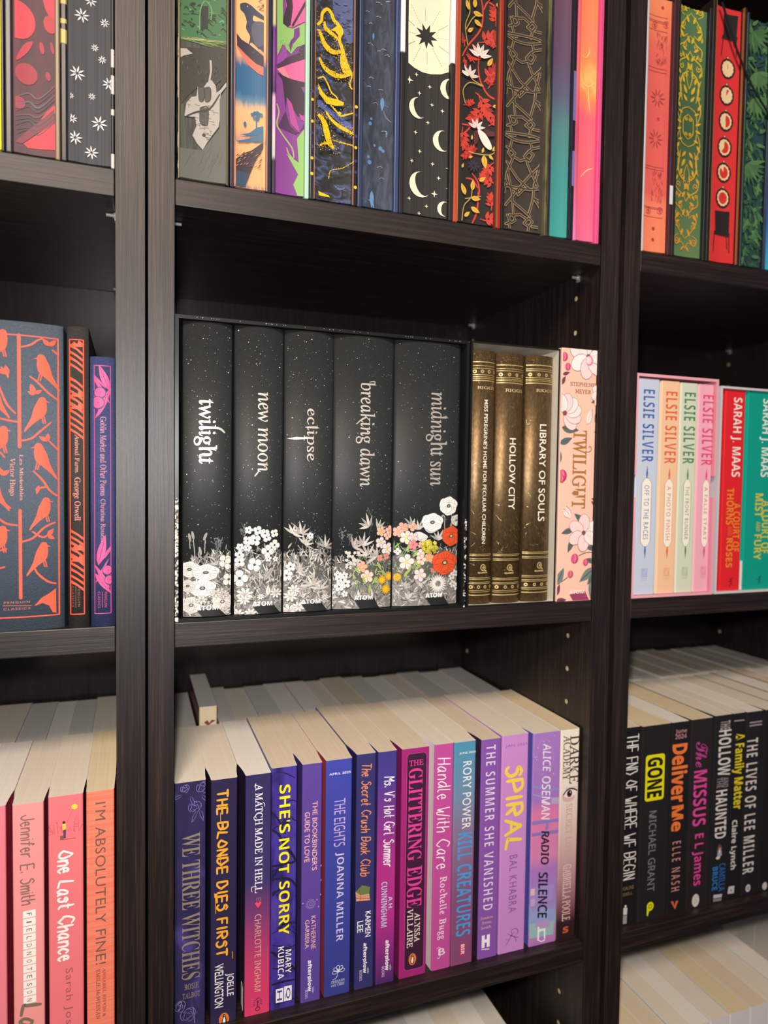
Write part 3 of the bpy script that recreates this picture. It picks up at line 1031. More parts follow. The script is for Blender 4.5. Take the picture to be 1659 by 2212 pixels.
for p in [(171.7,368.1),(180.8,366.7),(182,340.6),(185.5,342.5),(188.2,338.3),(174.2,344.4),(175.4,318.7),(183.3,311.1),(179.1,299.8),(180.6,377.4),(188.5,379.3),(185.2,242.5),(186.4,279.3),(173.7,311.5),(183.3,251.1),(174.8,359.7)]:
    n_ = rnd.choice([4, 5, 6])
    for k in range(n_):
        a.ell((p[0] + k * .8, p[1] - (k - 2) ** 2 * .14 + rnd.uniform(-.2, .2)), .45, .22, rnd.choice(['#aeb9c8', '#8fa0b8', '#c6ced8']), .4, 6)
for k in range(60):
    a.ell((rnd.uniform(cl[0], cl[1]), rnd.uniform(cl[2], 440)), rnd.uniform(.15, .6), rnd.uniform(.1, .4), rnd.choice(['#4b5d7d', '#3f5068', '#2a2f3a']), rnd.random(), 7)

# 6 sun and moons
r, w, cl = topbook('moon', 'hardback with a black and cream page edge of a sunburst above crescent moons', grad_mat('white_over_black_board', [(0, '#1c1b1b'), (gp((202.2,341.3)), '#1f1d1d'), (gp((202.2,341.8)), '#f2eef0'), (1, '#f4f0f2')], 233), grad_mat('white_over_black_back', [(0, '#232020'), (gp((246.9,341.9)), '#211f20'), (gp((246.9,342.3)), '#f2eef0'), (1, '#f4f0f2')], 233),
                   noise_mat('black_sprayed_edge', [(.35, '#262423'), (.65, '#333130')], (900, 9, 4), 3, .6))
a = Art(r, 'painted_edge', 0, w, clip=cl)
CRM = '#f3e6c8'
a.poly([(206.6,409.2),(245,419),(246.1,337.2),(236.3,333.2),(228,331.8),(220.6,331.8),(213.3,333.5),(207.8,336)], CRM)
a.star((223.3,360.7), 10.2, 4.9, 9, '#2b2a2b', 1.95)
for ang in range(0, 360, 30):
    c0 = (223.3,360.7)
    t_ = math.radians(ang + 3)
    for k in (range(10, 25) if ang % 60 == 0 else range(12, 22)):
        if ang % 60 == 0 and k % 2:
            continue
        a.stroke([(c0[0] + k * math.cos(t_), c0[1] + k * math.sin(t_)), (c0[0] + (k + 1.02) * math.cos(t_), c0[1] + (k + 1.02) * math.sin(t_))], .22, '#3a3630', False)
for p, rr, ro in (((244.2,322.3), 8.2, .12), ((217,302.6), 8.2, .35), ((238.7,280.2), 8.4, .15), ((220.3,242.7), 10.2, .38), ((241.1,225.9), 6.0, -.1)):
    a.moon(p, rr, ro, CRM)
for p in [(214.9,328.5),(226.9,321.3),(217.9,314.5),(229,307.4),(238.1,304),(225.7,292.8),(215,283.1),(218.9,268.8),(212,260),(230.4,260.6),(235.8,250),(244.1,242.6),(210,229.8),(225.5,226.1),(219.1,219.5)]:
    a.star(p, 1.8, .55, 4, CRM)
for p, rr in (((208.9,322.8), 3.2), ((245,258.8), 3.4), ((232.3,236.9), 2.9)):
    a.star(p, rr, rr * .3, 4, CRM)

# 7 red acanthus
r, w, cl = topbook('acanthus', 'hardback with a black page edge of red scrolling leaves, gold leaves and pale flowers', '#b04a32', '#9c2f2b', '#262220', rim='#d08a4a')
a = Art(r, 'painted_edge', 0, w, clip=cl)
RED, RD2, GLD = '#cf4236', '#a52e2a', '#dfae44'
def acanthus(p, ang, ln):
    ln *= 1.4
    a.stroke([p, (p[0] + ln * .5 * math.cos(ang - .3), p[1] + ln * .5 * math.sin(ang - .3)), (p[0] + ln * math.cos(ang), p[1] + ln * math.sin(ang))], 1.0, RED, taper=.4)
    for k in range(4):
        t_ = .35 + k * .2
        q = (p[0] + ln * t_ * math.cos(ang - .15), p[1] + ln * t_ * math.sin(ang - .15))
        for sg in (1, -1):
            a.leaf(q, ang + sg * (.95 - k * .2), ln * .46, ln * .22, rnd.choice([RED, RED, RD2]), '#7c1f1e', .15 * sg)
def redscroll(pts, wd=1.5):
    a.stroke(pts, wd, RED, taper=.3)
for pts in ([(271.4,403.5),(273.8,392.7),(271.9,377.2),(260.4,361.4),(255.2,351.8)], [(270.4,347.5),(272.3,336.5),(279.6,325.6),(288.5,323),(287.3,329)], [(268.7,325.3),(275.3,320.9),(278.8,312.9),(271.3,305.8),(264.8,305.5)], [(256.3,297.3),(263.9,296.8),(256.5,288.8)], [(266.8,259.1),(272.4,252.3),(273.2,242.8),(270,240.4)], [(261,254.3),(266.9,254.3),(272,248.4)], [(272.6,244.6),(271.8,229.1),(267.2,217.8)], [(274.8,393.9),(278,400.3),(284.6,398.1)], [(276.1,335.4),(284.7,346.7),(287.9,349.3)]):
    redscroll(pts)
for p, ang, ln in (((285.5,382.2), 1.9, 9), ((270,366.3), .6, 12), ((278.6,373.9), .1, 9), ((257.2,359.7), 2.1, 6), ((270.4,347.5), 1.9, 9), ((276.1,335.4), 1.0, 12), ((279.5,330.3), 1.4, 7), ((270.9,324.8), -.9, 12),
                   ((276.6,313.5), -2.3, 11), ((257.1,312.6), .6, 6), ((280.2,299.8), .9, 7), ((256.4,294.5), -1.3, 10), ((257.9,271.9), .8, 8), ((266.5,277.2), -2.4, 7), ((286.4,271), -2.1, 10), ((287.9,251.8), 2.9, 9),
                   ((284,230.8), 1.8, 8), ((274.2,222.6), .2, 11), ((266,348.4), 2.6, 5), ((286.5,364.3), 2.9, 5), ((278,400.3), 1.4, 6), ((256.3,350.1), -1.2, 4)):
    acanthus(p, ang, ln)
STEM = '#b39a55'
for pts in ([(259.6,398.7),(260.9,387.8),(256.9,375.6),(259.3,361.1)], [(257,371.9),(263.2,382.7),(268.5,387.7)], [(274.6,331.2),(265.3,334.1),(262,337.2)], [(258.1,313.7),(255.8,323.6),(262.1,331.5),(272.9,330.9)], [(262.2,275.5),(271.9,275.3),(281.8,276),(287.3,279.8)], [(256.8,218.3),(258.7,231),(265.1,238.7),(266,247.4)], [(259.7,236.9),(267.3,239),(273.8,240.9)]):
    a.stroke(pts, .8, STEM)
for p, ang, ln in (((259.8,388.9), 1.8, 6), ((265.1,392.1), 1.4, 6), ((264.1,388.5), -.2, 6.5), ((265.3,382.7), -.6, 6), ((259.1,371.4), .6, 5), ((278,348.1), .9, 6), ((283.2,315.7), .2, 4), ((274.7,276.7), 1.2, 3.5), ((276.3,275.1), -1.5, 8), ((284,279.3), .9, 4.5),
                   ((272.4,253.3), .5, 5), ((259.6,239.8), 1.9, 7), ((266,244.6), 1.4, 6.5), ((265.1,238.7), -.1, 6.5), ((265.2,231), -.5, 6.5), ((258.9,222.4), .6, 5), ((280.7,275.8), -.8, 4), ((256,261.1), 1.2, 3), ((262.2,270.8), .3, 3), ((264.7,285.5), 1.4, 3)):
    ln *= 1.4
    a.leaf(p, ang, ln, ln * .46, GLD, '#8c6a24', .08)
a.ell((286.3,398.5), 1.6, 1.8, GLD); a.ell((286.8,398.9), .7, .8, '#4d4020'); a.ell((287.5,248.8), 1.6, 1.8, GLD)
for c_, n_, ln in (((270.8,354.2), 6, 11), ((261.4,336.1), 5, 9.5), ((268.8,295.8), 5, 8.5)):
    for k in range(n_):
        ang = .2 + 2.6 * k / (n_ - 1)
        a.leaf(c_, ang, ln, ln * .3, rnd.choice(['#efe2da', '#e3cfc8']), '#b0595a')
    a.ell(c_, .9, .7, '#5a2a28')
for pts, cc in (([(270.4,295.1),(277.1,292.5),(282.8,283.9),(281.8,279.8),(276.2,282.7),(271.6,289.6)], '#e9dfd2'), ([(266.7,292.5),(269.9,293.1),(270.6,285.6),(267.4,282.2)], '#5a2b2c'), ([(275.9,296.1),(284.7,294.8),(285.4,292),(279.3,291)], '#5a2b2c')):
    a.poly(smooth_path(pts, 4, True), cc)
a.flower((266.7,264.8), 5.5, 9, '#38303f', '#221d28', fat=.2)

# 8 lattice
r, w, cl = topbook('lattice', 'hardback with a dark brown page edge under a tan star lattice', '#22211f', noise_mat('worn_gilt_board', [(.4, '#3a372c'), (.6, '#6d6747')], (300, 60, 30), 4, .4), '#3a332e')
a = Art(r, 'painted_edge', 0, w, clip=cl)
per = abs((304.1,376.8)[1] - (306.1,294.8)[1])
LAT = [[(296.7,379.5),(308.5,380.7),(322.3,380.9),(332.2,378.7)], [(296.8,377.1),(306.4,374.9),(318.9,375.3),(332.2,378.7)], [(297.6,367.7),(300.9,367),(303,374.7)], [(301.5,367.1),(306.1,363.8),(302.8,359.7),(299.3,363.3),(301.5,367.1)], [(304.5,360.5),(298.1,345.6),(296.2,329.8)], [(305.6,360.7),(311.4,358.6),(317,360.8),(319.3,359.8)],
       [(319.1,367.6),(323.8,365.6),(320.5,359.6),(315.2,362.8),(319.1,367.6)], [(319.1,367.6),(322.5,370.2),(320.7,375.7)], [(322,370.1),(332.3,373.4)], [(317.6,359),(320.7,352.3),(329.2,338.3)], [(297.9,355.2),(309.5,343.1),(321.1,335.7),(331.5,337.8)], [(332.1,358.6),(320.8,347.4),(309.7,334.4),(297.6,319.4)], [(297.2,335.3),(311.9,335.9),(321.1,335.7)], [(299.2,347.8),(304.1,329.4),(305.7,312.2)],
       [(332.3,350.8),(327.7,349.8),(329.8,357.1)], [(327.7,348.8),(325.1,339.5),(324.2,327.5),(320.5,315)], [(325.3,328.7),(331.8,326.1)], [(325.9,327.9),(329.5,323.6),(333.2,316.4)], [(303.1,324.4),(314.7,317.9),(321.7,313.3)], [(299.5,311.1),(302.4,305.8),(298,303.5)], [(301.7,312),(305.7,311.8),(307.5,308.2),(304.1,305.6),(301.2,307.5),(301.7,312)], [(305.7,312.2),(312.5,313.5),(318.3,310.7)],
       [(320.6,311.6),(324.1,308.8),(320.8,304.3),(316.1,306.9),(320.6,311.6)], [(320.8,304.3),(319.8,298.2)], [(323.6,304.8),(332.4,304.4)], [(301.3,304.1),(303.2,297.2)], [(298.1,296.3),(306,296.7)], [(296,339.4),(302.9,334),(309.7,332.5)], [(311.9,336.8),(315.4,335.6),(309.8,329.6),(308.5,334.2)]]
for k in (-1, 0, 1):
    for wd, cc in ((2.3, '#a18a66'), (1.15, '#3a332e')):
        for ln in LAT:
            pts = [(p[0], p[1] - k * per) for p in ln]
            if len(ln) == 4 and ln[0][0] < LAT[0][0][0] + 1:
                a.stroke(pts, wd, cc)
            else:
                for p, q in zip(pts, pts[1:]):
                    a.stroke([p, q], wd, cc, False)

# 9 teal fade, 10 sunset
r, w, cl = topbook('teal', 'hardback with a plum to teal fading page edge between dark violet boards', '#2c2745', '#231f30',
                   grad_mat('plum_to_teal_edge', [(0, '#3fa098'), (gp((349.9,270.5)), '#41938f'), (gp((348.8,310.4)), '#4f8488'), (gp((348,340.1)), '#5b5d78'), (gp((347.1,369.7)), '#644d6a'), (1, '#6d4a5f')], 233, noise=.04, nscale=(900, 9, 9)))
q = MB()
q.box(K['teal'][3] - 2.8, K['teal'][3] - .2, .40, .52, 318, 360)
q.box(K['teal'][3] - 2.6, K['teal'][3] - .2, .40, .52, 262, 292)
q.build('board_artwork', C('#7a6fb0', .4), r)
r, w, cl = topbook('sunset', 'hardback with a glowing orange and pink lightning page edge, rightmost on the middle upper shelf', grad_mat('coral_board', [(0, '#e07ab0'), (.2, '#d4607c'), (.4, '#c84a70'), (.6, '#e86a6a'), (1, '#e8607c')], 233), '#e2578f',
                   grad_mat('lightning_sky_edge', [(0, '#e26a92'), (gp((380.8,255)), '#ec6484'), (gp((379.6,295.7)), '#f06a78'), (gp((378.6,326)), '#f0647c'), (gp((378.1,344.1)), '#f8905a'), (gp((377.7,358.1)), '#fdc070'), (gp((377.2,374.2)), '#f9925a'), (gp((376.5,396.1)), '#f58a68'), (1, '#fa8a50')], 233, noise=.22, nscale=(90, 20, 40)))
a = Art(r, 'painted_edge', 0, w, clip=cl)
for pts in ([(371.6,355.9),(379.1,352.4),(387.5,359.2)], [(378,386.4),(379.4,382.7),(375.9,376.9),(371.6,378)], [(379.1,352.4),(379.4,341.3),(381,330.5)], [(372.8,273.2),(380,280.4),(387.4,282.7)]):
    a.stroke(pts, .8, '#fdd68c', taper=.7)

# ------------------------------------------------------------------ upper shelf, left bookcase
GL = 'decorated hardbacks on the upper shelf of the left bookcase'
xs = edges((-81.5,218.6),(-80.8,218.8),(-77.8,218.8),(-72.9,219.2),(-48.6,220.7),(-47.4,220.4),(-42.1,220.4),(-39.5,220.4),(-13.5,221.5),(-10.2,221.1))
hard_edge('hardback with a yellow page edge cut off by the left edge of the photo', GL, xs[0] - 46, xs[2] - 1, xs[0] - 42, xs[1], Zb, 449, '#1d1b1c', '#1b191a', '#f0d81c')
r, w, cl = hard_edge('hardback with a marbled scarlet and smoky grey page edge', GL, xs[2] - .6, xs[5] + 2, xs[3], xs[4], Zb, 449, '#33373a', '#7a6a50',
                     noise_mat('smoky_red_edge', [(.3, '#4a4447'), (.5, '#5d3f46'), (.7, '#6a3b44')], (120, 20, 40), 5, .6, distort=1.0))
a = Art(r, 'painted_edge', 0, w, clip=cl)
for p, rx, rz, cc in (((-71.7,304.8), 11, 12.5, '#e8434f'), ((-50.7,320.7), 5, 12, '#e8434f'), ((-66.2,270.6), 6.7, 7, '#a23c47'), ((-71.3,250.9), 4.5, 4, '#a04050'), ((-51.6,305.8), 4, 6, '#b8404c'), ((-56.8,289.5), 1.4, 4, '#b03c48'), ((-53,271.5), 1.5, 3, '#a04050'), ((-50.4,290.5), 1, 4, '#a04050')):
    a.ell(p, rx, rz, cc, .2, 22)
a.poly(smooth_path([(-72.3,278.4),(-69.4,286.3),(-66,291.1),(-62.2,292.4),(-64.4,286.5),(-68.6,281)], 4, True), '#b93f4a')
a.poly(smooth_path([(-57.9,241.1),(-54.5,247.3),(-49.3,252.9),(-49.2,246.5),(-53.6,241.9)], 3, True), '#e8434f')
a.poly([(-68.1,224.6),(-57.1,234.8),(-48.9,240.9),(-49,223.3),(-65.6,222.2)], '#e8434f')
a.poly([(-73.1,224.6),(-67.2,232.1),(-59.6,239.9),(-49.3,250.1),(-48.9,240.9),(-60.5,232.4),(-69,224.4)], '#84404a')
for k in range(9):
    p = (-72.9,253.8)
    a.stroke([(p[0], p[1] - 3 * k), (p[0] + 8, p[1] + 4 - 3 * k + rnd.uniform(-2, 2)), (p[0] + 14, p[1] + 2 - 3 * k), (p[0] + 26, p[1] + 14 - 3 * k)], rnd.uniform(.5, 1.4), rnd.choice(['#5d6366', '#4b4f52', '#6b5a5e']), taper=.8)
r, w, cl = hard_edge('hardback with a charcoal page edge scattered with white snowflakes, beside the left post', GL, xs[5] + 2.3, min(xs[9] - .6, -11.2), xs[7], xs[8], Zb, 449,
                     noise_mat('gilt_flecked_board', [(.5, '#18171a'), (.56, '#b8a24e')], (10, 10, 60), 2, .35, interp='CONSTANT'), noise_mat('white_flecked_board', [(.48, '#17171a'), (.52, '#c8c0bc')], (10, 10, 90), 3, .4, interp='CONSTANT'),
                     noise_mat('charcoal_edge', [(.35, '#393a3e'), (.65, '#46474b')], (900, 9, 6), 3, .65))
a = Art(r, 'painted_edge', 0, w, clip=cl)
for p, R_ in (((-26.3,327.9), 4), ((-31.9,316.8), 5), ((-17.5,314.8), 3.2), ((-23.8,297), 2.7), ((-19.1,289.7), 3), ((-35,277.4), 5.2), ((-14.9,274), 4.4), ((-25.8,263.8), 2.6), ((-39,261.4), 2.2), ((-38.1,246.4), 3.2), ((-21.1,246.3), 5.4), ((-36.4,233.9), 4.8), ((-26.1,225.8), 4.6)):
    o_ = rnd.random()
    for k in range(8):
        t_ = o_ + k * math.pi / 4
        a.leaf((p[0] + .15 * R_ * math.cos(t_), p[1] + .15 * R_ * math.sin(t_)), t_, R_ * .85, R_ * .2, '#ece4e2')

# ------------------------------------------------------------------ upper shelf, right bookcase
GR = 'decorated hardbacks on the upper shelf of the right bookcase'
xs = edges((436.8,217.9),(439.4,217.7),(463.5,220.1),(471.1,219.3),(475,218.6),(506.1,218.8),(511.8,217.7),(518.7,219.2),(547.2,220.8),(554.1,219.1),(555,219.2),(584.1,220.2),(587.5,219.4))
r, w, cl = hard_edge('hardback with a coral page edge of carved column bands, leftmost on the right upper shelf', GR, xs[0], xs[3] + .2, xs[1], xs[2], Zb, 449, '#c9c6cc', '#43242f',
                     grad_mat('coral_column_edge', [(0, '#f08a62'), (.2, '#ee8062'), (.24, '#e2625a'), (.55, '#df5f5c'), (.8, '#e46a5e'), (.9, '#f0845e'), (1, '#f39068')], 233, noise=.05, nscale=(900, 9, 9)))
a = Art(r, 'painted_edge', 0, w, clip=cl)
MAR = '#93303a'
zc0, zc1 = (453.4,444.8)[1], (455.6,223.1)[1]
for yv in (125, 158, 170, 232, 520, 548, 1280, 1300, 1595, 1605, 1670):
    z = zc0 + (zc1 - zc0) * yv / 1900
    a.stroke([(cl[0], z), (cl[1], z - .3)], .35, MAR, False)
for p in [(449.1,421.9),(461.5,424.2),(447.8,255.1),(460.3,256.3)]:
    a.stroke([(p[0] - 2.6, p[1] - 2), (p[0] - 2, p[1] + 2), (p[0] + 1, p[1] + 3), (p[0] + 2.6, p[1] - 1), (p[0], p[1] - 3), (p[0] - 2.6, p[1] - 2)], .35, MAR)
    a.ell(p, 1.2, 2, '#c8444c', .3)
for p in [(454.4,357.5),(453.5,320.6)]:
    for k in range(10):
        t_ = k * .628
        a.leaf((p[0] + 1.8 * math.cos(t_), p[1] + 2.4 * math.sin(t_)), t_, 6.5, 1.3, '#a04a38')
for p, R_ in (((457.3,438.8), 1.6), ((455.8,339.1), 1.4), ((453.8,239.4), 1.8), ((453.6,229.3), 1.8)):
    a.flower(p, R_, 6, '#b03f48', '#7a2530')
for c_, zdir in (((457.3,399.4), 1), ((455.7,279.8), -1)):
    for k in range(46):
        x = c_[0] + rnd.uniform(-5.5, 5.5); z = c_[1] + rnd.uniform(-14, 14)
        a.stroke([(x, z), (x + rnd.uniform(-1.5, 1.5), z + 2 * zdir), (x + rnd.uniform(-2.5, 2.5), z + 3 * zdir)], .3, rnd.choice([MAR, '#a8403c', '#8a4a30']), taper=.5)
    for sx in (-3, 3):
        q = [(c_[0] + sx + (2.2 - .2 * k) * math.cos(k * .8), c_[1] - 9 * zdir + (2.2 - .2 * k) * math.sin(k * .8)) for k in range(10)]
        a.stroke(q, .35, MAR)
q = MB()
q.box(xs[3] - 3.6, xs[3] - .1, .4, .52, 262, 279)
q.build('barcode_label', C('#dfe3ea', .5), r)
r, w, cl = hard_edge('hardback with a moss green page edge of golden yellow scrollwork', GR, xs[3] + .5, xs[6] + .6, xs[4], xs[5], Zb, 449, '#26241f', '#1f2327', grad_mat('moss_edge', [(0, '#5f7d52'), (.5, '#3f5c40'), (1, '#547a55')], 233))
a = Art(r, 'painted_edge', 0, w, clip=cl)
zt_, zb_ = (492.9,453.2)[1], (490.5,223.3)[1]
xm = (cl[0] + cl[1]) / 2
def gcol(z):
    t_ = (z - zb_) / (zt_ - zb_)
    A_, B2 = lin('#c98d33'), lin('#d8bd25')
    return tuple(A_[i] + (B2[i] - A_[i]) * t_ for i in range(4))
hw = (cl[1] - cl[0]) / 2 - 1.6
mid = (zt_ + zb_) / 2
def mir(fn):
    for sx in (1, -1):
        for sz in (1, -1):
            fn(sx, sz)
H2 = (zt_ - zb_) / 2
def scroll(c_, r0, turns, sx, sz, wd, a0=0.0):
    a.stroke([(c_[0] + sx * r0 * (1 - .85 * t_) * math.cos(a0 + turns * 6.28 * t_), c_[1] + sz * r0 * (1 - .85 * t_) * math.sin(a0 + turns * 6.28 * t_)) for t_ in [k / 16 for k in range(17)]], wd, gcol(c_[1]), taper=.3)
def orn(sx, sz):
    P_ = lambda u, v: (xm + sx * hw * u, mid + sz * H2 * v)
    for pts, wd in (([P_(0, .98), P_(.3, .93), P_(.8, .95), P_(.95, .9), P_(.6, .87)], 1.1), ([P_(0, .9), P_(.5, .84), P_(.9, .76), P_(.7, .7), P_(.3, .73)], 1.1), ([P_(.05, .72), P_(.5, .66), P_(.95, .62), P_(.9, .55)], 1.1),
                    ([P_(0, .6), P_(.3, .55), P_(.9, .5), P_(1, .42)], 1.2), ([P_(.1, .44), P_(.6, .4), P_(.8, .3), P_(.6, .2)], 1.2), ([P_(.95, .38), P_(.7, .28), P_(1, .14), P_(.8, .05)], 1.1), ([P_(0, .16), P_(.6, .12), P_(.75, 0)], .9), ([P_(0, .1), P_(.4, .06), P_(.45, 0)], .9), ([P_(0, .5), P_(.25, .45), P_(.2, .36), P_(0, .3)], .9)):
        a.stroke(pts, wd, gcol(pts[0][1]), taper=.4)
    for u, v, rr in ((.75, .92, 2.2), (.7, .8, 2.2), (.5, .64, 2.0), (.75, .47, 2.2), (.35, .41, 2.0), (.8, .24, 1.9), (.85, .55, 1.5), (.2, .06, 1.4)):
        scroll(P_(u, v), rr * 1.3, 1.3, sx, sz, .9, 2.0)
    for u, v, an, ln in ((.1, .96, .9, 4), (.4, .9, 1.0, 4), (.2, .82, 1.2, 5), (.5, .76, .3, 4), (.6, .7, 1.0, 4.5), (.1, .66, 1.2, 5), (.3, .6, .5, 4.5), (.5, .54, 1.1, 4), (.1, .52, 1.0, 5), (.2, .26, 1.1, 6), (.15, .2, .9, 5), (.45, .34, 1.3, 5), (.8, .4, 1.2, 4), (.75, .14, 1.0, 5), (.5, .1, .4, 4), (.6, .02, .4, 4.5), (.9, .68, 1.4, 3.5), (.05, .45, 1.3, 5), (.85, .33, 1.9, 4)):
        t_ = an if sx > 0 else math.pi - an
        a.leaf(P_(u, v), t_ * sz, ln * 1.5, ln * .55, gcol(P_(u, v)[1]))
mir(orn)
r, w, cl = hard_edge('hardback with a scarlet page edge of pocket watches between two black chairs', GR, xs[6] + .9, xs[9] - .1, xs[7], xs[8], Zb, (548.2,459.2)[1], '#2a2018', '#3a1419', '#d83236', rim='#b08a55')
a = Art(r, 'painted_edge', 0, w, clip=cl)
INK = '#262122'
for k, (p, fr) in enumerate((((536.1,400.9), 0), ((535.7,376), .1), ((535.7,351.6), .5), ((535.1,327.1), .62), ((535,303.3), .88), ((534.8,279.1), 1))):
    rx = ((544.7,402.7)[0] - (527.5,399.1)[0]) / 2
    rz = ((535.7,409.9)[1] - (536.5,391.1)[1]) / 2
    a.ell(p, rx, rz, INK, n=26)
    a.ell((p[0], p[1] + rz * 1.1), 1.4, 1.4, INK); a.ell((p[0], p[1] + rz * 1.1), .8, .8, '#e8cfa0')
    a.ell(p, rx * .8, rz * .82, '#ecd0a0', n=26)
    for j in range(12):
        t_ = j * math.pi / 6
        a.ell((p[0] + rx * .82 * math.cos(t_), p[1] + rz * .84 * math.sin(t_)), rx * .1, rz * .09, INK, n=6)
    if fr:
        a.poly([p] + [(p[0] + rx * .58 * math.sin(fr * 6.283 * j / 20), p[1] + rz * .6 * math.cos(fr * 6.283 * j / 20)) for j in range(21)], '#d4342f')
    a.stroke([(p[0], p[1]), (p[0] + .1, p[1] + rz * .45)], .5, '#7a2a20', False)
a.poly([(529,450.5),(545.8,451.5),(544.7,431.9),(529.8,430.9)], INK); a.poly([(528.2,431.2),(545.9,432.1),(545.3,427.2),(527.5,428)], INK)
a.stroke([(529.1,428.4),(527.4,412.3)], .9, INK, False); a.stroke([(544.4,428.2),(545.5,413.9)], .9, INK, False); a.stroke([(540.4,428.5),(543.1,421.8)], .6, INK, False)
a.poly([(525.7,266.3),(543.4,267),(543.2,246.6),(527,246.9)], INK); a.poly([(525.4,247.3),(544.3,246.7),(543.3,242.9),(525,244.2)], INK)
a.stroke([(525.8,244.3),(524.9,228.2)], .9, INK, False); a.stroke([(543.5,245.4),(544,228.1)], .9, INK, False); a.stroke([(540.3,245),(541.7,231.5)], .7, INK, False)
# its black ribbon, hanging out across the page edge
rb = MB()
pth = smooth_path([(520.4,455.5),(526.5,443.9),(535.2,426.8),(541.3,415),(548.2,404.4),(558.7,389.6),(570,377.2),(580.5,366.9),(586.1,355.6)], 5)
for i in range(len(pth) - 1):
    (xa, za), (xb, zb2) = pth[i], pth[i + 1]
    for ya, yb, flip in ((-1.2, -1.2, 0), (-.7, -.7, 1)):
        rb.face([(xa - 1.1, ya, za - .5), (xb - 1.1, yb, zb2 - .5), (xb + 1.1, yb, zb2 + .5), (xa + 1.1, ya, za + .5)], 0)
rb.build('ribbon_bookmark', C('#1c1a1c', .6), r)
r, w, cl = hard_edge('hardback with a dark page edge of dense green leaves and blue berries', GR, xs[9] + .3, xs[11] + 1, xs[10] + 2.2, xs[11] - .5, Zb, (559.7,456)[1], '#1b3a34', '#1b2a3a', noise_mat('forest_edge', [(.3, '#1f3136'), (.55, '#26443c'), (.7, '#2b3d5a')], (90, 20, 60), 5, .6))
a = Art(r, 'painted_edge', 0, w, clip=cl)
for k in range(260):
    x, z = rnd.uniform(cl[0], cl[1]), rnd.uniform(cl[2], cl[3])
    if rnd.random() < .14:
        a.ell((x, z), 1.1, 1.1, rnd.choice(['#2d3f74', '#35508a']), n=8)
    else:
        a.leaf((x, z), rnd.uniform(0, 6.28), rnd.uniform(8, 17), rnd.uniform(2.2, 3.8), rnd.choice(['#2c5240', '#3a6647', '#4b7a4c', '#264a44', '#5d8a52']), '#1f3a34', rnd.uniform(-.2, .2))
for c_, ang in (((564.3,441.2), -1.0), ((563.4,316.6), -1.0), ((572.6,404.9), -1.3), ((570.4,379.8), -1.2)):
    for k in range(9):
        t_ = ang + (k - 4) * .28
        a.leaf(c_, t_, 22, 4, rnd.choice(['#4f7a4a', '#466f48', '#5c8450']), '#2c5240', .1)
hard_edge('hardback with a bright blue page edge cut off by the right edge of the photo', GR, xs[11] + 1.4, xs[11] + 44, xs[11] + 3, xs[11] + 41, Zb, 400, '#1f2f5a', '#1f2f5a',
          grad_mat('blue_edge', [(0, '#3fc0e0'), (.25, '#2f6fc8'), (.5, '#2a4a9a'), (1, '#2a5aa8')], 190))

# ------------------------------------------------------------------ middle shelf, middle bookcase: the black starry boxed set
Zm = -103.9
case_x0, case_x1 = (29.2,12.9)[0], (265.1,18.3)[0]
case_zt = (31,119.9)[1]
r = slipcase('long black slipcase sprinkled with stars, open towards us on the middle shelf', case_x0, case_x1, Zm, case_zt, 0.6, 165, C('#17191a', .32), C('#141618', .5), 2.6)
a = Art(r, 'rim_print', .6)
a.clip = (case_x0 + .1, case_x0 + 2.5, Zm + .5, case_zt)
zf = (32,-12.6)[1]
for k in range(150):
    z = Zm + (zf - Zm) * rnd.random()
    a.ell((case_x0 + rnd.uniform(0, 2.6), z), rnd.uniform(.4, 1.2), rnd.uniform(.4, 1.8), rnd.choice(['#d9cfc4', '#efe6dc', '#b7aca2', '#3a3836', '#8d847c']), rnd.random() * 3, 7)
a.clip = (case_x1 - 2.5, case_x1 - .1, Zm + .5, case_zt)
for k in range(60):
    a.ell((case_x1 - rnd.uniform(0, 2.6), Zm + 75 * rnd.random()), rnd.uniform(.4, 1), rnd.uniform(.4, 1.6), rnd.choice(['#d9cfc4', '#8d847c', '#3a3836']), rnd.random() * 3, 7)
a.clip = None
for k in range(40):
    a.ell((rnd.uniform(case_x0, case_x1), case_zt - 1.3), .22, .22, '#cfcfca', n=5)

GS = 'black starry hardbacks inside the long slipcase'
JACKET = noise_mat('black_laminated_jacket', [(.3, '#222524'), (.7, '#292c2b')], (900, 900, 900), 2, .56, spec=.4)
tw = [((35,54.5)[0], (70.6,56.3)[0], (53.1,119.4)[1]), ((72.4,56.4)[0], (109.3,58.3)[0], (91.5,118)[1]), ((110.2,58.3)[0], (149.3,60.3)[0], (128.5,116.8)[1]),
      ((149.6,64.9)[0], (199.8,67.6)[0], (174.1,118)[1]), ((200.8,67.6)[0], (259.8,70.8)[0], (228.1,117.2)[1])]
labs = ['black starry hardback at the left end of the slipcase, large white poppies at its foot',
        'black starry hardback with clustered white four-petalled flowers at its foot',
        'black starry hardback with only grey leafy sprays at its foot, middle of the five',
        'black starry hardback with peach flowers and yellow dandelions on its right foot',
        'thickest black starry hardback, red and white poppies at its foot']
GREYS = ['#8f8a86', '#a8a29d', '#c2bcb6', '#77736f', '#d8d2cb', '#5b5856', '#6d7472', '#b7b0a8', '#3d3c3b', '#9b948c']
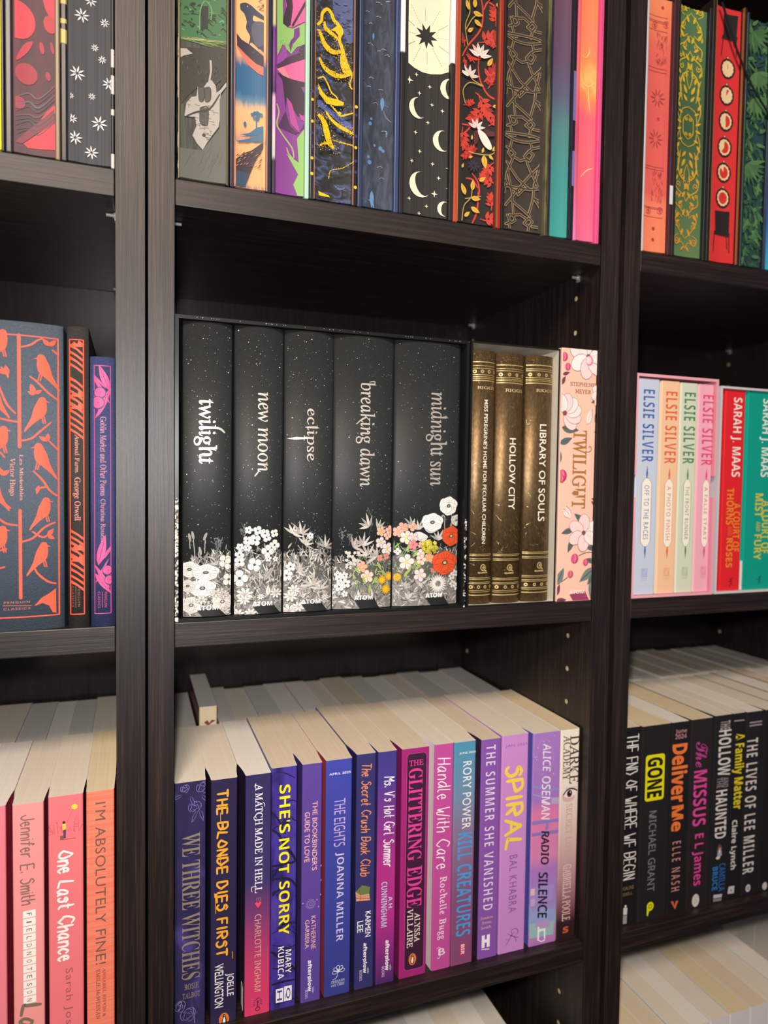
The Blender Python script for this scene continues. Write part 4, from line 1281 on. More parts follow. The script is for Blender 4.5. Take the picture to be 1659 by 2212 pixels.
def flora(a, x0, x1, z0, tops, n, greens=None):
    """dense pen-drawn foliage from z0 up to the ragged height tops(x)"""
    nx = 26
    for i in range(nx):
        xa, xb = x0 + (x1 - x0) * i / nx, x0 + (x1 - x0) * (i + 1) / nx
        h = (tops((xa + xb) / 2) - z0) * rnd.uniform(.72, .9)
        a.poly([(xa, z0), (xb, z0), (xb, z0 + h * .5), (xa, z0 + h * .5)], '#7d7975', 1)
        a.poly([(xa, z0 + h * .5), (xb, z0 + h * .5), (xb, z0 + h), (xa, z0 + h)], '#55534f', 1)
    a.k = max(a.k, 2)
    for i in range(n):
        x = rnd.uniform(x0, x1)
        t_ = rnd.random()
        z = z0 + (tops(x) - z0) * t_ * .88
        cc = rnd.choice(GREYS)
        if greens and greens[0] < x < greens[1] and greens[2] < z < greens[3] and rnd.random() < .6:
            cc = rnd.choice(['#6f8a4e', '#8fae58', '#55704a', '#a4b86a', '#4a6a50'])
        ln = rnd.uniform(2.5, 7.5)
        an = rnd.gauss(1.57, .9)
        a.k = 3 + 3 * (i % 90)
        if rnd.random() < .72:
            a.leaf((x, z), an, ln, ln * rnd.uniform(.1, .26), cc, rnd.choice([None, '#4a4846', '#3c3b3a']), rnd.uniform(-.25, .25))
        else:
            a.stroke([(x, z), (x + ln * .4 * math.cos(an + .4), z + ln * .4 * math.sin(an)), (x + ln * math.cos(an), z + ln * math.sin(an))], .28, rnd.choice(['#2b2b2a', '#3a3938', '#d8d2cb']), taper=.5, n=3)
def sprig(a, p, h, cc='#6b706e'):
    a.stroke([p, (p[0] + h * .12, p[1] + h * .5), (p[0] - h * .05, p[1] + h)], .3, cc, taper=.4)
    for k in range(16):
        t_ = .35 + .65 * rnd.random()
        q = (p[0] + h * .06 + rnd.uniform(-.28, .28) * h * t_, p[1] + h * t_)
        a.stroke([(p[0] + h * .05, p[1] + h * t_ * .8), q], .16, cc, False)
        a.ell(q, .5, .5, cc, n=6)
WH, OUT = '#ece5dc', '#6f6a66'
for k, (xa, xb, zt) in enumerate(tw):
    zb = Zm + 2.9
    r, w = round_spine(labs[k], GS, xa, xb, zb, min(zt, case_zt - 3.2), 2.6, 150, JACKET, 4.2)
    s = Art(r, 'star_print', 0, w)
    top = min(zt, case_zt - 3.2)
    for _ in range(250):
        x, z = rnd.uniform(xa + 2, xb - 1), rnd.uniform(zb + 45, top - 2)
        R_ = .16 if rnd.random() < .78 else (.28 if rnd.random() < .85 else .46)
        s.ell((x, z), R_, R_, rnd.choice(['#c9c7c0', '#8f8f8a', '#e8e6de', '#6a6a68']), n=6)
    T_ = Art(r, 'title', 0, w, mat=FOIL)
    F = Art(r, 'botanical_print', 0, w, step=.0011)
    F.clip = (xa + .4, xb - .4, zb + .3, top)
    SIL = '#ddd3c8'
    if k == 0:
        T_.t('twilight', 'rom', ((42.6,60.5)), ((59.4,12.9)), '#f2ece2', off=.006)
        T_.stroke([(47.1,38.8),(56.7,39.6),(61.6,39),(64.7,36.6)], 1.7, '#f2ece2', taper=.25)
        T_.stroke([(55.2,23.9),(58.8,22.8)], 1.2, '#f2ece2', taper=.5)
        base = (51.4,-46.5)[1]
        flora(F, xa, xb, zb, lambda x: base - 8 + 9 * ((x - xa) / (xb - xa)) + rnd.uniform(-4, 3), 620)
        for p, h in (((57.9,-57.5), 15), ((61.1,-53.4), 12)):
            sprig(F, p, h)
        for p, q in (((42.1,-39), (43.8,-58)), ((50.9,-39.9), (50.6,-53.2)), ((39.9,-40.6), (40.1,-49.7)), ((47.3,-50.6), (47.4,-56.4))):
            F.stroke([p, q], .5, '#a8a29d', False)
            F.ell((p[0], p[1] - 1), 1.0, 3.2, '#8d8883', .2 if p[0] < q[0] else -.4)
        F.poppy((39.8,-65.3), 8, '#d8d2ca', OUT, '#8a857f'); F.poppy((51.4,-67.8), 10.2, '#e4ddd4', OUT, '#7a756f', .62)
        F.poppy((49,-79.4), 10.2, WH, OUT, '#8a857f', .68); F.poppy((38.6,-77.7), 6, '#c8c2bb', OUT, '#7a756f', .8)
        for p in [(68.6,-73.8),(65.7,-59.8),(69.8,-62)]:
            F.flower(p, 5, 4, '#e4ddd4', '#4a4644', .7, .75, OUT)
        F.poppy((63.7,-90.1), 8, '#d8d2ca', OUT, '#cfc9c2', .9); F.poppy((41,-91.9), 8, '#d0cac3', OUT, '#b8b2ab', .8)
        for p in [(62.1,-82.8),(64.5,-84.6),(48.2,-88.1),(58.8,-83.5),(65.4,-97.3)]:
            F.flower(p, 4.5, 7, '#cdc7c0', '#8a857f', .2, .3, OUT, .7)
    if k == 1:
        T_.t('new moon', 'rom', (89.3,68), (97.1,7.4), SIL, off=.004)
        T_.stroke([(90.7,8.5),(88.9,6.4),(87.2,4.1)], 1.0, SIL, taper=.5)
        base = (91.1,-43.8)[1]
        flora(F, xa, xb, zb, lambda x: base - 2 + rnd.uniform(-4, 3), 620)
        sprig(F, (78.4,-47), 16)
        for p, R_ in (((83,-36.5), 3.0), ((89.8,-37), 3.6), ((95.3,-39.2), 3.6), ((102.8,-39.2), 3.2), ((87.7,-44.2), 4.4), ((82.2,-44.5), 3.5), ((96.6,-42.2), 3.6), ((102.9,-48.3), 4.2), ((97.5,-52.9), 4.9), ((76.8,-49.5), 3), ((82.2,-50), 3), ((76.4,-55.4), 3.4), ((76.4,-60.9), 4), ((87.4,-62.9), 5.4), ((76.5,-73.2), 6.2), ((98,-58.5), 2.6), ((103.6,-59), 2.2)):
            F.flower(p, R_, 4 if R_ > 3.1 else 5, WH, '#3c3937', rnd.random() * 1.5, .75, OUT)
        F.leaf((94.7,-75.5), .95, 13, 3.4, '#a8a29d', '#4a4846'); F.leaf((92.1,-73.7), 2.4, 10, 3, '#8f8a86', '#4a4846'); F.stroke([(91.2,-67.7),(91.7,-79.7)], .5, '#c2bcb6', False)
        for p, R_ in (((80.3,-85.3), 6.5), ((79.5,-89.5), 5), ((104.2,-85.4), 5), ((84.6,-100), 5), ((75.4,-100.4), 5), ((92.2,-87.5), 3)):
            F.flower(p, R_, 8, '#e0dad2', '#a8a29d', .3, .2, OUT, .8)
        F.leaf((97.8,-86.8), 1.55, 8, 3.6, '#d8d2cb', '#6f6a66')
    if k == 2:
        T_.t('eclipse', 'rom', (125,57.4), (135.9,16.8), SIL, off=.004)
        T_.poly([(112.4,33.7),(118.9,35),(127.7,35),(127.7,33.8),(118.9,33.1)], SIL)
        T_.stroke([(125.9,42.8),(133.9,43.3),(137,42.4)], 1.0, SIL, taper=.5)
        base = (123.1,-45.1)[1]
        flora(F, xa, xb, zb, lambda x: base - 1 + 3 * math.sin((x - xa) * .5) + rnd.uniform(-4, 3), 700)
        for p, h in (((118.8,-47.7), 17), ((131.2,-50.5), 14), ((136.6,-55), 14)):
            sprig(F, p, h, '#5e6462')
        for c_, an in (((116.9,-39.8), 1.0), ((123.1,-39.9), 1.3), ((142.9,-50.7), 1.2), ((132.4,-80.4), 1.7), ((138.7,-83.3), 1.5), ((125.8,-47.8), .8), ((120.7,-68.6), .6)):
            for q in range(6):
                F.leaf(c_, an + (q - 2.5) * .55, rnd.uniform(7, 11), 1.7, rnd.choice(['#cfc8c0', '#b7b0a8', '#a09a94']), '#55524f', .1)
        for p, R_ in (((115.6,-65.4), 3.8), ((112.8,-72.3), 4.6), ((130.7,-41.3), 2.6)):
            F.flower(p, R_, 5, WH, '#3c3937', .5, .7, OUT)
        for p, R_ in (((118.2,-83.3), 5), ((115.6,-88.5), 5.5), ((114.8,-99.8), 7), ((121.8,-96.6), 5), ((143.3,-90.1), 3.4)):
            F.flower(p, R_, 8, '#e0dad2', '#a8a29d', .3, .2, OUT, .8)
    if k == 3:
        T_.t('breaking dawn', 'rom', (167.1,80.6), (183.2,-2.8), SIL, off=.004)
        T_.stroke([(172.9,52.2),(170.2,49.5),(167.3,46.9)], .9, SIL, taper=.5)
        T_.stroke([(178.1,80.7),(181.7,81.3),(182.9,80.8)], .8, SIL, taper=.4)
        base = (173.4,-51)[1]
        flora(F, xa, xb, zb, lambda x: base - 4 + 8 * ((x - xa) / (xb - xa)) + rnd.uniform(-4, 3), 620, ((167.1,-66.5)[0], (200.2,-67.4)[0], (181,-88.3)[1], (180.6,-57.7)[1]))
        for p, h in (((156,-49.1), 14), ((162.3,-50), 10), ((178.9,-41.1), 22)):
            sprig(F, p, h, '#5e6462')
        for c_, an in (((178.8,-35), 2.2), ((186.2,-36.6), .6), ((173.4,-50.2), 1.3), ((178.4,-58), 2.0), ((165.5,-50.8), .6), ((186.5,-58.9), 2.6)):
            for q in range(5):
                F.leaf(c_, an + (q - 2) * .5, rnd.uniform(8, 12), 1.9, rnd.choice(['#cfc8c0', '#b7b0a8', '#a09a94']), '#55524f', .1)
        for _ in range(26):
            p = (164.8,-60.7)
            F.flower((p[0] + rnd.uniform(-6, 6), p[1] + rnd.uniform(-7, 7)), 1.3, 5, '#d8d0c8', None, rnd.random(), .5, OUT)
        for p, R_, cc, ey in (((189.4,-38.5), 4.2, '#f0b49a', '#d8a040'), ((197.6,-38.2), 4.2, '#eeb0a4', '#d8a040'), ((195.6,-42.1), 3.6, '#f2bda8', None), ((189.3,-47.8), 4.8, '#d8cfd2', '#c8c040'), ((195.4,-53.1), 5.4, '#e4d8d6', '#d0cc38'), ((188.5,-60.1), 2.8, '#e08a80', None), ((194.6,-59.1), 2.8, '#dd8a84', '#c05850'), ((173.1,-66.9), 4.6, '#f0a890', '#d8c040'), ((177.8,-74.8), 5.4, '#f2c8ba', '#d4c038')):
            F.flower(p, R_, 5 if R_ > 4 else 4, cc, ey, rnd.random() * 1.5, .75, '#7a5f58')
        for p, R_ in (((153.9,-72.9), 3), ((159,-73.5), 3), ((159.9,-79.9), 4), ((154.8,-82.4), 4), ((154.7,-76.3), 3), ((159.2,-88.3), 2.6)):
            F.flower(p, R_, 5, WH, '#4a4644', .5, .7, OUT)
        for p, R_ in (((190.8,-78), 3.6), ((197.2,-75.5), 3.6), ((194.4,-85.9), 3.9)):
            F.flower(p, R_, 13, '#f0b020', '#d88a10', 0, .2, '#b07a10')
            F.flower(p, R_ * .6, 9, '#f6c030', None, .3, .2)
        for p, an in (((186.5,-63.5), 5.2), ((189.9,-69.8), 5.4), ((176.2,-80.9), 1.9), ((181.9,-81.1), .9), ((172.1,-72.3), 2.4), ((179.6,-88.7), 1.5)):
            F.leaf(p, an, 8, 2.2, '#9fb45c', '#55703a')
    if k == 4:
        T_.t('midnight sun', 'rom', (227.4,76.3), (247,-1.3), '#cfc5ba', off=.004)
        T_.stroke([(241.6,55.7),(245.9,56.3),(247.3,55.2)], .8, '#cfc5ba', taper=.4)
        base = (231.4,-44.9)[1]
        flora(F, xa, xb, zb, lambda x: base - 1 + rnd.uniform(-4, 3), 640, ((201.9,-67.5)[0], (239.1,-68.5)[0], (213.8,-81.9)[1], (213.3,-52.2)[1]))
        for c_, an in (((221.9,-37.7), 1.6), ((216.7,-35.3), 2.2), ((231.3,-40.2), 1.2), ((223.5,-84.2), 1.0), ((213.5,-94.9), .8), ((209.2,-86), .6), ((240,-46.6), 1.5)):
            for q in range(5):
                F.leaf(c_, an + (q - 2) * .5, rnd.uniform(7, 11), 1.8, rnd.choice(['#cfc8c0', '#b7b0a8', '#8f9694']), '#55524f', .1)
        F.stroke([(252.2,-23.6),(253.8,-29.2),(253.3,-34.8)], .5, '#b7b0a8'); F.stroke([(244.4,-25.4),(246.2,-27.6),(246,-33.2),(246.4,-40.3)], .6, '#c2bcb6'); F.ell((243.3,-28.2), 1.3, 3, '#8f8a86', -.2)
        F.poppy((249.8,-17.9), 9.4, '#efeae4', '#75706c', '#8a857f', .85); F.poppy((234.6,-31.5), 10.2, '#efeae4', '#75706c', '#8a857f', .76)
        F.poppy((258.1,-30), 6, '#cfc9c2', '#75706c', '#8a857f', .8); F.leaf((252,-36.4), 1.4, 5, 2, '#8f8a86', '#4a4846')
        F.poly(smooth_path([(218.5,-40.4),(222.7,-39.3),(227.9,-41.3),(230.5,-43.7),(227.1,-47.2),(222.9,-46.8),(219.8,-44)], 3, True), '#d8d4ce')
        for d_ in range(5):
            F.stroke([(223.7,-46.8), ((220.6,-41.2)[0] + d_ * 3.2, (220.6,-41.2)[1] - d_ * .5)], .2, '#85807c', False)
        for p, R_, cc, ey in (((208.8,-36), 4.6, '#ee9a86', '#e0b050'), ((217.2,-35.2), 3.6, '#f0a890', None), ((205.1,-39.1), 4.6, '#f0a494', '#e0a040'), ((211.7,-43.9), 5.6, '#f4d0c0', '#dccc40'), ((217.5,-43.9), 4.4, '#d4c4cc', '#d4cc38'), ((217.6,-50), 4.2, '#ea8684', '#c05850'), ((224.6,-50.2), 2.8, '#f0a898', None), ((224.1,-57.4), 3.8, '#d8ccd4', '#c8c440'), ((212.2,-64.2), 6.6, '#f0d4ce', '#d8c838'), ((232.1,-60.7), 4.2, '#f0a078', '#e0b040'), ((224.8,-62.5), 4.6, '#f2ccb8', None), ((223.8,-75.1), 5.6, '#d8ccd2', '#d4cc38'), ((204.9,-55.4), 3, '#d8d2d0', None), ((235.3,-71.5), 2, '#d8786a', None)):
            F.flower(p, R_, 5 if R_ > 4 else 4, cc, ey, rnd.random() * 1.5, .75, '#7a5f58')
        p = (231.9,-52)
        for _ in range(34):
            q = (p[0] + rnd.uniform(-6.5, 6.5), p[1] + rnd.uniform(-5, 5))
            F.flower(q, 1.7, 5, rnd.choice(['#c8bc38', '#d8cc50', '#a89c30']), '#8a8028', rnd.random(), .3)
        p = (204.7,-76.6)
        F.flower(p, 3.4, 13, '#f0b020', '#d88a10', 0, .2, '#b07a10')
        ORG, ODK = '#d8502a', '#7e2413'
        F.poppy((252.6,-43.2), 9.6, ORG, ODK, '#c8c070', .88); F.poppy((246.5,-65.5), 12.4, ORG, ODK, '#c8c070', .82)
        p = (240.3,-82.9)
        for q in range(22):
            t_ = q * .2856
            F.leaf((p[0] + 2 * math.cos(t_), p[1] + 2 * math.sin(t_)), t_, 6.5, 1.3, '#e4ddd6', '#75706c')
        for p in [(254.7,-83.8),(256.8,-75),(258.8,-86.3),(253.7,-77.3)]:
            F.flower(p, 3.4, 5, '#d8d2ca', '#6a6562', .5, .6, OUT)
        for p, an in (((217.2,-60.4), .9), ((219,-70.7), .7), ((223.2,-68.4), 2.3), ((213.2,-73.6), 1.2), ((211.2,-55.6), 1.0), ((209.9,-76.7), 1.0)):
            F.leaf(p, an, 8, 2.2, '#9fb45c', '#55703a')
    # the publisher's mark: name over a slanted black block
    L_ = Art(r, 'publisher_mark', 0, lambda x, w=w: w(x) - 1.0)
    at = [((44.4,-91.7), (60.5,-96.4), [(45.1,-95.9),(60,-94.1),(66.7,-104.3),(48.9,-104.5)]), ((85.8,-90.6), (101.3,-95.2), [(86.3,-94.9),(101.2,-93),(108,-103.6),(91,-103.9)]), ((123.8,-90.6), (139.3,-95.2), [(124,-95),(139.7,-93.5),(145.3,-103.1),(128.3,-103.3)]),
          ((166.9,-89.4), (182.5,-94.1), [(167.2,-93.7),(183.3,-92),(188.7,-102.2),(171.9,-102.6)]), ((229,-90), (244.4,-94.8), [(229.2,-94.6),(245.2,-92.9),(250.9,-102.3),(233.7,-102.8)])][k]
    pz = [(x, max(z, zb + .4)) for x, z in at[2]]
    L_.poly(pz, '#1d1e20')
    L_.t('ATOM', 'sansb', at[0], at[1], '#f4f2f0', 0)

# ------------------------------------------------------------------ second slipcase: three bronze books
bx0, bx1 = (266.4,18.4)[0] + .2, (353.7,20.4)[0]
bzt = (269.9,120.2)[1]
r = slipcase('small black slipcase with a white lining holding three bronze hardbacks', bx0, bx1, Zm, bzt, 0.6, 160, C('#191819', .35), C('#d9d2c0', .6), 1.6)
GB = 'bronze hardbacks inside the small slipcase'
bz = [((269.4,47.8)[0], (292.7,48.7)[0]), ((294,48.8)[0], (320.8,49.8)[0]), ((322.9,49.9)[0], (350.4,51)[0])]
BRONZE = noise_mat('worn_bronze_cloth', [(.3, '#6b563c'), (.55, '#7d6648'), (.75, '#94794f')], (700, 700, 300), 4, .46, metal=.75, spec=.5)
GOLD = '#e2c684'
blab = ['bronze hardback with the longest white spine lettering, first in the small slipcase', 'bronze hardback with two short white words, between two others in the small slipcase', 'bronze hardback with three white words, beside the pink floral book']
for k, (xa, xb) in enumerate(bz):
    top = [(282.3,113.9), (307.1,113.2), (336.3,113.3)][k][1]
    r, w = round_spine(blab[k], GB, xa, xb, Zm + 1.9, top, 2.4, 145, BRONZE, 5.0, 'grey')
    a = Art(r, 'gilt_tooling', 0, w, mat=FOIL)
    band = [[p[1] for p in [(281.6,103.9),(281.7,100.7),(281.8,98.5),(281.8,95.9),(281.9,93.1),(281.9,91.5),(281.9,90.1),(282,88.3)]], [p[1] for p in [(307.3,103),(307.4,99.8),(307.4,98),(307.5,94.9),(307.6,92.4),(307.6,90.9),(307.6,89.7),(307.7,87.8)]], [p[1] for p in [(336.5,104.9),(336.6,101.6),(336.7,100),(336.7,96.7),(336.8,94.1),(336.9,92.6),(336.9,91.3),(336.9,89.3)]]][k]
    low = [[p[1] for p in [(280.7,-59.1),(280.7,-60.3),(280.8,-63),(280.8,-64.4),(281.1,-79.5),(281.1,-80.8),(281.2,-83.2),(281.2,-84.4),(281.3,-87.3),(281.3,-90.2),(281.4,-91.6),(281.4,-94.3)]], [p[1] for p in [(305.6,-59.7),(305.6,-60.9),(305.7,-63.8),(305.7,-65),(306.1,-80.6),(306.1,-81.9),(306.2,-84.3),(306.2,-85.5),(306.3,-88.2),(306.3,-91.2),(306.4,-92.6),(306.4,-95.1)]], [p[1] for p in [(335,-58.4),(335.1,-59.6),(335.1,-62.4),(335.2,-63.7),(335.6,-79.2),(335.6,-80.5),(335.7,-82.8),(335.7,-84.1),(335.8,-87.1),(335.9,-89.8),(335.9,-91.2),(336,-94)]]][k]
    nseg = 12
    def line(z, wd):
        for i in range(nseg):
            x_, y_ = xa + .3 + (xb - xa - .6) * i / nseg, xa + .3 + (xb - xa - .6) * (i + 1) / nseg
            a.poly([(x_, z - wd / 2), (y_, z - wd / 2), (y_, z + wd / 2), (x_, z + wd / 2)], GOLD, 3)
    for i, z in enumerate(band):
        if i != 3:
            line(z, .75 if i in (0, 7) else .45)
    for i, z in enumerate(low):
        if i != 8:
            line(z, .8 if i == 11 else .45)
    for zc in (band[3], low[8]):
        for j in range(4):
            xx = xa + (xb - xa) * (.12 + .27 * j)
            for q in range(8):
                a.ell((xx + 1.1 * math.cos(q * .785), zc + 1.1 * math.sin(q * .785)), .55, .55, GOLD, n=7)
    for _ in range(26):
        x, z = rnd.uniform(xa + 1, xb - 1), rnd.uniform(low[11], band[7])
        if rnd.random() < .5:
            z = rnd.uniform(low[0], low[0] + 35)
        a.stroke([(x, z), (x + rnd.uniform(-2, 2), z + rnd.uniform(-2, 2)), (x + rnd.uniform(-4, 4), z + rnd.uniform(-1, 4))], .18, '#c9ad78', taper=.5)
    for _ in range(70):
        x, z = rnd.uniform(xa + .6, xb - .6), rnd.uniform(band[1], top - 3)
        a.ell((x, z), rnd.uniform(.1, .35), .15, rnd.choice([GOLD, '#4a3a2a']), n=5)
    t = Art(r, 'title', 0, w)
    RG = '#d8bd8c'
    if k == 0:
        t.t('RIGGS', 'rom', (274.4,83.5), (291.2,81.1), RG, 0, .006)
        t.t("MISS PEREGRINE'S HOME FOR PECULIAR CHILDREN", 'sans', ((281.3,72.1)[0] - .6, (283.2,72.2)[1]), ((284.9,72.3)[0] - .6, (282.8,-50)[1]), '#f2ead8', off=.006)
        t.t('QUIRK', 'sansb', (277.6,-74.1), (287,-76.2), GOLD, 0)
        c_ = (282.5,-70.6)
    elif k == 1:
        t.t('RIGGS', 'rom', (301,82.9), (318.6,80.2), RG, 0, .006)
        t.t('HOLLOW CITY', 'sans', (305.8,40.7), ((312.2,40.9)[0], (309.3,-20.9)[1]), '#f2ead8', off=.008)
        t.t('QUIRK', 'sansb', (303.5,-75.1), (312.8,-77.4), GOLD, 0)
        c_ = (308.4,-71.3)
    else:
        t.t('RIGGS', 'rom', (331.3,84.4), (348.8,81.9), RG, 0, .006)
        t.t('LIBRARY OF SOULS', 'sans', (335.6,53.9), ((342.7,54.2)[0], (339.2,-31.2)[1]), '#f2ead8', off=.008)
        t.t('QUIRK', 'sansb', (333.5,-74.1), (342.8,-76.3), GOLD, 0)
        c_ = (338.3,-70.2)
    a.ell(c_, 2.7, 2.9, GOLD, n=20, lay=4); a.ell(c_, 1.9, 2.1, '#5a4630', n=18, lay=5)
    for q in range(6):
        a.leaf(c_, q * 1.047, 1.7, .7, GOLD)
    a.stroke([(c_[0] + 1, c_[1] - 2), (c_[0] + 2.8, c_[1] - 3)], 1.0, GOLD, False)

# ------------------------------------------------------------------ pink floral hardback
px0, px1 = (355.7,20.5)[0] + .6, min((402.1,21.6)[0], 393.4)
ptop = (376.6,122.2)[1]
PINK = C('#f3c3ae', .5)
root = thing('hardback_book', 'salmon pink hardback with magnolia blossoms and gold lettering, against the right post', 'book', (px0 + px1) / 2, 70, Zm)
m = MB(); m.box(px0, px1, 2.0, 5.0, Zm + .2, ptop); m.build('spine', PINK, root, .8, 3)
m = MB(); m.box(px0, px0 + 2.6, 5.05, 148, Zm + .2, ptop); m.build('front_board', PINK, root, .5)
m = MB(); m.box(px1 - 2.6, px1, 5.05, 148, Zm + .2, ptop); m.build('back_board', PINK, root, .5)
m = MB(); m.box(px0 + 2.8, px1 - 2.8, 5.2, 144, Zm + 3, ptop - 3); m.build('page_block', pages('cream'), root)
a = Art(root, 'blossom_print', 2.0)
a.clip = (px0 + .5, px1 - .4, Zm + .6, ptop - .4)
LF, LF2, PLM, PET, PLN, BUD = '#5d6a68', '#75827c', '#7c4155', '#f6e3e0', '#b5797c', '#e05a80'
def lf(p, an, ln, cc=LF, wd=.42): a.leaf(p, an, ln * 1.3, ln * wd * 1.3, cc, '#3c4746' if cc != PLM else '#552a3a', .08)
def blossom(p, R_, n_, a0, spread=6.28, fat=.6):
    R_ *= 1.22
    for k in range(n_):
        t_ = a0 + spread * k / n_
        m_ = (p[0] + R_ * .55 * math.cos(t_), p[1] + R_ * .55 * math.sin(t_))
        a.ell(m_, R_ * .5, R_ * fat * .62, PLN, t_)
        a.ell(m_, R_ * .475, R_ * fat * .57, rnd.choice([PET, '#f3d5d4', '#f8ece8']), t_)
        for d_ in (-.16, .0, .16):
            a.stroke([(p[0] + R_ * .25 * math.cos(t_ + d_), p[1] + R_ * .25 * math.sin(t_ + d_)), (p[0] + R_ * .9 * math.cos(t_ + d_ * .8), p[1] + R_ * .9 * math.sin(t_ + d_ * .8))], .16, '#d8a4a4', False, .5)
        a.stroke([p, (p[0] + R_ * .55 * math.cos(t_ + .12), p[1] + R_ * .55 * math.sin(t_ + .12))], .25, '#d06a80', False, .5)
    a.ell(p, R_ * .13, R_ * .13, '#8a4a50')
def bud(p, R_): a.ell(p, R_, R_ * 1.15, '#b83a60', n=12); a.ell((p[0] - .2 * R_, p[1] + .1 * R_), R_ * .8, R_ * .95, BUD, n=12); a.stroke([(p[0], p[1] - R_), (p[0] + .2 * R_, p[1]), (p[0], p[1] + R_)], R_ * .18, '#f29ab0', taper=.5)
for st in ([(401.5,105.1),(395.2,107.2),(389,111)], [(397.1,-50.7),(391.8,-47.2),(385.6,-42.8)], [(396.4,-60.2),(387.1,-60),(379,-62.5)], [(396.5,-64.6),(389.3,-66.1),(386.3,-67.8)], [(354.7,-87.4),(360.6,-85.9),(367.5,-81.9)]):
    a.stroke(st, .8, '#5a5a52')
for p, an, ln, cc in (((401.6,100.8), 2.9, 9, LF2), ((357.4,98.7), .2, 6, PLM), ((356.2,89.5), 1.0, 7, PLM), ((400.2,79.4), 3.4, 10, LF), ((393.8,54.4), 1.2, 18, LF), ((400.7,49.5), 3.1, 7, PLM), ((357.7,52.1), -.2, 14, LF), ((355.7,37.8), .3, 11, LF), ((355.2,18.5), 1.6, 14, LF), ((400.3,110.1), 2.5, 6, LF2),
                      ((398.7,-19.6), 2.4, 8, PLM), ((398,-13.5), 2.7, 6, PLM), ((384.3,-33.3), 2.4, 11, LF), ((372.3,-39.2), 3.3, 10, LF), ((372.5,-47.8), 4.2, 10, LF), ((397.3,-56.8), 2.9, 9, LF), ((396.6,-68.9), 2.8, 9, LF), ((354.8,-89.1), 1.0, 14, LF2), ((396.8,-74.1), 3.7, 16, LF2), ((397,-82), 4.4, 16, LF2), ((396.6,-101.1), 1.6, 16, LF2), ((355,-98.5), 1.1, 9, PLM), ((355.1,-102.7), .0, 9, PLM), ((399,-77.7), 3.9, 12, LF)):
    lf(p, an, ln, cc)
blossom((383.8,115.7), 16, 7, 1.0); a.ell((384.9,112.4), 4, 4.6, '#e8829a'); a.ell((384.1,112.7), 3, 3.4, '#f6d4d6')
blossom((360.3,64.7), 14, 6, -.9, 3.4); blossom((400.1,82.8), 10, 5, 1.9, 3.6)
for p, an, ln in (((383.6,55.6), 1.2, 15), ((397.2,13.4), 1.35, 10), ((368.5,-29), 1.95, 13), ((366,-28.1), 2.15, 10)):
    a.leaf(p, an, ln, ln * .42, PLN); a.leaf(p, an, ln * .97, ln * .38, PET, '#cf9a9a', .06)
blossom((383,-41.9), 13.5, 6, .5)
for p, R_ in (((358.4,114.2), 3.4), ((362.1,105.7), 2.9), ((358.9,9.3), 4.8), ((358.5,6.5), 3), ((374,-64.9), 3.9), ((385.8,-68.5), 2.8), ((369.9,-78.9), 2.9), ((396.8,-42.9), 2.4)):
    bud(p, R_)
DIM[root.name] = (px0, px1, Zm + .8, ptop)
a = Art(root, 'title', 1.85)
a.t('STEPHENIE', 'rom', (365.7,92.6), (393.8,89.1), '#8a5a3c', 0, .01); a.t('MEYER', 'rom', (370.8,86.4), (387.8,82.8), '#8a5a3c', 0, .01)
a.t('TWILIGHT', 'rom', (369.7,50), ((385,50.6)[0] - .4, (376.8,-20)[1]), '#a8743c', off=.014)
a.stroke([(382.3,31),(387.4,31.1),(389.5,33.7),(388.3,36.1),(386.4,35.3)], .9, '#a8743c', taper=.3)
a.t('ATOM', 'sansb', (369.5,-93.2), (385.7,-97.6), '#f6ece8', 0)
a.poly([(370,-97.4),(386.1,-94.2),(392.4,-105.5),(375.4,-105.9)], '#9c3f63')

# ------------------------------------------------------------------ middle shelf, right bookcase
sx0, sx1 = max((436.1,18.9)[0], 436.7), (534.1,21)[0]
szt = (436.4,105.1)[1]
slipcase('pink slipcase holding four pastel paperbacks, thumb notches cut in its sides', sx0, sx1, Zm, szt, 1.0, 140, C('#eba9b6', .45), C('#d98fa2', .5), 2.6,
         notch=((435.7,-9.2)[1], (436.3,11.4)[1], 16))
GP = 'pastel paperbacks inside the pink slipcase'
es = [((440.4,19.1)[0], (466.1,19.6)[0]), ((468.1,19.7)[0], (490,20.1)[0]), ((491.1,20.2)[0], (511.6,20.6)[0]), ((512.7,20.6)[0], (534.5,21.1)[0])]
rows = [('#c6cfe2', '#3f66b0', 'pale blue paperback, leftmost in the pink slipcase', 'OFF TO THE RACES', 145, [(447.3,91),(460.5,23.7)], [(453.6,15),(447.9,3.9),(459.8,-5.8),(449.6,-51.1),(455.1,-62.8)], 285),
        ('#f3c7a2', '#e0653c', 'pale peach paperback in the pink slipcase', 'A PHOTO FINISH', 165, [(473.4,90.6),(487.1,22.7)], [(479.7,14.4),(475.6,3.2),(484.3,-5.7),(475.7,-52),(479.2,-63.9)], 470),
        ('#d5dcc6', '#4f8560', 'pale sage green paperback in the pink slipcase', 'THE FRONT RUNNER', 185, [(495.4,91),(509.2,23)], [(502.2,14.8),(497.4,3.4),(506.6,-5.5),(497.6,-51.8),(501.7,-63.2)], 628),
        ('#f3b0c2', '#e0437e', 'rose pink paperback, rightmost in the pink slipcase', 'A FALSE START', 200, [(518,89.8),(531.5,21.9)], [(524.9,14),(520.4,3.2),(529.5,-6.4),(520.6,-52.7),(524.9,-64.3)], 785)]
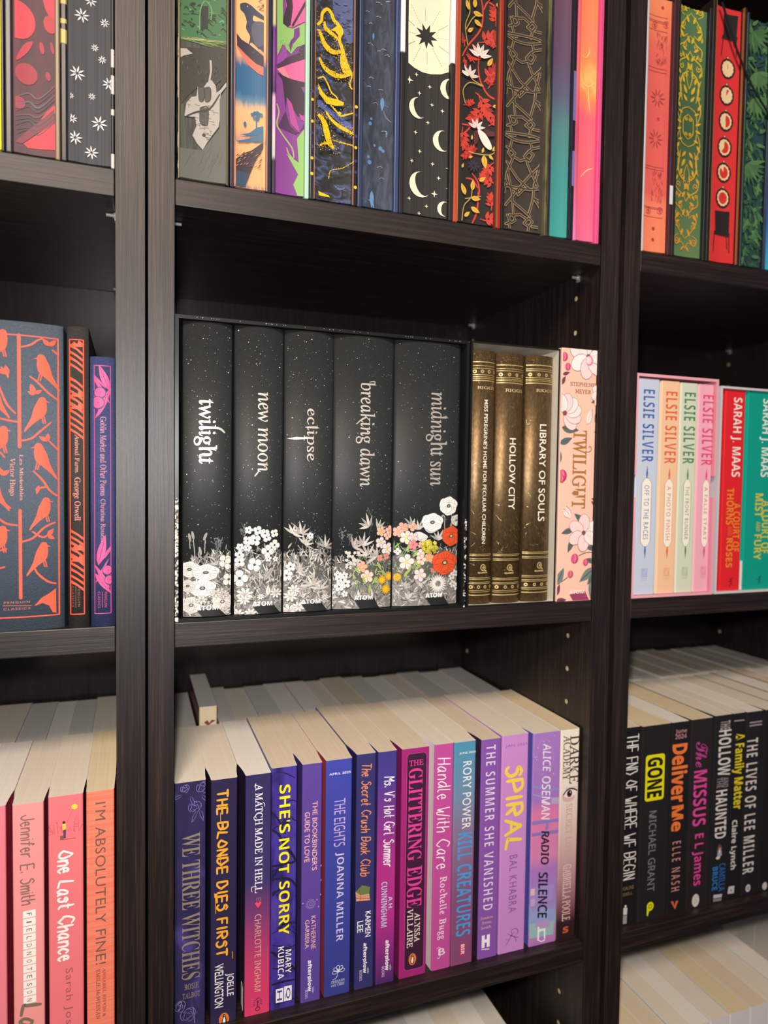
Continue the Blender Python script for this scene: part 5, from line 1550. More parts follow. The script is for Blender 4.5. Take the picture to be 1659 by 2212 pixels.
for k, (cc, ink, lab, ttl, ty, au, pl, lx) in enumerate(rows):
    xa, xb = max(es[k][0], sx0 + 2.8), min(es[k][1], sx1 - 2.8)
    zt = [(452.6,101.1), (479.2,100.4), (501,100), (522.4,99.9)][k][1]
    r = paperback(lab, GP, xa, xb, Zm + 2.8, min(zt, szt - 3), 4, 126, C(cc, .5), C('#f6ecd8', .5) if k else None)
    a = Art(r, 'title_panel', 4)
    a.t('ELSIE SILVER', 'sansb', au[0], au[1], ink, off=-.006, sp=1.15)
    t0, b0 = pl[0], pl[4]
    xm_ = (pl[1][0] + pl[2][0]) / 2 + .1
    zt2, zb2 = pl[1][1], pl[3][1]
    hw_ = (xb - xa) * .21
    for g, c2 in ((.45, ink), (0, '#f7f0e2')):
        a.poly([(xm_ - hw_ - g, zb2), (xm_ - .35 * hw_, zb2 - 4.5 - g), (xm_ + .35 * hw_, zb2 - 4.5 - g), (xm_ + hw_ + g, zb2), (xm_ + hw_ + g, zt2), (xm_ + .35 * hw_, zt2 + 4.5 + g), (xm_ - .35 * hw_, zt2 + 4.5 + g), (xm_ - hw_ - g, zt2)], c2)
    for zz_, d_ in ((zt2 + 4.6, 1), (zb2 - 4.6, -1)):
        a.poly([(xm_ - .5, zz_), (xm_ + .5, zz_), (xm_ + 1.1, zz_ + 4 * d_), (xm_, zz_ + 12 * d_), (xm_ - 1.1, zz_ + 4 * d_)], ink)
    a.t(ttl, 'sans', (xm_ - hw_ * .5, zt2 - 2), (xm_ + hw_ * .55, zb2 + 2), ink, sp=1.2)
    lm = Art(r, 'publisher_mark', 4)
    q = (453.7,-81.3)
    c_ = (xm_, q[1] + .2)
    lm.poly([(c_[0] - 3.6, c_[1] - 3.8), (c_[0] + 3.6, c_[1] - 3.8), (c_[0] + 3.6, c_[1] + 4.6), (c_[0] - 3.6, c_[1] + 4.6)], {'#c6cfe2': '#aab7dc', '#f3c7a2': '#eeb08c', '#d5dcc6': '#b9c6ac', '#f3b0c2': '#ee93ae'}[cc])
    lm.stroke([(c_[0] - 2.4, c_[1] - 2.6), (c_[0], c_[1] + .4), (c_[0] + 2.4, c_[1] + 2.8)], .6, cc); lm.stroke([(c_[0] + .4, c_[1] - 2.6), (c_[0] + .4, c_[1] + 1), (c_[0] - 2, c_[1] + 1.2)], .5, cc); lm.ell((c_[0] + 1.2, c_[1] + 3.4), .6, .6, cc)
    lm.stroke([(c_[0] - 3.4, c_[1] - 5.2), (c_[0] + 3.4, c_[1] - 5.2)], .6, {'#c6cfe2': '#aab7dc', '#f3c7a2': '#eeb08c', '#d5dcc6': '#b9c6ac', '#f3b0c2': '#ee93ae'}[cc], False)
    lm.stroke([(c_[0] - 2.6, c_[1] - 6.6), (c_[0] + 2.6, c_[1] - 6.6)], .5, {'#c6cfe2': '#aab7dc', '#f3c7a2': '#eeb08c', '#d5dcc6': '#b9c6ac', '#f3b0c2': '#ee93ae'}[cc], False)

wx0 = (537.1,21.1)[0]
wzt = (542.5,99.3)[1]
slipcase('white slipcase holding a red and a teal paperback, at the right photo edge', wx0, wx0 + 128, Zm, wzt, 1.0, 140, C('#cfccd2', .45), C('#dcd8dc', .5), 2.2)
GM = 'bright paperbacks inside the white slipcase'
ra, rb_ = max((546,21.3)[0], wx0 + 2.5), (571.9,21.9)[0]
r = paperback('bright red paperback with white and gold lettering, in the white slipcase', GM, ra, rb_, Zm + 2.4, min((560.9,97.5)[1], wzt - 2.6), 4, 126, '#e3262e')
a = Art(r, 'title', 4)
a.t('SARAH J. MAAS', 'sansb', (553.8,89.5), (567.5,11.5), '#f5e8e4', off=-.004)
a.t('A COURT OF', 'sansb', (560.8,-14.6), (569.6,-62.9), '#e8902a', off=-.006)
a.t('THORNS', 'sansb', (551.7,0.1), (560.8,-35.9), '#e8902a'); a.t('AND', 'sansb', (554.6,-37.6), (559.8,-46.9), '#d8682a'); a.t('ROSES', 'sansb', (553.1,-49.4), (561.2,-78.5), '#e8902a')
def dancer(a, p, s_, cc):
    a.stroke([(p[0] - .2 * s_, p[1] - s_), (p[0], p[1] - .2 * s_), (p[0] + .1 * s_, p[1] + .4 * s_), (p[0] + .5 * s_, p[1] + s_)], s_ * .16, cc)
    a.stroke([(p[0] - .6 * s_, p[1] + .1 * s_), (p[0], p[1] + .2 * s_), (p[0] + .5 * s_, p[1])], s_ * .13, cc); a.stroke([(p[0], p[1] - .2 * s_), (p[0] + .5 * s_, p[1] - .6 * s_)], s_ * .13, cc); a.ell((p[0], p[1] + .62 * s_), .16 * s_, .16 * s_, cc)
m_ = Art(r, 'publisher_mark', 4); dancer(m_, (560,-93.1), 4.5, '#4a1a1c')
ta = (572.7,21.9)[0]
tb = (572.7,21.9)[0] + 42
r = paperback('teal paperback with yellow and white lettering, beside the bright red one', GM, ta + 2.6, tb + 2, Zm + 2.4, min((585.3,97.4)[1], wzt - 2.6), 4, 126, '#0aa08e', '#10c0aa', X0=ta + .3)
a = Art(r, 'title', 4)
a.t('SARAH J. MAAS', 'sansb', (591.5,90.2), (606.2,11.9), '#e8f2ea', off=-.004)
a.t('A COURT OF', 'sansb', (598.5,-11.8), (609.5,-65.5), '#d8c83c'); a.t('MIST', 'sansb', (588.8,-4.8), (599.3,-28.4), '#d8c83c'); a.t('AND', 'sansb', (591.1,-33.1), (596.6,-42.9), '#b8c04a'); a.t('FURY', 'sansb', (589.2,-46.1), (598.7,-71.8), '#d8c83c')
m_ = Art(r, 'publisher_mark', 4); dancer(m_, (597.6,-92.4), 4.5, '#0a4a44')
q = MB()
q.box(ta + .4, ta + 2.5, 4.6, 8, Zm + 2.6, (576.2,-72.5)[1]); q.build('barcode_label', C('#f0e6e2', .5), r)
paperback('dark red paperback behind the right edge of the photo', GM, tb + 2.8, wx0 + 125, Zm + 2.4, min((585.3,97.4)[1], wzt - 2.6), 4, 126, '#6a2430')

# ------------------------------------------------------------------ middle shelf, left bookcase: three cloth-bound classics
GC = 'cloth-bound classics on the middle shelf of the left bookcase'
def cloth(key, c1, c2):
    return noise_mat(key, [(.35, c1), (.65, c2)], (1500, 1500, 1500), 2, .75, .5, spec=.2)
CORAL = '#f4573a'
x1 = (-44.7,7.2)[0]; x0 = x1 - 76
zt = (-58.1,105.6)[1]
r, w = round_spine('thick slate blue cloth hardback stamped with coral birds, at the left edge', GC, x0, x1, Zm, zt, 1.2, 140, cloth('slate_cloth', '#4a535f', '#5a6472'), 6)
a = Art(r, 'stamped_birds', 0, w)
def seg(p, q, wd, cc, n_=10):
    a.stroke([(p[0] + (q[0] - p[0]) * i / n_, p[1] + (q[1] - p[1]) * i / n_) for i in range(n_ + 1)], wd, cc, False)
fx = (-48,7.1)[0]
ftop, fbot = (-48.1,96.4)[1], (-50.6,-94.5)[1]
seg((x0 + 6, ftop), (fx, ftop), .8, CORAL, 20); seg((x0 + 6, fbot), (fx, fbot), .8, CORAL, 20); seg((fx, ftop), (fx, fbot), .9, CORAL)
bx = (-71.5,39.7)[0]
seg((bx, ftop), (bx, (-71.8,21.6)[1]), 2.1, CORAL); seg((bx, (-72.7,-21.6)[1]), (bx, (-73.5,-81.2)[1]), 2.0, CORAL)
def bird(p, s_, fl, cc=CORAL, up=.75):
    """perched bird: p is the breast, fl the way the head faces"""
    B_ = [(-.05, .95), (.12, 1.05), (.32, .98), (.40, .80), (.62, .70), (.40, .68), (.42, .45), (.40, .1), (.28, -.25), (.0, -.5), (-.3, -.75), (-.75, -1.2), (-.95, -1.45), (-1.0, -1.35), (-.75, -.85), (-.55, -.4), (-.45, 0), (-.35, .35), (-.2, .65)]
    a.poly(smooth_path([(p[0] + fl * s_ * x, p[1] + s_ * y) for x, y in B_], 3, True), cc)
    for d_ in (0, .14):
        a.stroke([(p[0] + fl * s_ * (.1 + d_), p[1] - s_ * .35), (p[0] + fl * s_ * (.2 + d_), p[1] - s_ * .8)], s_ * .07, cc, False)
def twig(pts, wd=1.3): a.stroke(pts, wd, CORAL, taper=.3)
def lf2(p, an, ln): a.leaf(p, an, ln, ln * .5, CORAL)
for p, s_, fl in (((-56.8,74.7), 9.6, -1), ((-59,45.8), 9.6, 1), ((-58.7,14.2), 9.8, -1), ((-56.9,-22.1), 9, 1), ((-58.6,-53.1), 9.2, 1),
                  ((-82.3,89.2), 9.6, 1), ((-82.4,25.1), 9.6, 1), ((-83.4,-42), 9.6, 1), ((-87,54.3), 9.6, -1), ((-87.5,-7.9), 9.6, -1)):
    bird(p, s_, fl)
a.poly([(-50,-76),(-54.1,-79.2),(-58.7,-81.9),(-63.3,-87.3),(-58.2,-85.5),(-54.2,-87.7),(-52.1,-92.4),(-49.9,-93.1)], CORAL)
for pts in ([(-70.2,88.5),(-64.2,90.7),(-60.7,93.7),(-57.2,95.6)], [(-64.8,69.2),(-60.4,65.7),(-54.4,59.4),(-48.3,54.7)], [(-71.8,25.4),(-64.6,27.3),(-59.6,31.9),(-52.5,38.9)], [(-53.6,26),(-48.5,20.6)], [(-63.2,5.2),(-57.7,-0.9),(-53.7,-7.5),(-49.2,-11.4)], [(-72.2,-43.3),(-64,-40.6),(-56.9,-33.4),(-50.3,-30)], [(-63.6,-59.1),(-61.2,-64.8),(-55.1,-70.7),(-50,-72.6)], [(-51.2,88.4),(-47.7,85.3)], [(-61.3,-9.8),(-59.8,-6.5),(-54.7,-5.3)], [(-64,-36.1),(-58,-40.1),(-53.9,-37.9)],
            [(-84,63.1),(-79.2,50.3),(-73.9,44)], [(-84.2,40.3),(-77.4,38.9),(-71.7,38.1)], [(-84.6,-13.3),(-80.7,-17.2),(-77.3,-19.9)], [(-84.7,-26.5),(-79.8,-30.4),(-73.4,-31.6)], [(-82,74.1),(-78.6,70),(-78.1,67.8)], [(-82.9,17.4),(-80.5,14.2)], [(-83.9,-48.6),(-80,-47.6)], [(-85,-60.8),(-81.1,-59.8)]):
    twig(pts)
for p, an, ln in (((-53.2,91), 2.3, 6), ((-53.2,91), .8, 6), ((-54.6,26), 2.6, 6), ((-54.6,26), 1.5, 5.5), ((-62.4,57.8), 1.9, 7), ((-61.9,57.3), 2.8, 5), ((-61.9,57.8), .6, 5), ((-61.3,-9.3), 1.3, 5), ((-54.9,-39), .9, 6), ((-54.9,-39), -.5, 5), ((-78.6,68.9), 1.7, 7), ((-79.1,69.9), 2.6, 6), ((-81.6,2.1), 2.0, 6), ((-82.5,2.1), .6, 6), ((-51.1,-89), 2.0, 5)):
    lf2(p, an, ln)
t = Art(r, 'title', 0, w)
DULL = '#d98a78'
t.t('Les Misérables', 'rom', (-71.6,16.4), (-69.4,-14.6), DULL, off=.003); t.t('Victor Hugo', 'rom', (-78.3,13.7), (-74.3,-11.6), DULL, off=.003)
t.t('PENGUIN', 'sans', (-81.7,-82.9), (-66,-85.4), '#d0705c', 0, sp=1.3); t.t('CLASSICS', 'sans', (-82,-87.3), (-65.8,-89.9), '#d0705c', 0, sp=1.3); t.stroke([(-82.2,-86.1),(-65.1,-86.9)], .3, '#d0705c', False)

x0, x1 = (-42.2,7.3)[0], (-28.3,7.5)[0]
zt = (-34.8,105.3)[1]
r, w = round_spine('slim black cloth hardback with coral tiger-striped bands', GC, x0, x1, Zm, zt, 1.6, 130, cloth('black_cloth', '#33312f', '#403d3b'), 3)
a = Art(r, 'stamped_stripes', 0, w)
fx0, fx1 = (-40.5,7.3)[0], (-31.6,7.5)[0]
ftop, fbot = (-35.8,96.3)[1], (-36.6,-94.3)[1]
for p, q in (((fx0, ftop), (fx1, ftop)), ((fx0, fbot), (fx1, fbot)), ((fx0, ftop), (fx0, fbot)), ((fx1, ftop), (fx1, fbot))):
    seg(p, q, .7, CORAL)
for z_, sl in ([(ftop - 6 - 4.2 * i, 1) for i in range(4)] + [((-35.9,67.7)[1] - 4.2 * i, 1) for i in range(5)] + [((-36,50.3)[1] - 4.4 * i, 1) for i in range(5)] + [((-36.4,-37.6)[1] - 4.2 * i, 1) for i in range(5)] + [((-36.4,-55.8)[1] - 4.4 * i, 1) for i in range(5)]):
    g = rnd.uniform(-.3, .3)
    a.poly([(fx0, z_ + 3.2 + g), (fx0 + (fx1 - fx0) * .5, z_ + .4 + g), (fx1, z_ - 3.2), (fx1, z_ - 5.2), (fx0 + (fx1 - fx0) * .5, z_ - 1.2 + g), (fx0, z_ + 1.2)], CORAL)
for z_ in (ftop - 1.5, (-36,60.4)[1], (-36,52)[1], (-36.4,-46.1)[1], (-36.4,-54.1)[1]):
    a.poly([(fx0, z_ - 3), (fx0 + 3, z_), (fx0 + 5, z_ - 1.5), (fx1 - 3, z_ + 1), (fx1, z_ - 1), (fx1, z_ - 3), (fx0 + 6, z_ - 3.4)], CORAL)
t = Art(r, 'title', 0, w)
t.t('Animal Farm', 'rom', (-37.3,31.1), (-34.4,4.6), DULL, off=.003); t.t('George Orwell', 'rom', (-38.8,1.4), (-33.7,-28.8), DULL, off=.003)
t.t('PENGUIN', 'sans', (-35.9,-75), (-34.2,-88.9), '#8a5a4c', sp=1.3); t.t('CLASSICS', 'sans', (-39.6,-74.4), (-38.2,-89.2), '#8a5a4c', sp=1.3); t.stroke([(-37,-74.2),(-37.1,-89.5)], .3, '#8a5a4c', False)

x0, x1 = (-27.6,7.6)[0], (-11.2,7.9)[0]
zt = (-19.1,85.8)[1]
r, w = round_spine('shorter navy cloth hardback stamped with pink fruit and leaves, beside the left post', GC, x0, x1, Zm, zt, 1.6, 128, cloth('navy_cloth', '#343c5e', '#414a78'), 3)
a = Art(r, 'stamped_fruit', 0, w)
PK = '#e8508c'
fx0, fx1 = (-24.8,7.6)[0], (-14.2,7.8)[0]
ftop, fbot = (-19.7,79.7)[1], (-20.1,-94.6)[1]
a.clip = (fx0 - .3, fx1 + .3, fbot - .4, ftop + .4)
for p, q in (((fx0, ftop), (fx1, ftop)), ((fx0, fbot), (fx1, fbot)), ((fx0, ftop), (fx0, fbot)), ((fx1, ftop), (fx1, fbot))):
    seg(p, q, .5, '#d04a84')
for p, an, ln, wd in (((-14.9,62.8), 1.95, 19, 5), ((-14.7,53.7), 2.1, 24, 2.5), ((-17.1,63.8), 2.3, 16, 1.3), ((-20.2,64.7), 2.2, 12, 1.2), ((-24.3,42.9), 1.0, 16, 2.2), ((-22.4,47.6), 1.1, 20, 3.6), ((-22.5,-60.2), 1.35, 22, 5.4), ((-20,-56.8), 1.0, 15, 2), ((-24.6,-66), -.95, 18, 4), ((-15,-76.7), 2.1, 20, 3), ((-24.3,-72.9), 1.1, 20, 1.6)):
    a.leaf(p, an, ln, wd, PK, '#2f3660')
for p, rx in (((-21.1,60.7), 4.6), ((-22.6,53.8), 5.2), ((-16.3,-63.9), 4), ((-15,-70.9), 4)):
    rx *= .78
    a.ell(p, rx * 1.16, rx * 1.16, '#363f63', n=18); a.ell(p, rx, rx, PK, n=18); a.ell((p[0] + .3, p[1]), .4, .4, '#2f3660'); a.stroke([(p[0] - rx * .9, p[1] - rx * .6), (p[0], p[1] - rx), (p[0] + rx * .9, p[1] - rx * .5)], .4, '#2f3660')
t = Art(r, 'title', 0, w)
t.t('Goblin Market and Other Poems', 'rom', (-21.1,44.2), (-16.7,-11.2), '#c77f96', off=.003); t.t('Christina Rossetti', 'rom', (-20.8,-13.5), (-17.5,-44.1), '#c77f96', off=.003)
t.t('PENGUIN', 'sans', (-18.5,-79.2), (-16.8,-90.2), '#c8487e', sp=1.2); t.t('CLASSICS', 'sans', (-22.8,-79), (-21.2,-90.5), '#c8487e', sp=1.2); t.stroke([(-19.8,-79.1),(-19.8,-90.3)], .3, '#c8487e', False)

# ------------------------------------------------------------------ lower shelf, middle bookcase: purple to pink paperbacks
Zl = -423.3
GV = 'purple to pink paperbacks in the front row of the lower shelf'
sp = [((29.9,-231)[0], (52.9,-234.2)[0]), ((56.7,-234.7)[0], (76.8,-237.5)[0]), ((83,-238.4)[0], (103.2,-241.2)[0]), ((103.5,-241.2)[0], (124,-244.1)[0]), ((128.2,-244.6)[0], (144.8,-246.9)[0]),
      ((147.8,-247.4)[0], (170.2,-250.5)[0]), ((174,-251)[0], (190.8,-253.3)[0]), ((192.8,-253.6)[0], (209.6,-255.9)[0]), ((214,-234)[0], (239.1,-237.1)[0]), ((244.1,-237.8)[0], (262.3,-240)[0]),
      ((262.7,-240.1)[0], (283.8,-242.7)[0]), ((289.2,-243.4)[0], (308.7,-245.8)[0]), ((309.8,-246)[0], (337,-249.4)[0]), ((341.7,-250)[0], (370.9,-253.6)[0]), ((371.4,-253.7)[0], (391.6,-256.2)[0])]
tops = [p[1] for p in [(41.4,-228.1),(66.3,-229.3),(92.1,-229.1),(113.1,-226),(136.4,-226.1),(159.1,-225.5),(181.9,-223.6),(201,-223.8), (226,-223.9),(253.2,-223.6),(273.3,-223.9),(298.8,-224.5),(323.3,-223.3),(356.2,-224.8),(381.1,-224.8)]]
sp[0] = (max(sp[0][0], 29.2), sp[0][1])
sp[14] = (sp[14][0], min(sp[14][1], 392.6))
bd = rowbounds(sp, 29.0, min(sp[-1][1] + .8, 393.4))
INKY = noise_mat('violet_cloud', [(.4, '#2c264c'), (.58, '#322b56'), (.7, '#4a4086')], (60, 20, 28), 5, .45, distort=.6)
BARK = noise_mat('violet_thicket', [(.35, '#2b2158'), (.5, '#46359a'), (.65, '#51409c'), (.8, '#3a2b70')], (70, 20, 26), 5, .45, distort=.5)
FADE = grad_mat('indigo_to_rose', [(0, '#e0406c'), (.2, '#c8406e'), (.42, '#7a3c72'), (.55, '#40386a'), (1, '#352f5c')], 195, .42)
VIOM = grad_mat('violet_magenta_violet', [(0, '#4e2a6c'), (.15, '#8c2f80'), (.3, '#b8338c'), (.5, '#b5358c'), (.75, '#7a3a90'), (.9, '#4c3e92'), (1, '#463c8c')], 195, .42)
RORY = grad_mat('blue_to_mauve', [(0, '#8a4a74'), (.3, '#86547c'), (.6, '#8b7394'), (.8, '#6f8fae'), (1, '#4f94b4')], 195, .42)
RADIO = grad_mat('lilac_pink_blocks', [(0, '#b878c0'), (.08, '#c08cc8'), (.1, '#9fb4cc'), (.2, '#a48ad0'), (.36, '#b07ac8'), (.42, '#d886b8'), (.64, '#e07cb0'), (.7, '#a878c8'), (1, '#a87cc8')], 195, .42, noise=.03, nscale=(60, 60, 30))
DARK = grad_mat('cream_to_plum', [(0, '#2a1c20'), (.08, '#3a2028'), (.14, '#7c4a58'), (.3, '#b88c94'), (.5, '#d8bcb8'), (.75, '#eee2d4'), (1, '#f1e8d8')], 195, .42)
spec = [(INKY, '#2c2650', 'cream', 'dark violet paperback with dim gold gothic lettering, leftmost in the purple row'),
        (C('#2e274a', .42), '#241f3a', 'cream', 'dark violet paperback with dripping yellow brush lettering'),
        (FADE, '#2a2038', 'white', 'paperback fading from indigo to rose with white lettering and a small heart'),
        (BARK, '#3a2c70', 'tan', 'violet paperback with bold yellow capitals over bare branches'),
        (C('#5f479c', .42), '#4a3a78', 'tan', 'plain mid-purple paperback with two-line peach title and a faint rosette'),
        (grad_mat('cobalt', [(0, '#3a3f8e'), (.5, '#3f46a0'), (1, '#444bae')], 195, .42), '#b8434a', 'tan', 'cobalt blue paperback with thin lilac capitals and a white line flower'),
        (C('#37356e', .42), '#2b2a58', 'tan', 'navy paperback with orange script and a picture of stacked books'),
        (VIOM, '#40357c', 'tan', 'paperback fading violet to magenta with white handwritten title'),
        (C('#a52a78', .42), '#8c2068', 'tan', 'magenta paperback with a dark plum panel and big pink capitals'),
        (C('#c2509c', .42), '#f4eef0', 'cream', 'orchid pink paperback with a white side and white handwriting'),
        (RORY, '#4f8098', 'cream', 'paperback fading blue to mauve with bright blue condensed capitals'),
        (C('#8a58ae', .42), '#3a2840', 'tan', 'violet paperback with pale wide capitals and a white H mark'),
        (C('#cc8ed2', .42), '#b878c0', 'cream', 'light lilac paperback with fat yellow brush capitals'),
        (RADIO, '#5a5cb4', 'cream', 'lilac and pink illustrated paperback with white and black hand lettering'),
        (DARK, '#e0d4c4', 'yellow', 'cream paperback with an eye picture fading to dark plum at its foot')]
rt = []
for k, (s_, lf_, pp, lab) in enumerate(spec):
    rt.append(paperback(lab, GV, sp[k][0], sp[k][1], Zl, tops[k], 11, 128 + rnd.uniform(-3, 3), s_, lf_, None, pp, *bd[k]))
def A2(k, nm, **kw): return Art(rt[k], nm, 11, **kw)
def inset(k): return (sp[k][0] + .3, sp[k][1] - .3, Zl + .3, tops[k] - .2)
# 0
a = A2(0, 'spine_artwork', clip=inset(0))
LV = '#8f80c8'
def rose(a, p, R_, cc):
    for i in range(9):
        t_ = i * 2.4; q = R_ * (1 - i * .09)
        a.stroke([(p[0] + q * math.cos(t_ + d_), p[1] + q * (1 + .12 * math.sin(3 * d_)) * math.sin(t_ + d_)) for d_ in (0, .4, .8, 1.2, 1.6)], .3, cc)
rose(a, (39.8,-236.7), 5.5, '#1e1930'); rose(a, (50.4,-233.9), 5, LV); rose(a, (44.5,-248.2), 5, LV); rose(a, (37.3,-233.1), 3.4, LV)
for p, an, ln in (((41.4,-239.1), -1.2, 9), ((35.3,-237.2), 3.6, 8), ((48.6,-251), -1.3, 9), ((46,-251.7), -2.0, 9), ((49.6,-239.2), -.9, 8)):
    a.leaf(p, an, ln, 2.4, LV); a.leaf((p[0], p[1]), an, ln * .94, 1.9, '#2f2852')
rose(a, (39.9,-410.2), 6, '#8f86b8'); rose(a, (33.3,-402.4), 5, '#8f86b8')
a.stroke([(32,-400.3),(34.9,-398.4),(34.1,-402.6),(32.5,-405.7)], .4, '#8f86b8'); a.stroke([(44,-405.1),(44.9,-417.7)], .4, '#8f86b8')
t = A2(0, 'title'); GG = '#8b7d6c'
t.t('WE THREE WITCHES', 'serif', (35.3,-268.1), (48.8,-382.3), GG, off=-.004)
t.t('ROSIE', 'rom', (37.2,-384), (48,-391.9), GG, 0, .008); t.t('TALBOT', 'rom', (35.9,-390.7), (49,-399.2), GG, 0, .008)
# 1
t = A2(1, 'title'); YB = '#f0a92c'
t.t('THE BLONDE DIES FIRST', 'brush', (60.6,-237.2), ((70.1,-238.6)[0], (74.8,-370)[1]), YB, off=1.75)
for p, q in (((63.8,-289.9), (64.4,-298.3)), ((60.2,-320.1), (60.6,-334.4)), ((73.5,-367.4), (73.7,-372.9)), ((63.8,-255.4), (64.1,-263.2))):
    t.stroke([p, q], .45, YB, False)
t.poly([(59.3,-318.2),(61.8,-319.1),(61.4,-321.7),(59.5,-321.8)], YB)
au = A2(1, 'author_name')
au.t('JOELLE', 'sans', (67.8,-384.5), (74.6,-402.8), '#e8e2ea', off=.012); au.t('WELLINGTON', 'sans', (59.9,-375.5), (66.7,-410.3), '#e8e2ea', off=.012)
def penguin(a, c_, rx, rz):
    a.ell(c_, rx, rz, '#e8783a', n=26)
    a.poly(smooth_path([(c_[0] + rx * x, c_[1] + rz * z) for x, z in ((-.05, .78), (.2, .72), (.3, .5), (.48, .1), (.5, -.4), (.3, -.75), (-.25, -.75), (-.45, -.35), (-.35, .1), (-.12, .45), (-.35, .55))], 3, True), '#1d1a1c')
    a.poly(smooth_path([(c_[0] + rx * x, c_[1] + rz * z) for x, z in ((.1, .45), (.25, .1), (.28, -.35), (.1, -.65), (-.2, -.6), (-.28, -.25), (-.12, .15))], 3, True), '#f4f0ec')
    a.ell((c_[0] + .05 * rx, c_[1] + .6 * rz), rx * .09, rz * .06, '#f4f0ec', n=8)
penguin(A2(1, 'publisher_mark'), (67.2,-421), 3.9, 5.6)
# 2
t = A2(2, 'title')
t.t('A MATCH MADE IN HELL', 'rom', ((90.6,-236.7)), ((96.5,-237.5)[0], (93.3,-324.3)[1]), '#f2eef4', off=.008)
for st in ([(91,-236.2),(90.2,-238.3),(91.1,-239.8)], [(96.6,-252),(97.9,-253.3),(97.7,-255.5)], [(90.7,-318.8),(88,-319.2),(88.5,-322.9)], [(90.8,-261.8),(89.6,-263.2),(90.3,-265.6)]):
    t.stroke(st, .5, '#f2eef4', taper=.3)
t.t('CHARLOTTE INGHAM', 'sansl', (90.8,-341.8), (95.9,-404.4), '#d9a89a')
a = A2(2, 'spine_artwork')
c_ = (93.4,-333.6)
a.poly([(c_[0] - 3.2, c_[1] + 1), (c_[0] - 1.6, c_[1] + 3), (c_[0], c_[1] + 1.6), (c_[0] + 1.6, c_[1] + 3), (c_[0] + 3.2, c_[1] + 1), (c_[0] + 2.4, c_[1] - 2.2), (c_[0], c_[1] - 5)], '#7a3050')
a.poly([(c_[0] - 2.7, c_[1] + .8), (c_[0] - 1.4, c_[1] + 2.3), (c_[0], c_[1] + .8), (c_[0] + 1.4, c_[1] + 2.3), (c_[0] + 2.7, c_[1] + .8), (c_[0], c_[1] - 3)], '#ef4a7c')
for d_ in (-1, 0, 1):
    a.stroke([(c_[0] + d_, c_[1] + 2.4), (c_[0] + d_ * 1.6 + .5, c_[1] + 4.2), (c_[0] + d_, c_[1] + 5.6)], .7, '#8a6a7c', taper=.5)
mk = A2(2, 'publisher_mark'); NV = '#2c2348'
c_ = (93.5,-418.9)
mk.stroke([(c_[0] + 1.6 * math.cos(i * .5236), c_[1] + 1.5 * math.sin(i * .5236)) for i in range(13)], .6, NV); mk.stroke([(c_[0], c_[1] + 1.5), (c_[0] - .3, c_[1] + 6.5)], .6, NV); mk.stroke([(c_[0] - .3, c_[1] + 6.3), (c_[0] + 1.2, c_[1] + 6.3)], .6, NV); mk.stroke([(c_[0] - .2, c_[1] + 5), (c_[0] + 1, c_[1] + 5)], .6, NV)
for i in range(11):
    t_ = -.4 + i * .4; o = (c_[0], c_[1] + 5)
    mk.stroke([(o[0] + 2.4 * math.cos(t_), o[1] + 3 * math.sin(t_)), (o[0] + 3.6 * math.cos(t_), o[1] + 4.4 * math.sin(t_))], .4, NV, False)
bl = Art(rt[2], 'barcode_label', 0)
# 3
a = A2(3, 'spine_artwork', clip=inset(3), step=.0012)
BR = '#1f1838'
def tree(p, an, ln, wd, d_):
    q = (p[0] + ln * math.cos(an), p[1] + ln * math.sin(an))
    m_ = ((p[0] + q[0]) / 2 + rnd.uniform(-.12, .12) * ln, (p[1] + q[1]) / 2 + rnd.uniform(-.12, .12) * ln)
    a.stroke([p, m_, q], wd, BR, n=2)
    if d_:
        for _ in range(3 if d_ > 1 else 2):
            tree(q if rnd.random() < .7 else m_, an + rnd.uniform(-.9, .9), ln * rnd.uniform(.55, .8), wd * .6, d_ - 1)
for pts, wd in (([(104.4,-261.6),(108.9,-267.9),(112.3,-275.2),(114.6,-280.1)], 1.5), ([(103.6,-275.1),(109,-279.6),(114.5,-289.5),(119,-295.8),(122.7,-303.7),(113.7,-304.9),(104.3,-305)], 2.2), ([(104.4,-315.9),(113.8,-316.3),(120.1,-319.3),(123.8,-325.1)], 2.0), ([(104.8,-375.3),(110.7,-380.3),(117.1,-386.3),(124.4,-394.5)], 2.6), ([(105,-402),(114.4,-401.5),(124,-401.9)], 1.8), ([(124,-255.4),(120,-253.7),(115.5,-255.3),(112.2,-259.4)], 1.0), ([(122.2,-235.9),(115.4,-231.6),(107.5,-228.9)], .9)):
    a.stroke(pts, wd, BR, taper=.3)
for p, an, ln in (((123.3,-363.7), 2.4, 8), ((104.7,-359.7), .5, 8), ((123.6,-354.5), 2.9, 7), ((104.7,-368.9), -.3, 8), ((123.3,-372.9), 3.6, 8), ((119,-295.8), 2.2, 6), ((113.7,-304.9), 3.6, 6), ((113.8,-316.8), 4.2, 6), ((124.2,-270.3), 2.6, 6), ((105.1,-274.1), .3, 6), ((124.2,-417.7), 2.6, 8), ((109.9,-405), 5.2, 6), ((104.9,-387.2), -.2, 7)):
    tree(p, an, ln, .7, 4)
kt = a.k
t = A2(3, 'title', step=.0012); t.k = kt + 20
YL = '#f6ec1c'
t.t("SHE'S", 'sansb', (109.4,-239.6), (118.2,-278.5), YL, off=-.004); t.t('NOT', 'sansb', ((109.3,-283.2)), ((117.8,-311.6)), YL, off=-.004); t.t('SORRY', 'sansb', (109.6,-318), (118.2,-361.9), YL, off=-.004)
t.t('MARY', 'sansb', (115.3,-374.7), (120,-394), '#f4f0f6', off=-.01); t.t('KUBICA', 'sansb', (109.2,-371.2), (114,-397.8), '#f4f0f6', off=-.01)
mk = A2(3, 'publisher_mark', step=.0012); mk.k = kt + 20
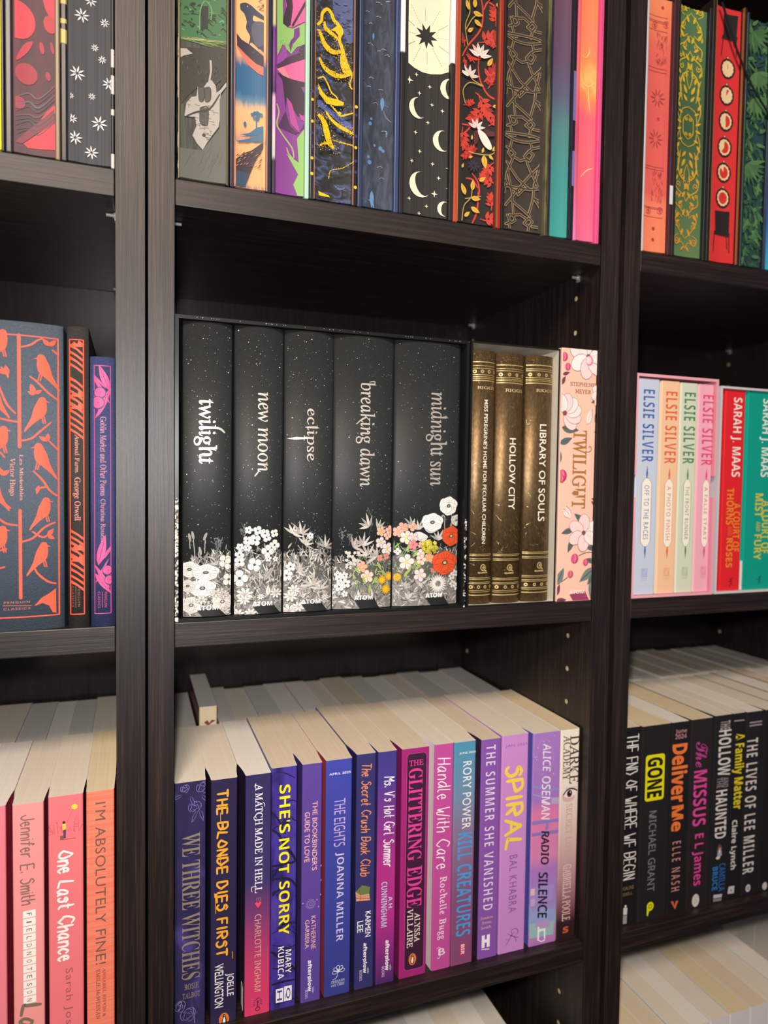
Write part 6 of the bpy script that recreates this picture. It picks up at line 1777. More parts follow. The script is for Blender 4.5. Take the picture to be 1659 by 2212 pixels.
for p0, p1, ch in (((114.3,-404.7), (120.6,-416.9), 'Q'), ((107.7,-405.4), (113.7,-416.8), 'H')):
    mk.poly([(p0[0], p0[1]), (p1[0], p0[1]), (p1[0], p1[1]), (p0[0], p1[1])], '#f2eef4')
    mk.t(ch, 'sans', (p0[0] + 1.1, p0[1] - 1.6), (p1[0] - 1.1, p1[1] + 1.6), '#4a3a90', off=.012)
# 4
t = A2(4, 'title'); PCH = '#f2b8b0'
t.t("THE BOOKBINDER'S", 'sans', (136.8,-257.1), ((141,-257.7)[0], (139.4,-314.3)[1]), PCH, off=.008); t.t('GUIDE TO LOVE', 'sans', (130.4,-265.3), ((134.6,-265.9)[0], (132.9,-306.6)[1]), PCH, off=.008)
t.t('KATHERINE', 'sans', (136.5,-352.1), (140.3,-379.7), PCH); t.t('GARBERA', 'sans', (131.5,-354.7), (135,-378.3), PCH)
a = A2(4, 'spine_artwork'); c_ = (136,-342)
for R_, wd in ((3.6, .35), (2.6, .5), (1.1, .5)):
    a.stroke([(c_[0] + R_ * (1 + .12 * (i % 2)) * math.cos(i * .314), c_[1] + R_ * (1 + .12 * (i % 2)) * math.sin(i * .314)) for i in range(21)], wd, '#9a7cc0', False)
for p in [(129.5,-340.2),(142.5,-345.2),(141.1,-339.3),(144.5,-311.3),(144.6,-323.4),(144.3,-335.4)]:
    a.star(p, 1.1, .35, 4, '#b89ad0')
def afterglow(k, p0, p1, b0, b1):
    mk = A2(k, 'publisher_mark')
    mk.t('afterglow', 'sansb', p0, p1, '#f2eef6', off=.02)
    mk.t('BOOKS', 'sans', b0, b1, '#d8cce4')
    for i in range(7):
        t_ = -.9 + i * .3
        x, z = p1[0] - .2, (b0[1] + p1[1]) / 2
        mk.stroke([(x + .6 * math.cos(t_), z - 1.4 * math.sin(t_)), (x + 2 * math.cos(t_), z - 3.4 * math.sin(t_))], .25, '#d8cce4', False)
afterglow(4, (133.2,-388.6), (137.6,-414.9), (132,-413.1), (134.1,-420.2))
# 5
t = A2(5, 'title')
t.t('APRIL 2025', 'sans', (150.5,-234.6), (168.8,-239.3), '#f2f0f8', 0, .008)
t.t('THE EIGHTS', 'sansl', (155,-258.2), ((164.5,-259.6)[0], (161.9,-298)[1]), '#c9b0e0', off=.002)
t.t('JOANNA MILLER', 'sansb', (156.2,-302.9), (163.8,-378), '#cfc6ea', off=-.01)
mk = A2(5, 'publisher_mark'); c_ = (160.2,-403.8)
for i in range(5):
    t_ = .2 + i * .75
    mk.stroke([c_] + [(c_[0] + (3.2 + 2.2 * math.cos(d_)) * math.cos(t_) - 1.4 * math.sin(d_) * math.sin(t_), c_[1] + (3.2 + 2.2 * math.cos(d_)) * math.sin(t_) + 1.4 * math.sin(d_) * math.cos(t_)) for d_ in (2.6, 1.6, .6, -.6, -1.6, -2.6)] + [c_], .35, '#f0eef8')
mk.stroke([c_, (c_[0] - 2, c_[1] - 5), (c_[0] - 5, c_[1] - 6)], .35, '#f0eef8')
mk.t('PENGUIN', 'rom', (154,-409.4), (165.6,-413.8), '#d8d4ee', 0, .008); mk.t('FIG TREE', 'rom', (154,-412.8), (165.2,-417.1), '#d8d4ee', 0, .008); mk.stroke([(153.6,-412.5),(165.9,-413.9)], .2, '#d8d4ee', False)
# 6
t = A2(6, 'title')
t.t('The Secret Crush Book Club', 'hand', (177.8,-232.2), ((186.9,-233.3)[0], (183.9,-327.2)[1]), '#f0935a', off=.85, sh=.22)
t.t('KARMEN', 'sans', (182.9,-357.5), (187.7,-379.4), '#f2ecf4', off=.012); t.t('LEE', 'sans', (175.9,-364.7), (181,-374.4), '#f2ecf4', off=.012)
a = A2(6, 'spine_artwork')
a.poly([(174.1,-339.2),(179.7,-334.5),(186.9,-337.2),(186.2,-342.9),(178.4,-342.8)], '#6f7a4a'); a.poly([(174.1,-339.2),(178.4,-342.8),(186.2,-342.9),(187,-348.6),(174.9,-347.3)], '#e0a07c'); a.stroke([(174.4,-341.7),(178.4,-344.2),(186.7,-344.4)], .3, '#8a4a40', False); a.stroke([(174.5,-344.5),(186.7,-346.9)], .5, '#7a3040', False); a.stroke([(176.9,-338.4),(178.4,-342.8),(178.8,-348.1)], .3, '#7a4a3a', False)
afterglow(6, (180.7,-384.5), (185,-410.6), (178.4,-407.3), (180.8,-416.2))
# 7
t = A2(7, 'title')
t.t("Ms. V's Hot Girl Summer", 'hand', (197.9,-245.1), ((208,-297.8)[0], (204,-323.2)[1]), '#f4eef6', off=.9, sh=.15)
t.t('A.H.', 'sansb', (203.4,-348.7), (206.8,-360.2), '#b8d4ee', off=-.01); t.t('CUNNINGHAM', 'sansb', (196.9,-335.2), (202.1,-374.3), '#b8d4ee', off=-.01)
afterglow(7, (200.3,-386.3), (205,-412.7), (198.3,-408.6), (200.7,-417.7))
# 8
a = A2(8, 'spine_artwork')
px_ = [(218.4,-228.3), (236.8,-228.4), (235.6,-419.1), (218,-417.4)]
xa, xb, za, zb_ = px_[0][0], px_[1][0], px_[0][1], px_[3][1]
def rrect(a, xa, xb, zb_, za, rr, cc):
    pts = []
    for cx, cz, t0 in ((xb - rr, za - rr, 0), (xa + rr, za - rr, 1.571), (xa + rr, zb_ + rr, 3.1416), (xb - rr, zb_ + rr, 4.712)):
        pts += [(cx + rr * math.cos(t0 + i * .314), cz + rr * math.sin(t0 + i * .314)) for i in range(6)]
    a.poly(pts, cc)
rrect(a, xa, xb, zb_, za, 3.2, '#d0489c'); rrect(a, xa + .35, xb - .35, zb_ + .35, za - .35, 3, '#3d1a38')
t = A2(8, 'title'); MG = '#e8409c'; t.k = 6
t.t('THE', 'rom', (220.5,-233.1), (233.7,-240.4), MG, 0, .008); t.t('GLITTERING', 'serif', (220.3,-241.5), ((233.2,-243.1)[0], (226.1,-321.5)[1]), MG); t.t('EDGE', 'serif', (220,-326.8), (234,-362.4), MG)
t.t('ALYSSA', 'rom', (227.6,-367.7), (232.8,-393.6), '#f2e4d4', off=.008); t.t('VILLAIRE', 'rom', (220.8,-363.7), (226.2,-397.6), '#f2e4d4', off=.008)
mk = A2(8, 'publisher_mark'); mk.k = 6; penguin(mk, (226.2,-408.3), 3.5, 5.2)
# 9
t = A2(9, 'title')
t.t('Handle With Care', 'hand', (246.6,-235.3), ((259.9,-236.9)[0], (253.7,-333.6)[1]), '#f8f2f6', off=.95, sh=.12)
t.t('Rochelle Bugg', 'rom', (249.2,-340.6), (258,-396.6), '#f4dcea', off=.008, sp=1.2)
mk = A2(9, 'publisher_mark')
mk.t('B', 'sans', (250.7,-403.7), (257,-411.7), '#f4e4ee', 0); mk.stroke([(249.1,-404.1),(251.9,-403.5),(252.6,-409.2),(251.3,-413.3),(249.7,-412.3)], .4, '#f4e4ee')
# 10
t = A2(10, 'title')
t.t('JUNE 2025', 'sans', (267.5,-231.5), (283.4,-236.6), '#f2f4f8', 0, .012)
t.t('RORY POWER', 'sans', (271.3,-241.5), (279.7,-301.5), '#f0eef4', off=.004, sp=1.1)
t.t('KILL CREATURES', 'sansb', (267.4,-305.1), ((281.4,-307.3)[0], (273.7,-397.8)[1]), '#3f9fe6', off=-.012)
mk = A2(10, 'publisher_mark')
p0, p1 = (271.8,-404.7), (276.6,-415.7)
mk.poly([(p0[0], p0[1]), (p1[0], p0[1]), (p1[0], p1[1]), (p0[0], p1[1])], '#d22a50'); mk.t('BIR', 'sansb', (p0[0] + .7, p0[1] - 1), (p1[0] - .7, p1[1] + 1), '#f4e0e8')
# 11
t = A2(11, 'title')
t.t('THE SUMMER SHE VANISHED', 'sansb', (293.8,-229.8), ((303.5,-230.9)[0] - .3, (299,-379.4)[1]), '#ead8f0', off=-.014, sp=1.25)
for tx, p0, p1 in (('Jessica', (291.3,-383), (303.8,-389.3)), ('Irena', (293,-387.8), (302.6,-393.2)), ('Smith', (292,-392.1), (302.7,-398))):
    t.t(tx, 'rom', p0, p1, '#d8b48c', 0, .006)
mk = A2(11, 'publisher_mark')
mk.t('H', 'sansb', (293,-400.7), (301.1,-414.8), '#f6eef8', 0, .05); mk.t('HARBOR', 'sans', (292.9,-413.5), (300.7,-417.3), '#e8d8f0', 0) if False else mk.stroke([(293.3,-414.7),(300.5,-415.7)], 1.0, '#e8d8f0', False)
# 12
t = A2(12, 'title')
t.t('JAN 2025', 'sans', (313.2,-229.5), (335.6,-236.6), '#8a5a98', 0, sp=1.1)
t.t('SPIRAL', 'brush', (313.2,-250.8), ((332.7,-253.3)[0], (324.2,-328.3)[1]), '#f5d94e', off=3.4)
t.t('BAL KHABRA', 'sans', (319.6,-333.5), (327.6,-386.7), '#8a5a9c', sp=1.2)
mk = A2(12, 'publisher_mark'); IK = '#5a3468'
for pts in ([(317.1,-416.4),(321.2,-411.7),(322.8,-408.3),(326.1,-405.7)], [(322.8,-408.3),(327,-410.7),(328.3,-414.8)], [(323.6,-406.9),(323.5,-403.1),(327.7,-402.5),(330.3,-406.1),(327.8,-407.8)], [(319.4,-406),(323.6,-408.5),(330.4,-411.4)], [(317.8,-411),(321.2,-411.7)]):
    mk.stroke(pts, .55, IK, taper=.4)
# 13
a = A2(13, 'spine_artwork', clip=inset(13))
for pts, cc in (([(342.5,-305.5),(372.4,-307.1),(371.6,-310),(342.2,-309.2)], '#8f7cc8'), ([(342.4,-316.8),(371.8,-317.7),(371.9,-320.8),(342.2,-319.7)], '#8a78c4'), ([(357.3,-307.8),(360.2,-308.3),(359.2,-316.4),(356.5,-316)], '#8f7cc8'), ([(342.1,-272.4),(371.6,-279.5),(371.7,-281.8),(342.2,-274.8)], '#8c90d0'), ([(341.8,-279.9),(371.9,-288.7),(371.9,-290.2),(341.9,-281.7)], '#9a98d4'), ([(362.2,-286.6),(371.8,-287.2),(372,-293.3),(362.4,-292.6)], '#b8a8cc'),
                ([(339.5,-367.1),(367.1,-369.3),(366.6,-383.8),(339,-382.9)], '#a890d4'), ([(342.4,-368.7),(346.8,-368.9),(346.7,-375.3),(342.2,-375)], '#e8c0c8'), ([(342.6,-378.3),(347.4,-378.5),(347.3,-385.3),(342.5,-385.1)], '#c8a8d8'), ([(338.3,-389.6),(368.6,-391.8),(368,-402.5),(338.3,-401)], '#98a4d8'), ([(337.8,-401.6),(368.1,-404.1),(367.5,-416.3),(337.8,-415.3)], '#9cc0c4'), ([(349.7,-400.3),(363.6,-401.6),(362.1,-409),(348.1,-406.1)], '#b89cd0')):
    a.poly(pts, cc)
for _ in range(12):
    p, q = (341.8,-226.1), (371.4,-271.9)
    a.ell((rnd.uniform(p[0], q[0]), rnd.uniform(q[1], p[1])), .6, .6, '#e0a8b8', n=8)
a.stroke([(345.5,-238.5),(352.1,-230.3),(360.9,-237.3),(363,-252.6),(356.3,-260.8),(346,-256.5)], .4, '#c090c8')
t = A2(13, 'title'); t.k = 16
t.t('ALICE', 'sansi', (352.2,-234.8), (360.7,-261.7), '#f0e6f4', off=.01); t.t('OSEMAN', 'sansi', (351.7,-265.5), (361,-306.6), '#f0e6f4', off=.01)
t.t('RADIO', 'sansi', (352.3,-316.1), ((361,-317.5)[0], (357,-348.3)[1]), '#2a2238', off=.026); t.t('SILENCE', 'sansi', (350.2,-354.7), (360.4,-399.4), '#2a2238', off=.026)
mk = A2(13, 'publisher_mark'); mk.k = 16
p0, p1 = (350.7,-405.8), (359.2,-418.4)
mk.poly([(p0[0], p0[1]), (p0[0] + 1.6, p0[1]), (p0[0] + 1.8, p0[1] - 2.5), (p1[0], p0[1] - 3), (p1[0], p1[1]), (p1[0] - 1.6, p1[1]), (p1[0] - 1.8, p0[1] - 5), (p0[0] + 1.8, p0[1] - 5), (p0[0] + 1.6, p1[1]), (p0[0], p1[1])], '#f6f0f4'); mk.stroke([(351,-418.2),(355.4,-420.6),(358.9,-419.4)], 1.0, '#f6f0f4')
# 14
t = A2(14, 'title')
t.t('DARKE', 'rom', (381.3,-230.9), (391.5,-276.2), '#4a3c3a', off=.008); t.t('ACADEMY', 'rom', (373.9,-230.1), (382.1,-272.1), '#5a4a46', off=.008)
t.t('SECRET LIVES', 'rom', (378.6,-295), ((385.3,-296)[0], (380.6,-347.1)[1]), '#cfa8a0', off=.008); t.t('GABRIELLA POOLE', 'rom', ((376.7,-352.6)), (385.8,-406.2), '#e8c8c4', off=.008)
a = A2(14, 'spine_artwork', clip=inset(14))
c_ = (381.8,-285.2)
a.ell((c_[0] - 1, c_[1] - 3), 7, 5, '#d9b4b4', n=16)
a.poly(smooth_path([(c_[0] - 6.4, c_[1] - 1), (c_[0] - 3, c_[1] + 3), (c_[0] + 1, c_[1] + 4), (c_[0] + 5, c_[1] + 3), (c_[0] + 8, c_[1] + 1), (c_[0] + 4, c_[1] - 3), (c_[0] - 2, c_[1] - 4)], 3, True), '#f0e4e0')
a.ell(c_, 2.9, 3.4, '#6a2434', n=18); a.ell(c_, 1.5, 1.8, '#1c1014', n=12); a.ell((c_[0] + .8, c_[1] + 1), .5, .5, '#f4eef0', n=8)
a.stroke([(c_[0] - 6.6, c_[1] - .6), (c_[0] - 3, c_[1] + 3.4), (c_[0] + 1, c_[1] + 4.5), (c_[0] + 5, c_[1] + 3.6), (c_[0] + 8, c_[1] + 2)], 1.3, '#2a2024')
for i in range(6):
    a.stroke([(c_[0] - 3 + 1.8 * i, c_[1] + 4), (c_[0] - 3.2 + 2.1 * i, c_[1] + 6)], .35, '#2a2024', False)
mk = A2(14, 'publisher_mark'); mk.t('S', 'sansb', (378,-410.8), (384.4,-419.1), '#c8603c', 0, .03)
# barcode on the side of the indigo-to-rose paperback, seen through the gap
q = MB(); xq = bd[2][0]
q.box(sp[2][0] - .9, sp[2][0] - .7, 15, 24, (79.4,-420.6)[1], (79.3,-402.1)[1])
q.build('barcode_label', C('#efe8e4', .5), rt[2])

# ------------------------------------------------------------------ back row behind them: only the tops show
GBK = 'plain paperbacks in the back row of the lower shelf, middle bookcase'
def backrow(xs, z_t, label, group, tones, y=142, dep=117, jit=3.0, zb=Zl, cov=('#c94a6a', '#e7e0d4', '#d8b0b8', '#bfc8d0', '#e9d9c0')):
    for i in range(len(xs) - 1):
        zt_ = z_t + rnd.uniform(-jit, jit) * .5
        paperback(label(i, len(xs) - 1), group, xs[i] + .15, xs[i + 1] - .15, zb, zt_, y + rnd.uniform(0, 1.5), dep + rnd.uniform(-5, 1.5), rnd.choice(cov), None, None, tones[i % len(tones)])
ORD = ['first', 'second', 'third', 'fourth', 'fifth', 'sixth', 'seventh', 'eighth', 'ninth', 'tenth', 'eleventh', 'twelfth', 'thirteenth', 'fourteenth']
zbk = -231.0
def T3(px_): return px_
xs = [31.0, 53.5]
r = paperback('pale paperback in the back row against the left side panel of the middle bookcase', GBK, 31, 57, Zl, zbk - 2, 143, 118, '#d8d2c8', None, None, 'grey')
r = paperback('tall thin paperback with a cream spine rising above the back row', GBK, 59.5, 76, Zl, zbk + 17, 144, 118, '#ecd6b4', '#7a3a3c', None, 'grey')
a = Art(r, 'spine_artwork', 144)
a.poly([(64, zbk + 2), (67, zbk + 4), (69, zbk + 1), (71, zbk + 4), (75, zbk + 3), (71, zbk + 1), (68, zbk - 2)], '#8a4a3a')
bxs = [78, 96, 118, 140, 163, 186, 207, 232, 257, 281, 303, 330, 360, 389]
backrow(bxs, zbk, lambda i, n: 'plain paperback in the back row of the middle bookcase, %s after the tall thin one' % ORD[i] if i < n - 1 else 'plain paperback ending the back row beside the bare right side panel', GBK, ['grey', 'cream', 'grey', 'white', 'white', 'cream', 'tan', 'grey', 'white', 'cream', 'grey', 'white', 'grey'])

# ------------------------------------------------------------------ lower shelf, left bookcase: pink paperbacks
GPK = 'pink paperbacks in the front row of the left bookcase'
sp2 = [((-83,-236.8)[0] - 21, (-83,-236.8)[0]), ((-79,-237.5)[0], (-59.1,-240.5)[0]), ((-56.3,-241)[0], (-33.4,-244.5)[0]), ((-31.4,-244.8)[0], (-12.5,-247.7)[0])]
tp2 = [p[1] for p in [(-85,-227.2),(-69.4,-227.9),(-44.7,-225.5),(-21.8,-225.2)]]
bd2 = rowbounds(sp2, sp2[0][0] - 1, sp2[3][1] + .5)
RED_ = noise_mat('coral_paper_print', [(.4, '#ee7a62'), (.52, '#f4866c'), (.7, '#f08a70')], (20, 20, 900), 3, .45)
spec = [('#ee8290', '#b83c58', 'white', 'bubblegum pink paperback cut off by the left edge of the photo'), ('#f29a98', '#b03a54', 'cream', 'soft pink paperback with grey handwriting and white letter tiles'),
        ('#ee7a80', '#5a2a3c', 'cream', 'rose paperback with white handwriting and a tiny figure holding a yellow balloon'), (RED_, '#9c4a44', 'yellow', 'coral grained paperback with brown capitals, beside the left post')]
rt2 = [paperback(spec[k][3], GPK, sp2[k][0], sp2[k][1], Zl, tp2[k], 9, 129, spec[k][0], spec[k][1], spec[k][1], spec[k][2], *bd2[k]) for k in range(4)]
BRN = '#7a5a4c'
t = Art(rt2[1], 'author_name', 9)
t.t('Jennifer E. Smith', 'hand', (-74.4,-235.6), ((-64.7,-237.1)[0], (-68.8,-300.4)[1]), '#8a6a64', off=1.0)
t = Art(rt2[1], 'title', 9)
for i, ch in enumerate('FIELDNOTESON'):
    y0, y1 = 527 + i * 69.6, 590 + i * 69.6
    zz0 = (-68.8,-305)[1] + ((-69.3,-373)[1] - (-68.8,-305)[1]) * i / 12
    zz1 = zz0 - ((-68.8,-305)[1] - (-68.9,-310.1)[1])
    xa, xb = (-72.7,-334.4)[0], (-64.6,-336.2)[0]
    t.poly([(xa, zz0), (xb, zz0 + .3), (xb, zz1 + .3), (xa, zz1)], '#f8f2ea')
    gap_ = 1.5 if ch != 'I' else (zz0 - zz1) / 2 - .45
    t.t(ch, 'sans', (xa + 2.2, zz0 - gap_), (xb - 2.6, zz1 + gap_), '#55505c')
t.t('Lov', 'hand', (-76,-372.2), (-60.8,-397.8), '#80705c', off=2.6)
t = Art(rt2[2], 'title', 9)
t.t('One Last Chance', 'hand', (-51.1,-265.3), ((-39.2,-267.3)[0], (-44.5,-346.8)[1]), '#f8f2f0', off=1.6)
t = Art(rt2[2], 'author_name', 9)
t.t('Sarah Jos', 'sans', (-46.9,-352.5), ((-40.5,-354)[0], (-44.7,-394.1)[1]), '#a8585c', sp=1.15)
a = Art(rt2[2], 'spine_artwork', 9)
a.ell((-39.1,-234.5), 2.0, 2.0, '#f6d648', n=16); a.stroke([(-40,-236.1),(-44.1,-244.9)], .2, '#b8485a', False)
for pts in ([(-56,-251.5),(-55.7,-245.9),(-52.8,-245.6),(-52.1,-252.1),(-56.1,-252.7)], [(-51.3,-245),(-50.6,-243.9),(-49.8,-252.5)], [(-39,-252.6),(-39.1,-245.3),(-37.8,-241),(-36.8,-245.6),(-36.6,-252.6)], [(-43.4,-251.9),(-42.3,-248.8),(-41.2,-251.5),(-40.1,-249.6),(-39.4,-252.6)], [(-55.7,-246.7),(-52.8,-251.2)], [(-55.3,-249.2),(-53.2,-252)], [(-39,-246.9),(-36.8,-247.3)], [(-39,-249),(-36.6,-249.3)], [(-35.7,-252.8),(-34.9,-249.6),(-33.8,-247.7)], [(-48.5,-250.3),(-47.9,-247.1),(-47.3,-252.1)]):
    a.stroke(pts, .25, '#b8485a', False)
a.ell((-46.1,-245), 1.0, 1.2, '#4a3030', n=8); a.poly([(-47.1,-246),(-44.7,-246),(-44.7,-250.1),(-46.9,-250.6)], '#e8c850'); a.poly([(-46.7,-250.6),(-44.7,-250.1),(-45,-256.6),(-46.2,-256.5)], '#5a3c6a'); a.poly([(-48.6,-254.3),(-46.3,-254.3),(-46.3,-257.2),(-48.6,-257.2)], '#8a5a4a'); a.stroke([(-48.5,-257.2),(-38.3,-257.5)], .3, '#6a3a48', False)
t = Art(rt2[3], 'title', 9)
t.t("I'M ABSOLUTELY FINE!", 'sans', (-25.4,-233.8), ((-18.1,-234.9)[0], (-21.4,-354.6)[1]), BRN, off=.0, sp=1.06)
t = Art(rt2[3], 'author_name', 9)
t.t('ANNABEL RIVKIN &', 'rom', (-20.7,-357.9), (-18.5,-395), '#8a4a3c', off=.008); t.t('EMILIE McMEEKAN', 'rom', (-25.1,-358), (-22.4,-395.5), '#8a4a3c', off=.008)
GLB = 'plain paperbacks in the back row of the lower shelf, left bookcase'
backrow([-127, -96, -72, -56 + 2, -34.5, -12], -229, lambda i, n: ['plain paperback in the back row of the left bookcase, cut off by the photo edge', 'plain paperback in the left back row, second from the photo edge', 'plain paperback in the left back row, third from the photo edge', 'plain bluish paperback in the left back row, second from the post', 'plain paperback in the left back row, against the post'][i], GLB, ['cream', 'grey', 'white', 'grey', 'cream'], 141, 117)

# ------------------------------------------------------------------ lower shelf, right bookcase: black paperbacks
GK = 'black paperbacks in the front row of the right bookcase'
sp3 = [((439.8,-250.3)[0], (459.5,-252.6)[0]), ((461.9,-252.9)[0], (496.8,-257)[0]), ((497.5,-257.1)[0], (519,-259.7)[0]), ((521.8,-260)[0], (549.4,-263.3)[0]), ((552,-263.6)[0], (574.4,-266.3)[0]), ((575.1,-266.4)[0], (591.9,-268.4)[0]), ((594,-268.6)[0], (615.9,-271.3)[0]), ((619.4,-271.7)[0], (619.4,-271.7)[0] + 27)]
sp3[0] = (max(sp3[0][0], 437.2), sp3[0][1])
tp3 = [p[1] for p in [(450.2,-229.6),(478.8,-230.4),(506.9,-230.4),(534.5,-230.1),(563.6,-229.2),(584.1,-229.2),(605.7,-229.6),(627.8,-229.7)]]
bd3 = rowbounds(sp3, 437.0, sp3[-1][1])
labs3 = ['black paperback with crooked white hand lettering, leftmost in the black row', 'thick black paperback with a glowing yellow framed word', 'black paperback with rounded orange lettering', 'black paperback with magenta script and capitals', 'black paperback with heavy white capitals and a small seated figure in white',
         'slim black paperback with yellow title and white author lettering', 'black paperback with widely set white capitals', 'black paperback cut off by the right edge of the photo']
ink3 = ['#1c191c', '#232122', '#1e1c1e', '#2a2224', '#211f22', '#1e1b1f', '#221f22', '#1c1a1c']
rt3 = [paperback(labs3[k], GK, sp3[k][0], sp3[k][1], Zl, tp3[k], 9, 128, ink3[k], '#2c2a2e', None, ['tan', 'yellow', 'white', 'yellow', 'cream', 'cream', 'white', 'cream'][k], *bd3[k]) for k in range(8)]
def A3(k, nm='title'): return Art(rt3[k], nm, 9)
t = A3(0); WW = '#ddd8d4'
t.t('THE END OF WHERE WE BEGIN', 'hand', (sp3[0][0] + 2.6, (442.3,-236.2)[1]), (sp3[0][1] - 1.6, (449.4,-378.6)[1]), WW, off=1.25)
a_ = A3(0, 'author_name'); a_.t('ROSALINE', 'sans', (439.6,-382.4), (456.7,-391.2), '#8a7450', 0); a_.t('RUSSELL', 'sans', (439.5,-389), (455.4,-396.3), '#8a7450', 0)
m_ = A3(0, 'publisher_mark'); m_.ell((447.5,-404.6), 1.2, 1.3, '#e8e2de'); m_.poly([(445.1,-405.7),(449.8,-406.4),(449.4,-413.3),(445,-412.6)], '#d8d2ce'); m_.poly([(445,-413.3),(449.5,-414),(449.3,-422.2),(444.8,-421.5)], '#a09aa0')
t = A3(1)
q = [(466.7,-260.8), (490.8,-259.8), (490.3,-305.1), (466.5,-304.9)]
xa, xb = q[3][0] + .2, q[1][0] - 1.2
za, zb_ = q[0][1] + 1.5, q[3][1]
rrect(t, xa, xb, zb_, za, 3.2, '#e8e000')
t.t('GONE', 'sansb', (xa + 2.2, za - 3), (xb - 2.2, zb_ + 3), '#1a1818', off=.02)
t.star(((xa + xb) / 2 + .3, (za * .62 + zb_ * .38)), 3.0, 1.1, 5, '#e8e000')
a_ = A3(1, 'author_name'); a_.t('MICHAEL GRANT', 'sansl', (472.8,-315), ((482.2,-316.4)[0] - .6, (477.5,-395.5)[1]), '#77767a', off=.012)
m_ = A3(1, 'publisher_mark'); c_ = (477.1,-410.5); m_.ell(c_, 4.2, 4.5, '#e2e000', n=20); m_.poly([(c_[0] - 4, c_[1]), (c_[0] - 1, c_[1] - 4), (c_[0] - 2.6, c_[1] - 9.6), (c_[0] - 4, c_[1] - 8)], '#e2e000'); m_.ell(c_, 2.2, 2.4, '#6a6a10', n=16); m_.ell(c_, 1.5, 1.7, '#e2e000', n=14)
t = A3(2)
t.t('June', 'sansb', (501.9,-236.2), (515.9,-244), '#b8848c', 0)
t.t('2024', 'sansb', (501.7,-241.3), (515.8,-248.6), '#b8848c', 0)
t.t('Deliver', 'sansb', (498.5,-252.3), (518.2,-311), '#f07a3a', off=.02); t.t('Me', 'sansb', (500,-314.1), ((514.6,-316.2)[0], (506.2,-340.1)[1]), '#f07a3a', off=.02)
a_ = A3(2, 'author_name'); a_.t('ELLE NASH', 'sansb', (502.2,-350.5), (512.9,-400.9), '#c88a84', off=-.012, sp=1.5)
m_ = A3(2, 'publisher_mark'); m_.poly([(502.4,-410.8),(505.4,-410.8),(507.1,-416.3),(508.7,-411.3),(511.7,-411.6),(508,-419.7)], '#e0683a')
t = A3(3)
t.t('The', 'script', (528.1,-253.2), (543,-279.1), '#b8408c', off=.004); t.t('MISSUS', 'sansb', (526.5,-282.4), (543.5,-339), '#e0489c')
a_ = A3(3, 'author_name'); a_.t('E L James', 'sansb', (527.2,-347.3), (541.5,-400.3), '#e0489c', off=-.004)
m_ = A3(3, 'publisher_mark'); c_ = (533.8,-415.6); m_.ell(c_, 4.6, 6.6, '#d8d2c8', n=26); m_.stroke([(c_[0] - 2, c_[1] - 3), (c_[0] + 1.5, c_[1] - 1), (c_[0] - 1.4, c_[1] + 2), (c_[0] + 2, c_[1] + 4)], .35, '#8a847c')
t = A3(4)
t.t('THE', 'sansb', (559,-235.2), (571.5,-244.4), '#a8a2a0'); t.t('HOLLOW', 'sansb', (557.1,-244.7), (573.6,-291.9), '#dcd6d2'); t.t('AND', 'sansb', (563.8,-293.8), (571.7,-304.2), '#8a8488'); t.t('THE', 'sansb', (556.5,-293.2), (563.5,-303.8), '#8a8488'); t.t('HAUNTED', 'sansb', (555.8,-306.5), ((570.6,-308.6)[0], (564.5,-356.7)[1]), '#dcd6d2')
a = A3(4, 'spine_artwork'); c_ = (562.8,-371.9)
a.ell((c_[0], c_[1] + 2), 3.6, 7.5, '#4a4048', n=16); a.ell((c_[0] + .6, c_[1] + 5.2), 1.7, 2.0, '#d89a78', n=12); a.ell((c_[0] + .3, c_[1] + 6.4), 1.9, 1.4, '#7a5040', n=12); a.poly([(c_[0] - 2, c_[1] + 3), (c_[0] + 2.4, c_[1] + 3), (c_[0] + 3.4, c_[1] - 2.4), (c_[0] + 1, c_[1] - 4), (c_[0] - 2.4, c_[1] - 3)], '#a8a4b8'); a.poly([(c_[0] - .6, c_[1] + 3.2), (c_[0] + 1, c_[1] + 3.2), (c_[0] + .4, c_[1] - 1)], '#f0ece8'); a.ell((c_[0] - 1.6, c_[1] - 4.6), 2.8, 1.7, '#dcc8bc', n=12)
a_ = A3(4, 'author_name'); a_.t('CAMILLA', 'sansb', (563.3,-383.4), (571.5,-412.2), '#2a68b0', off=-.01); a_.t('BRUCE', 'sansb', (554.6,-385.5), (561.8,-409.9), '#2a78c4', off=.01)
m_ = A3(4, 'publisher_mark'); m_.poly([(557.1,-414.5),(568.4,-415.6),(567.8,-418.9),(556.9,-418)], '#c8c0c8'); m_.poly([(556.9,-418.6),(567.9,-419.7),(567.3,-422.5),(556.7,-421.6)], '#8a848c')
t = A3(5)
t.stroke([(577.1,-236.8),(589.8,-237.1)], 1.1, '#a8a2a0', False)
t.t('A Family Matter', 'sansb', (575.7,-250.4), (592,-329.5), '#e0cc2a', off=.012)
a_ = A3(5, 'author_name'); a_.t('Claire Lynch', 'sansb', (576.4,-340.5), ((585.8,-342)[0], (580.7,-392.3)[1]), '#d8d2d0', off=.01)
m_ = A3(5, 'publisher_mark'); m_.poly([(577.1,-409.6),(584.4,-409.9),(584.2,-417.8),(575.7,-417),(576,-413.1)], '#c8c2c0'); m_.ell((580.3,-413.9), .9, 1.2, '#55504c')
t = A3(6)
for d_ in (0, 1):
    t.stroke([((598.1,-240.9)[0], (598.1,-240.9)[1] - d_ * 3.2), ((613.8,-240.6)[0], (598.1,-240.9)[1] - d_ * 3.2)], 1.5, '#9a949a', False)
t.t('THE LIVES OF LEE MILLER', 'sansb', (594.8,-257.4), ((611.9,-259.4)[0] - 2, (604.1,-400.3)[1]), '#d8d2cf', off=-.004, sp=1.2)
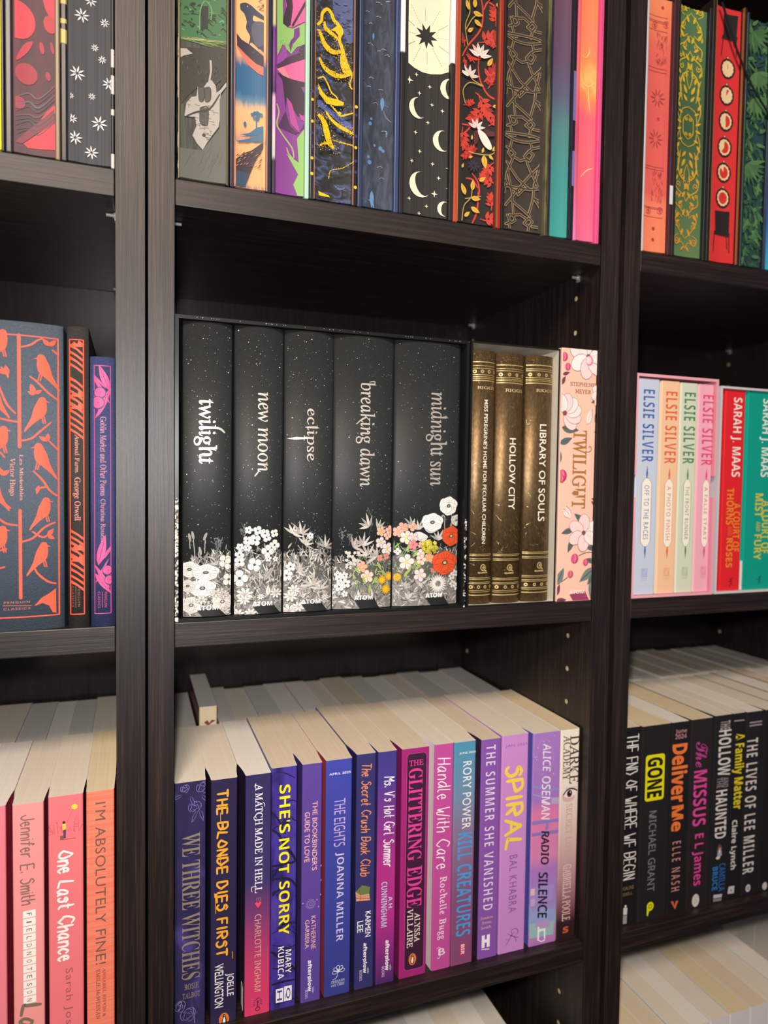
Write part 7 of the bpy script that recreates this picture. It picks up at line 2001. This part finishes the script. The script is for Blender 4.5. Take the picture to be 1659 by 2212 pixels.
a_ = A3(6, 'author_name'); a_.t('ANTONY', 'sansb', (588.6,-382.1), (594.5,-399.6), '#8a8488') if False else a_.stroke([(592.1,-383.3),(591.2,-398.5)], 1.5, '#8a8488', False)
m_ = A3(6, 'publisher_mark'); c_ = (603.2,-416.1); m_.ell(c_, 3.3, 4, '#d0cac8', n=20); m_.ell(c_, 1.7, 2, '#6a6468', n=14); m_.ell(c_, .8, 1, '#d0cac8', n=10)
m_ = A3(7, 'publisher_mark'); m_.ell((sp3[7][0] + 7, (630.6,-418.1)[1]), 3.4, 4.2, '#c8c2c0', n=20)
GRB = 'plain paperbacks in the back row of the lower shelf, right bookcase'
for i, (xa, xb) in enumerate(((sp3[7][1] + .3, sp3[7][1] + 26), (sp3[7][1] + 26.3, sp3[7][1] + 55), (sp3[7][1] + 55.3, sp3[7][1] + 80))):
    paperback(['dark paperback right of the last black spine, only its pale top in the photo', 'dark paperback second right of the last black spine, only its top in the photo', 'dark paperback third right of the last black spine, only its top in the photo'][i], GK, xa, xb, Zl, -229 + i, 9, 128, '#1f1c20', None, None, ['cream', 'white', 'tan'][i])
backrow([437.2, 466, 495, 520, 548, 574, 602, 632, 664, 690, 720, 746, 772, 799], -229, lambda i, n: 'plain paperback in the back row of the right bookcase, %s from its left panel' % ORD[i], GRB, ['grey', 'white', 'grey', 'tan', 'cream', 'white', 'tan', 'cream', 'tan', 'cream', 'grey', 'cream', 'white'], 141, 117, cov=('#d9d2c6', '#cfc8be', '#e2d8c8'))

# ------------------------------------------------------------------ the shelf below: only the tops of its books reach the frame
Zz = -742.8
GQ = 'paperbacks on the shelf below, middle bookcase'
xq = [190, 214, 239, 262, 289, 313, 338, 358]
for i in range(7):
    paperback('plain front-row paperback on the shelf below the purple row, %s from the right' % ORD[6 - i], GQ, xq[i] + .15, xq[i + 1] - .15, Zz, -549 + rnd.uniform(-1, 1), 12, 128, '#e4ddd0', None, None, ['white', 'cream', 'grey', 'white', 'cream', 'white', 'grey'][i])
GQ2 = 'back-row paperbacks on the shelf below, middle bookcase'
backrow([190, 216, 241, 264, 290, 316, 340, 362], -548, lambda i, n: 'plain back-row paperback on the shelf below the purple row, %s from the right' % ORD[6 - i], GQ2, ['grey', 'white', 'cream', 'grey', 'white', 'grey', 'cream'], 142, 116, 2, Zz)
GQ3 = 'paperbacks on the shelf below, right bookcase'
xq = [437.4, 462, 489, 513, 537, 560, 586, 614, 640, 668, 694]
for i in range(10):
    r = paperback(['plain paperback on the shelf below the black row, against its left panel', 'plain paperback on the shelf below the black row, second from its left panel', 'plain paperback on the shelf below the black row, third from its left panel', 'plain paperback on the shelf below the black row, fourth from its left panel', 'white-spined paperback at the bottom right corner of the photo', 'white-spined paperback right of the other white spine at the bottom corner', 'paperback on the shelf below the black row, third right of the first white spine', 'paperback on the shelf below the black row, fourth right of the first white spine', 'paperback on the shelf below the black row, fifth right of the first white spine', 'paperback on the shelf below the black row, sixth right of the first white spine'][i], GQ3, xq[i] + .15, xq[i + 1] - .15, Zz, -549 + rnd.uniform(-1, 1), 10, 129, '#e9e5e8', '#a8c0d0', None, ['cream', 'yellow', 'tan', 'cream', 'white', 'cream', 'yellow', 'tan', 'cream', 'white'][i])
GQ4 = 'back-row paperbacks on the shelf below, right bookcase'
backrow([437.4, 463, 490, 518, 546, 572, 600, 628, 655, 682, 710, 737, 768, 798], -548, lambda i, n: 'plain paperback in the back row below the black row, %s from its left panel' % ORD[i], GQ4, ['grey', 'cream', 'tan', 'cream', 'white', 'tan', 'cream', 'grey', 'tan', 'cream', 'white', 'cream', 'tan'], 142, 116, 2, Zz, ('#d9d2c6', '#cfc8be', '#e2d8c8'))

finish_arts()
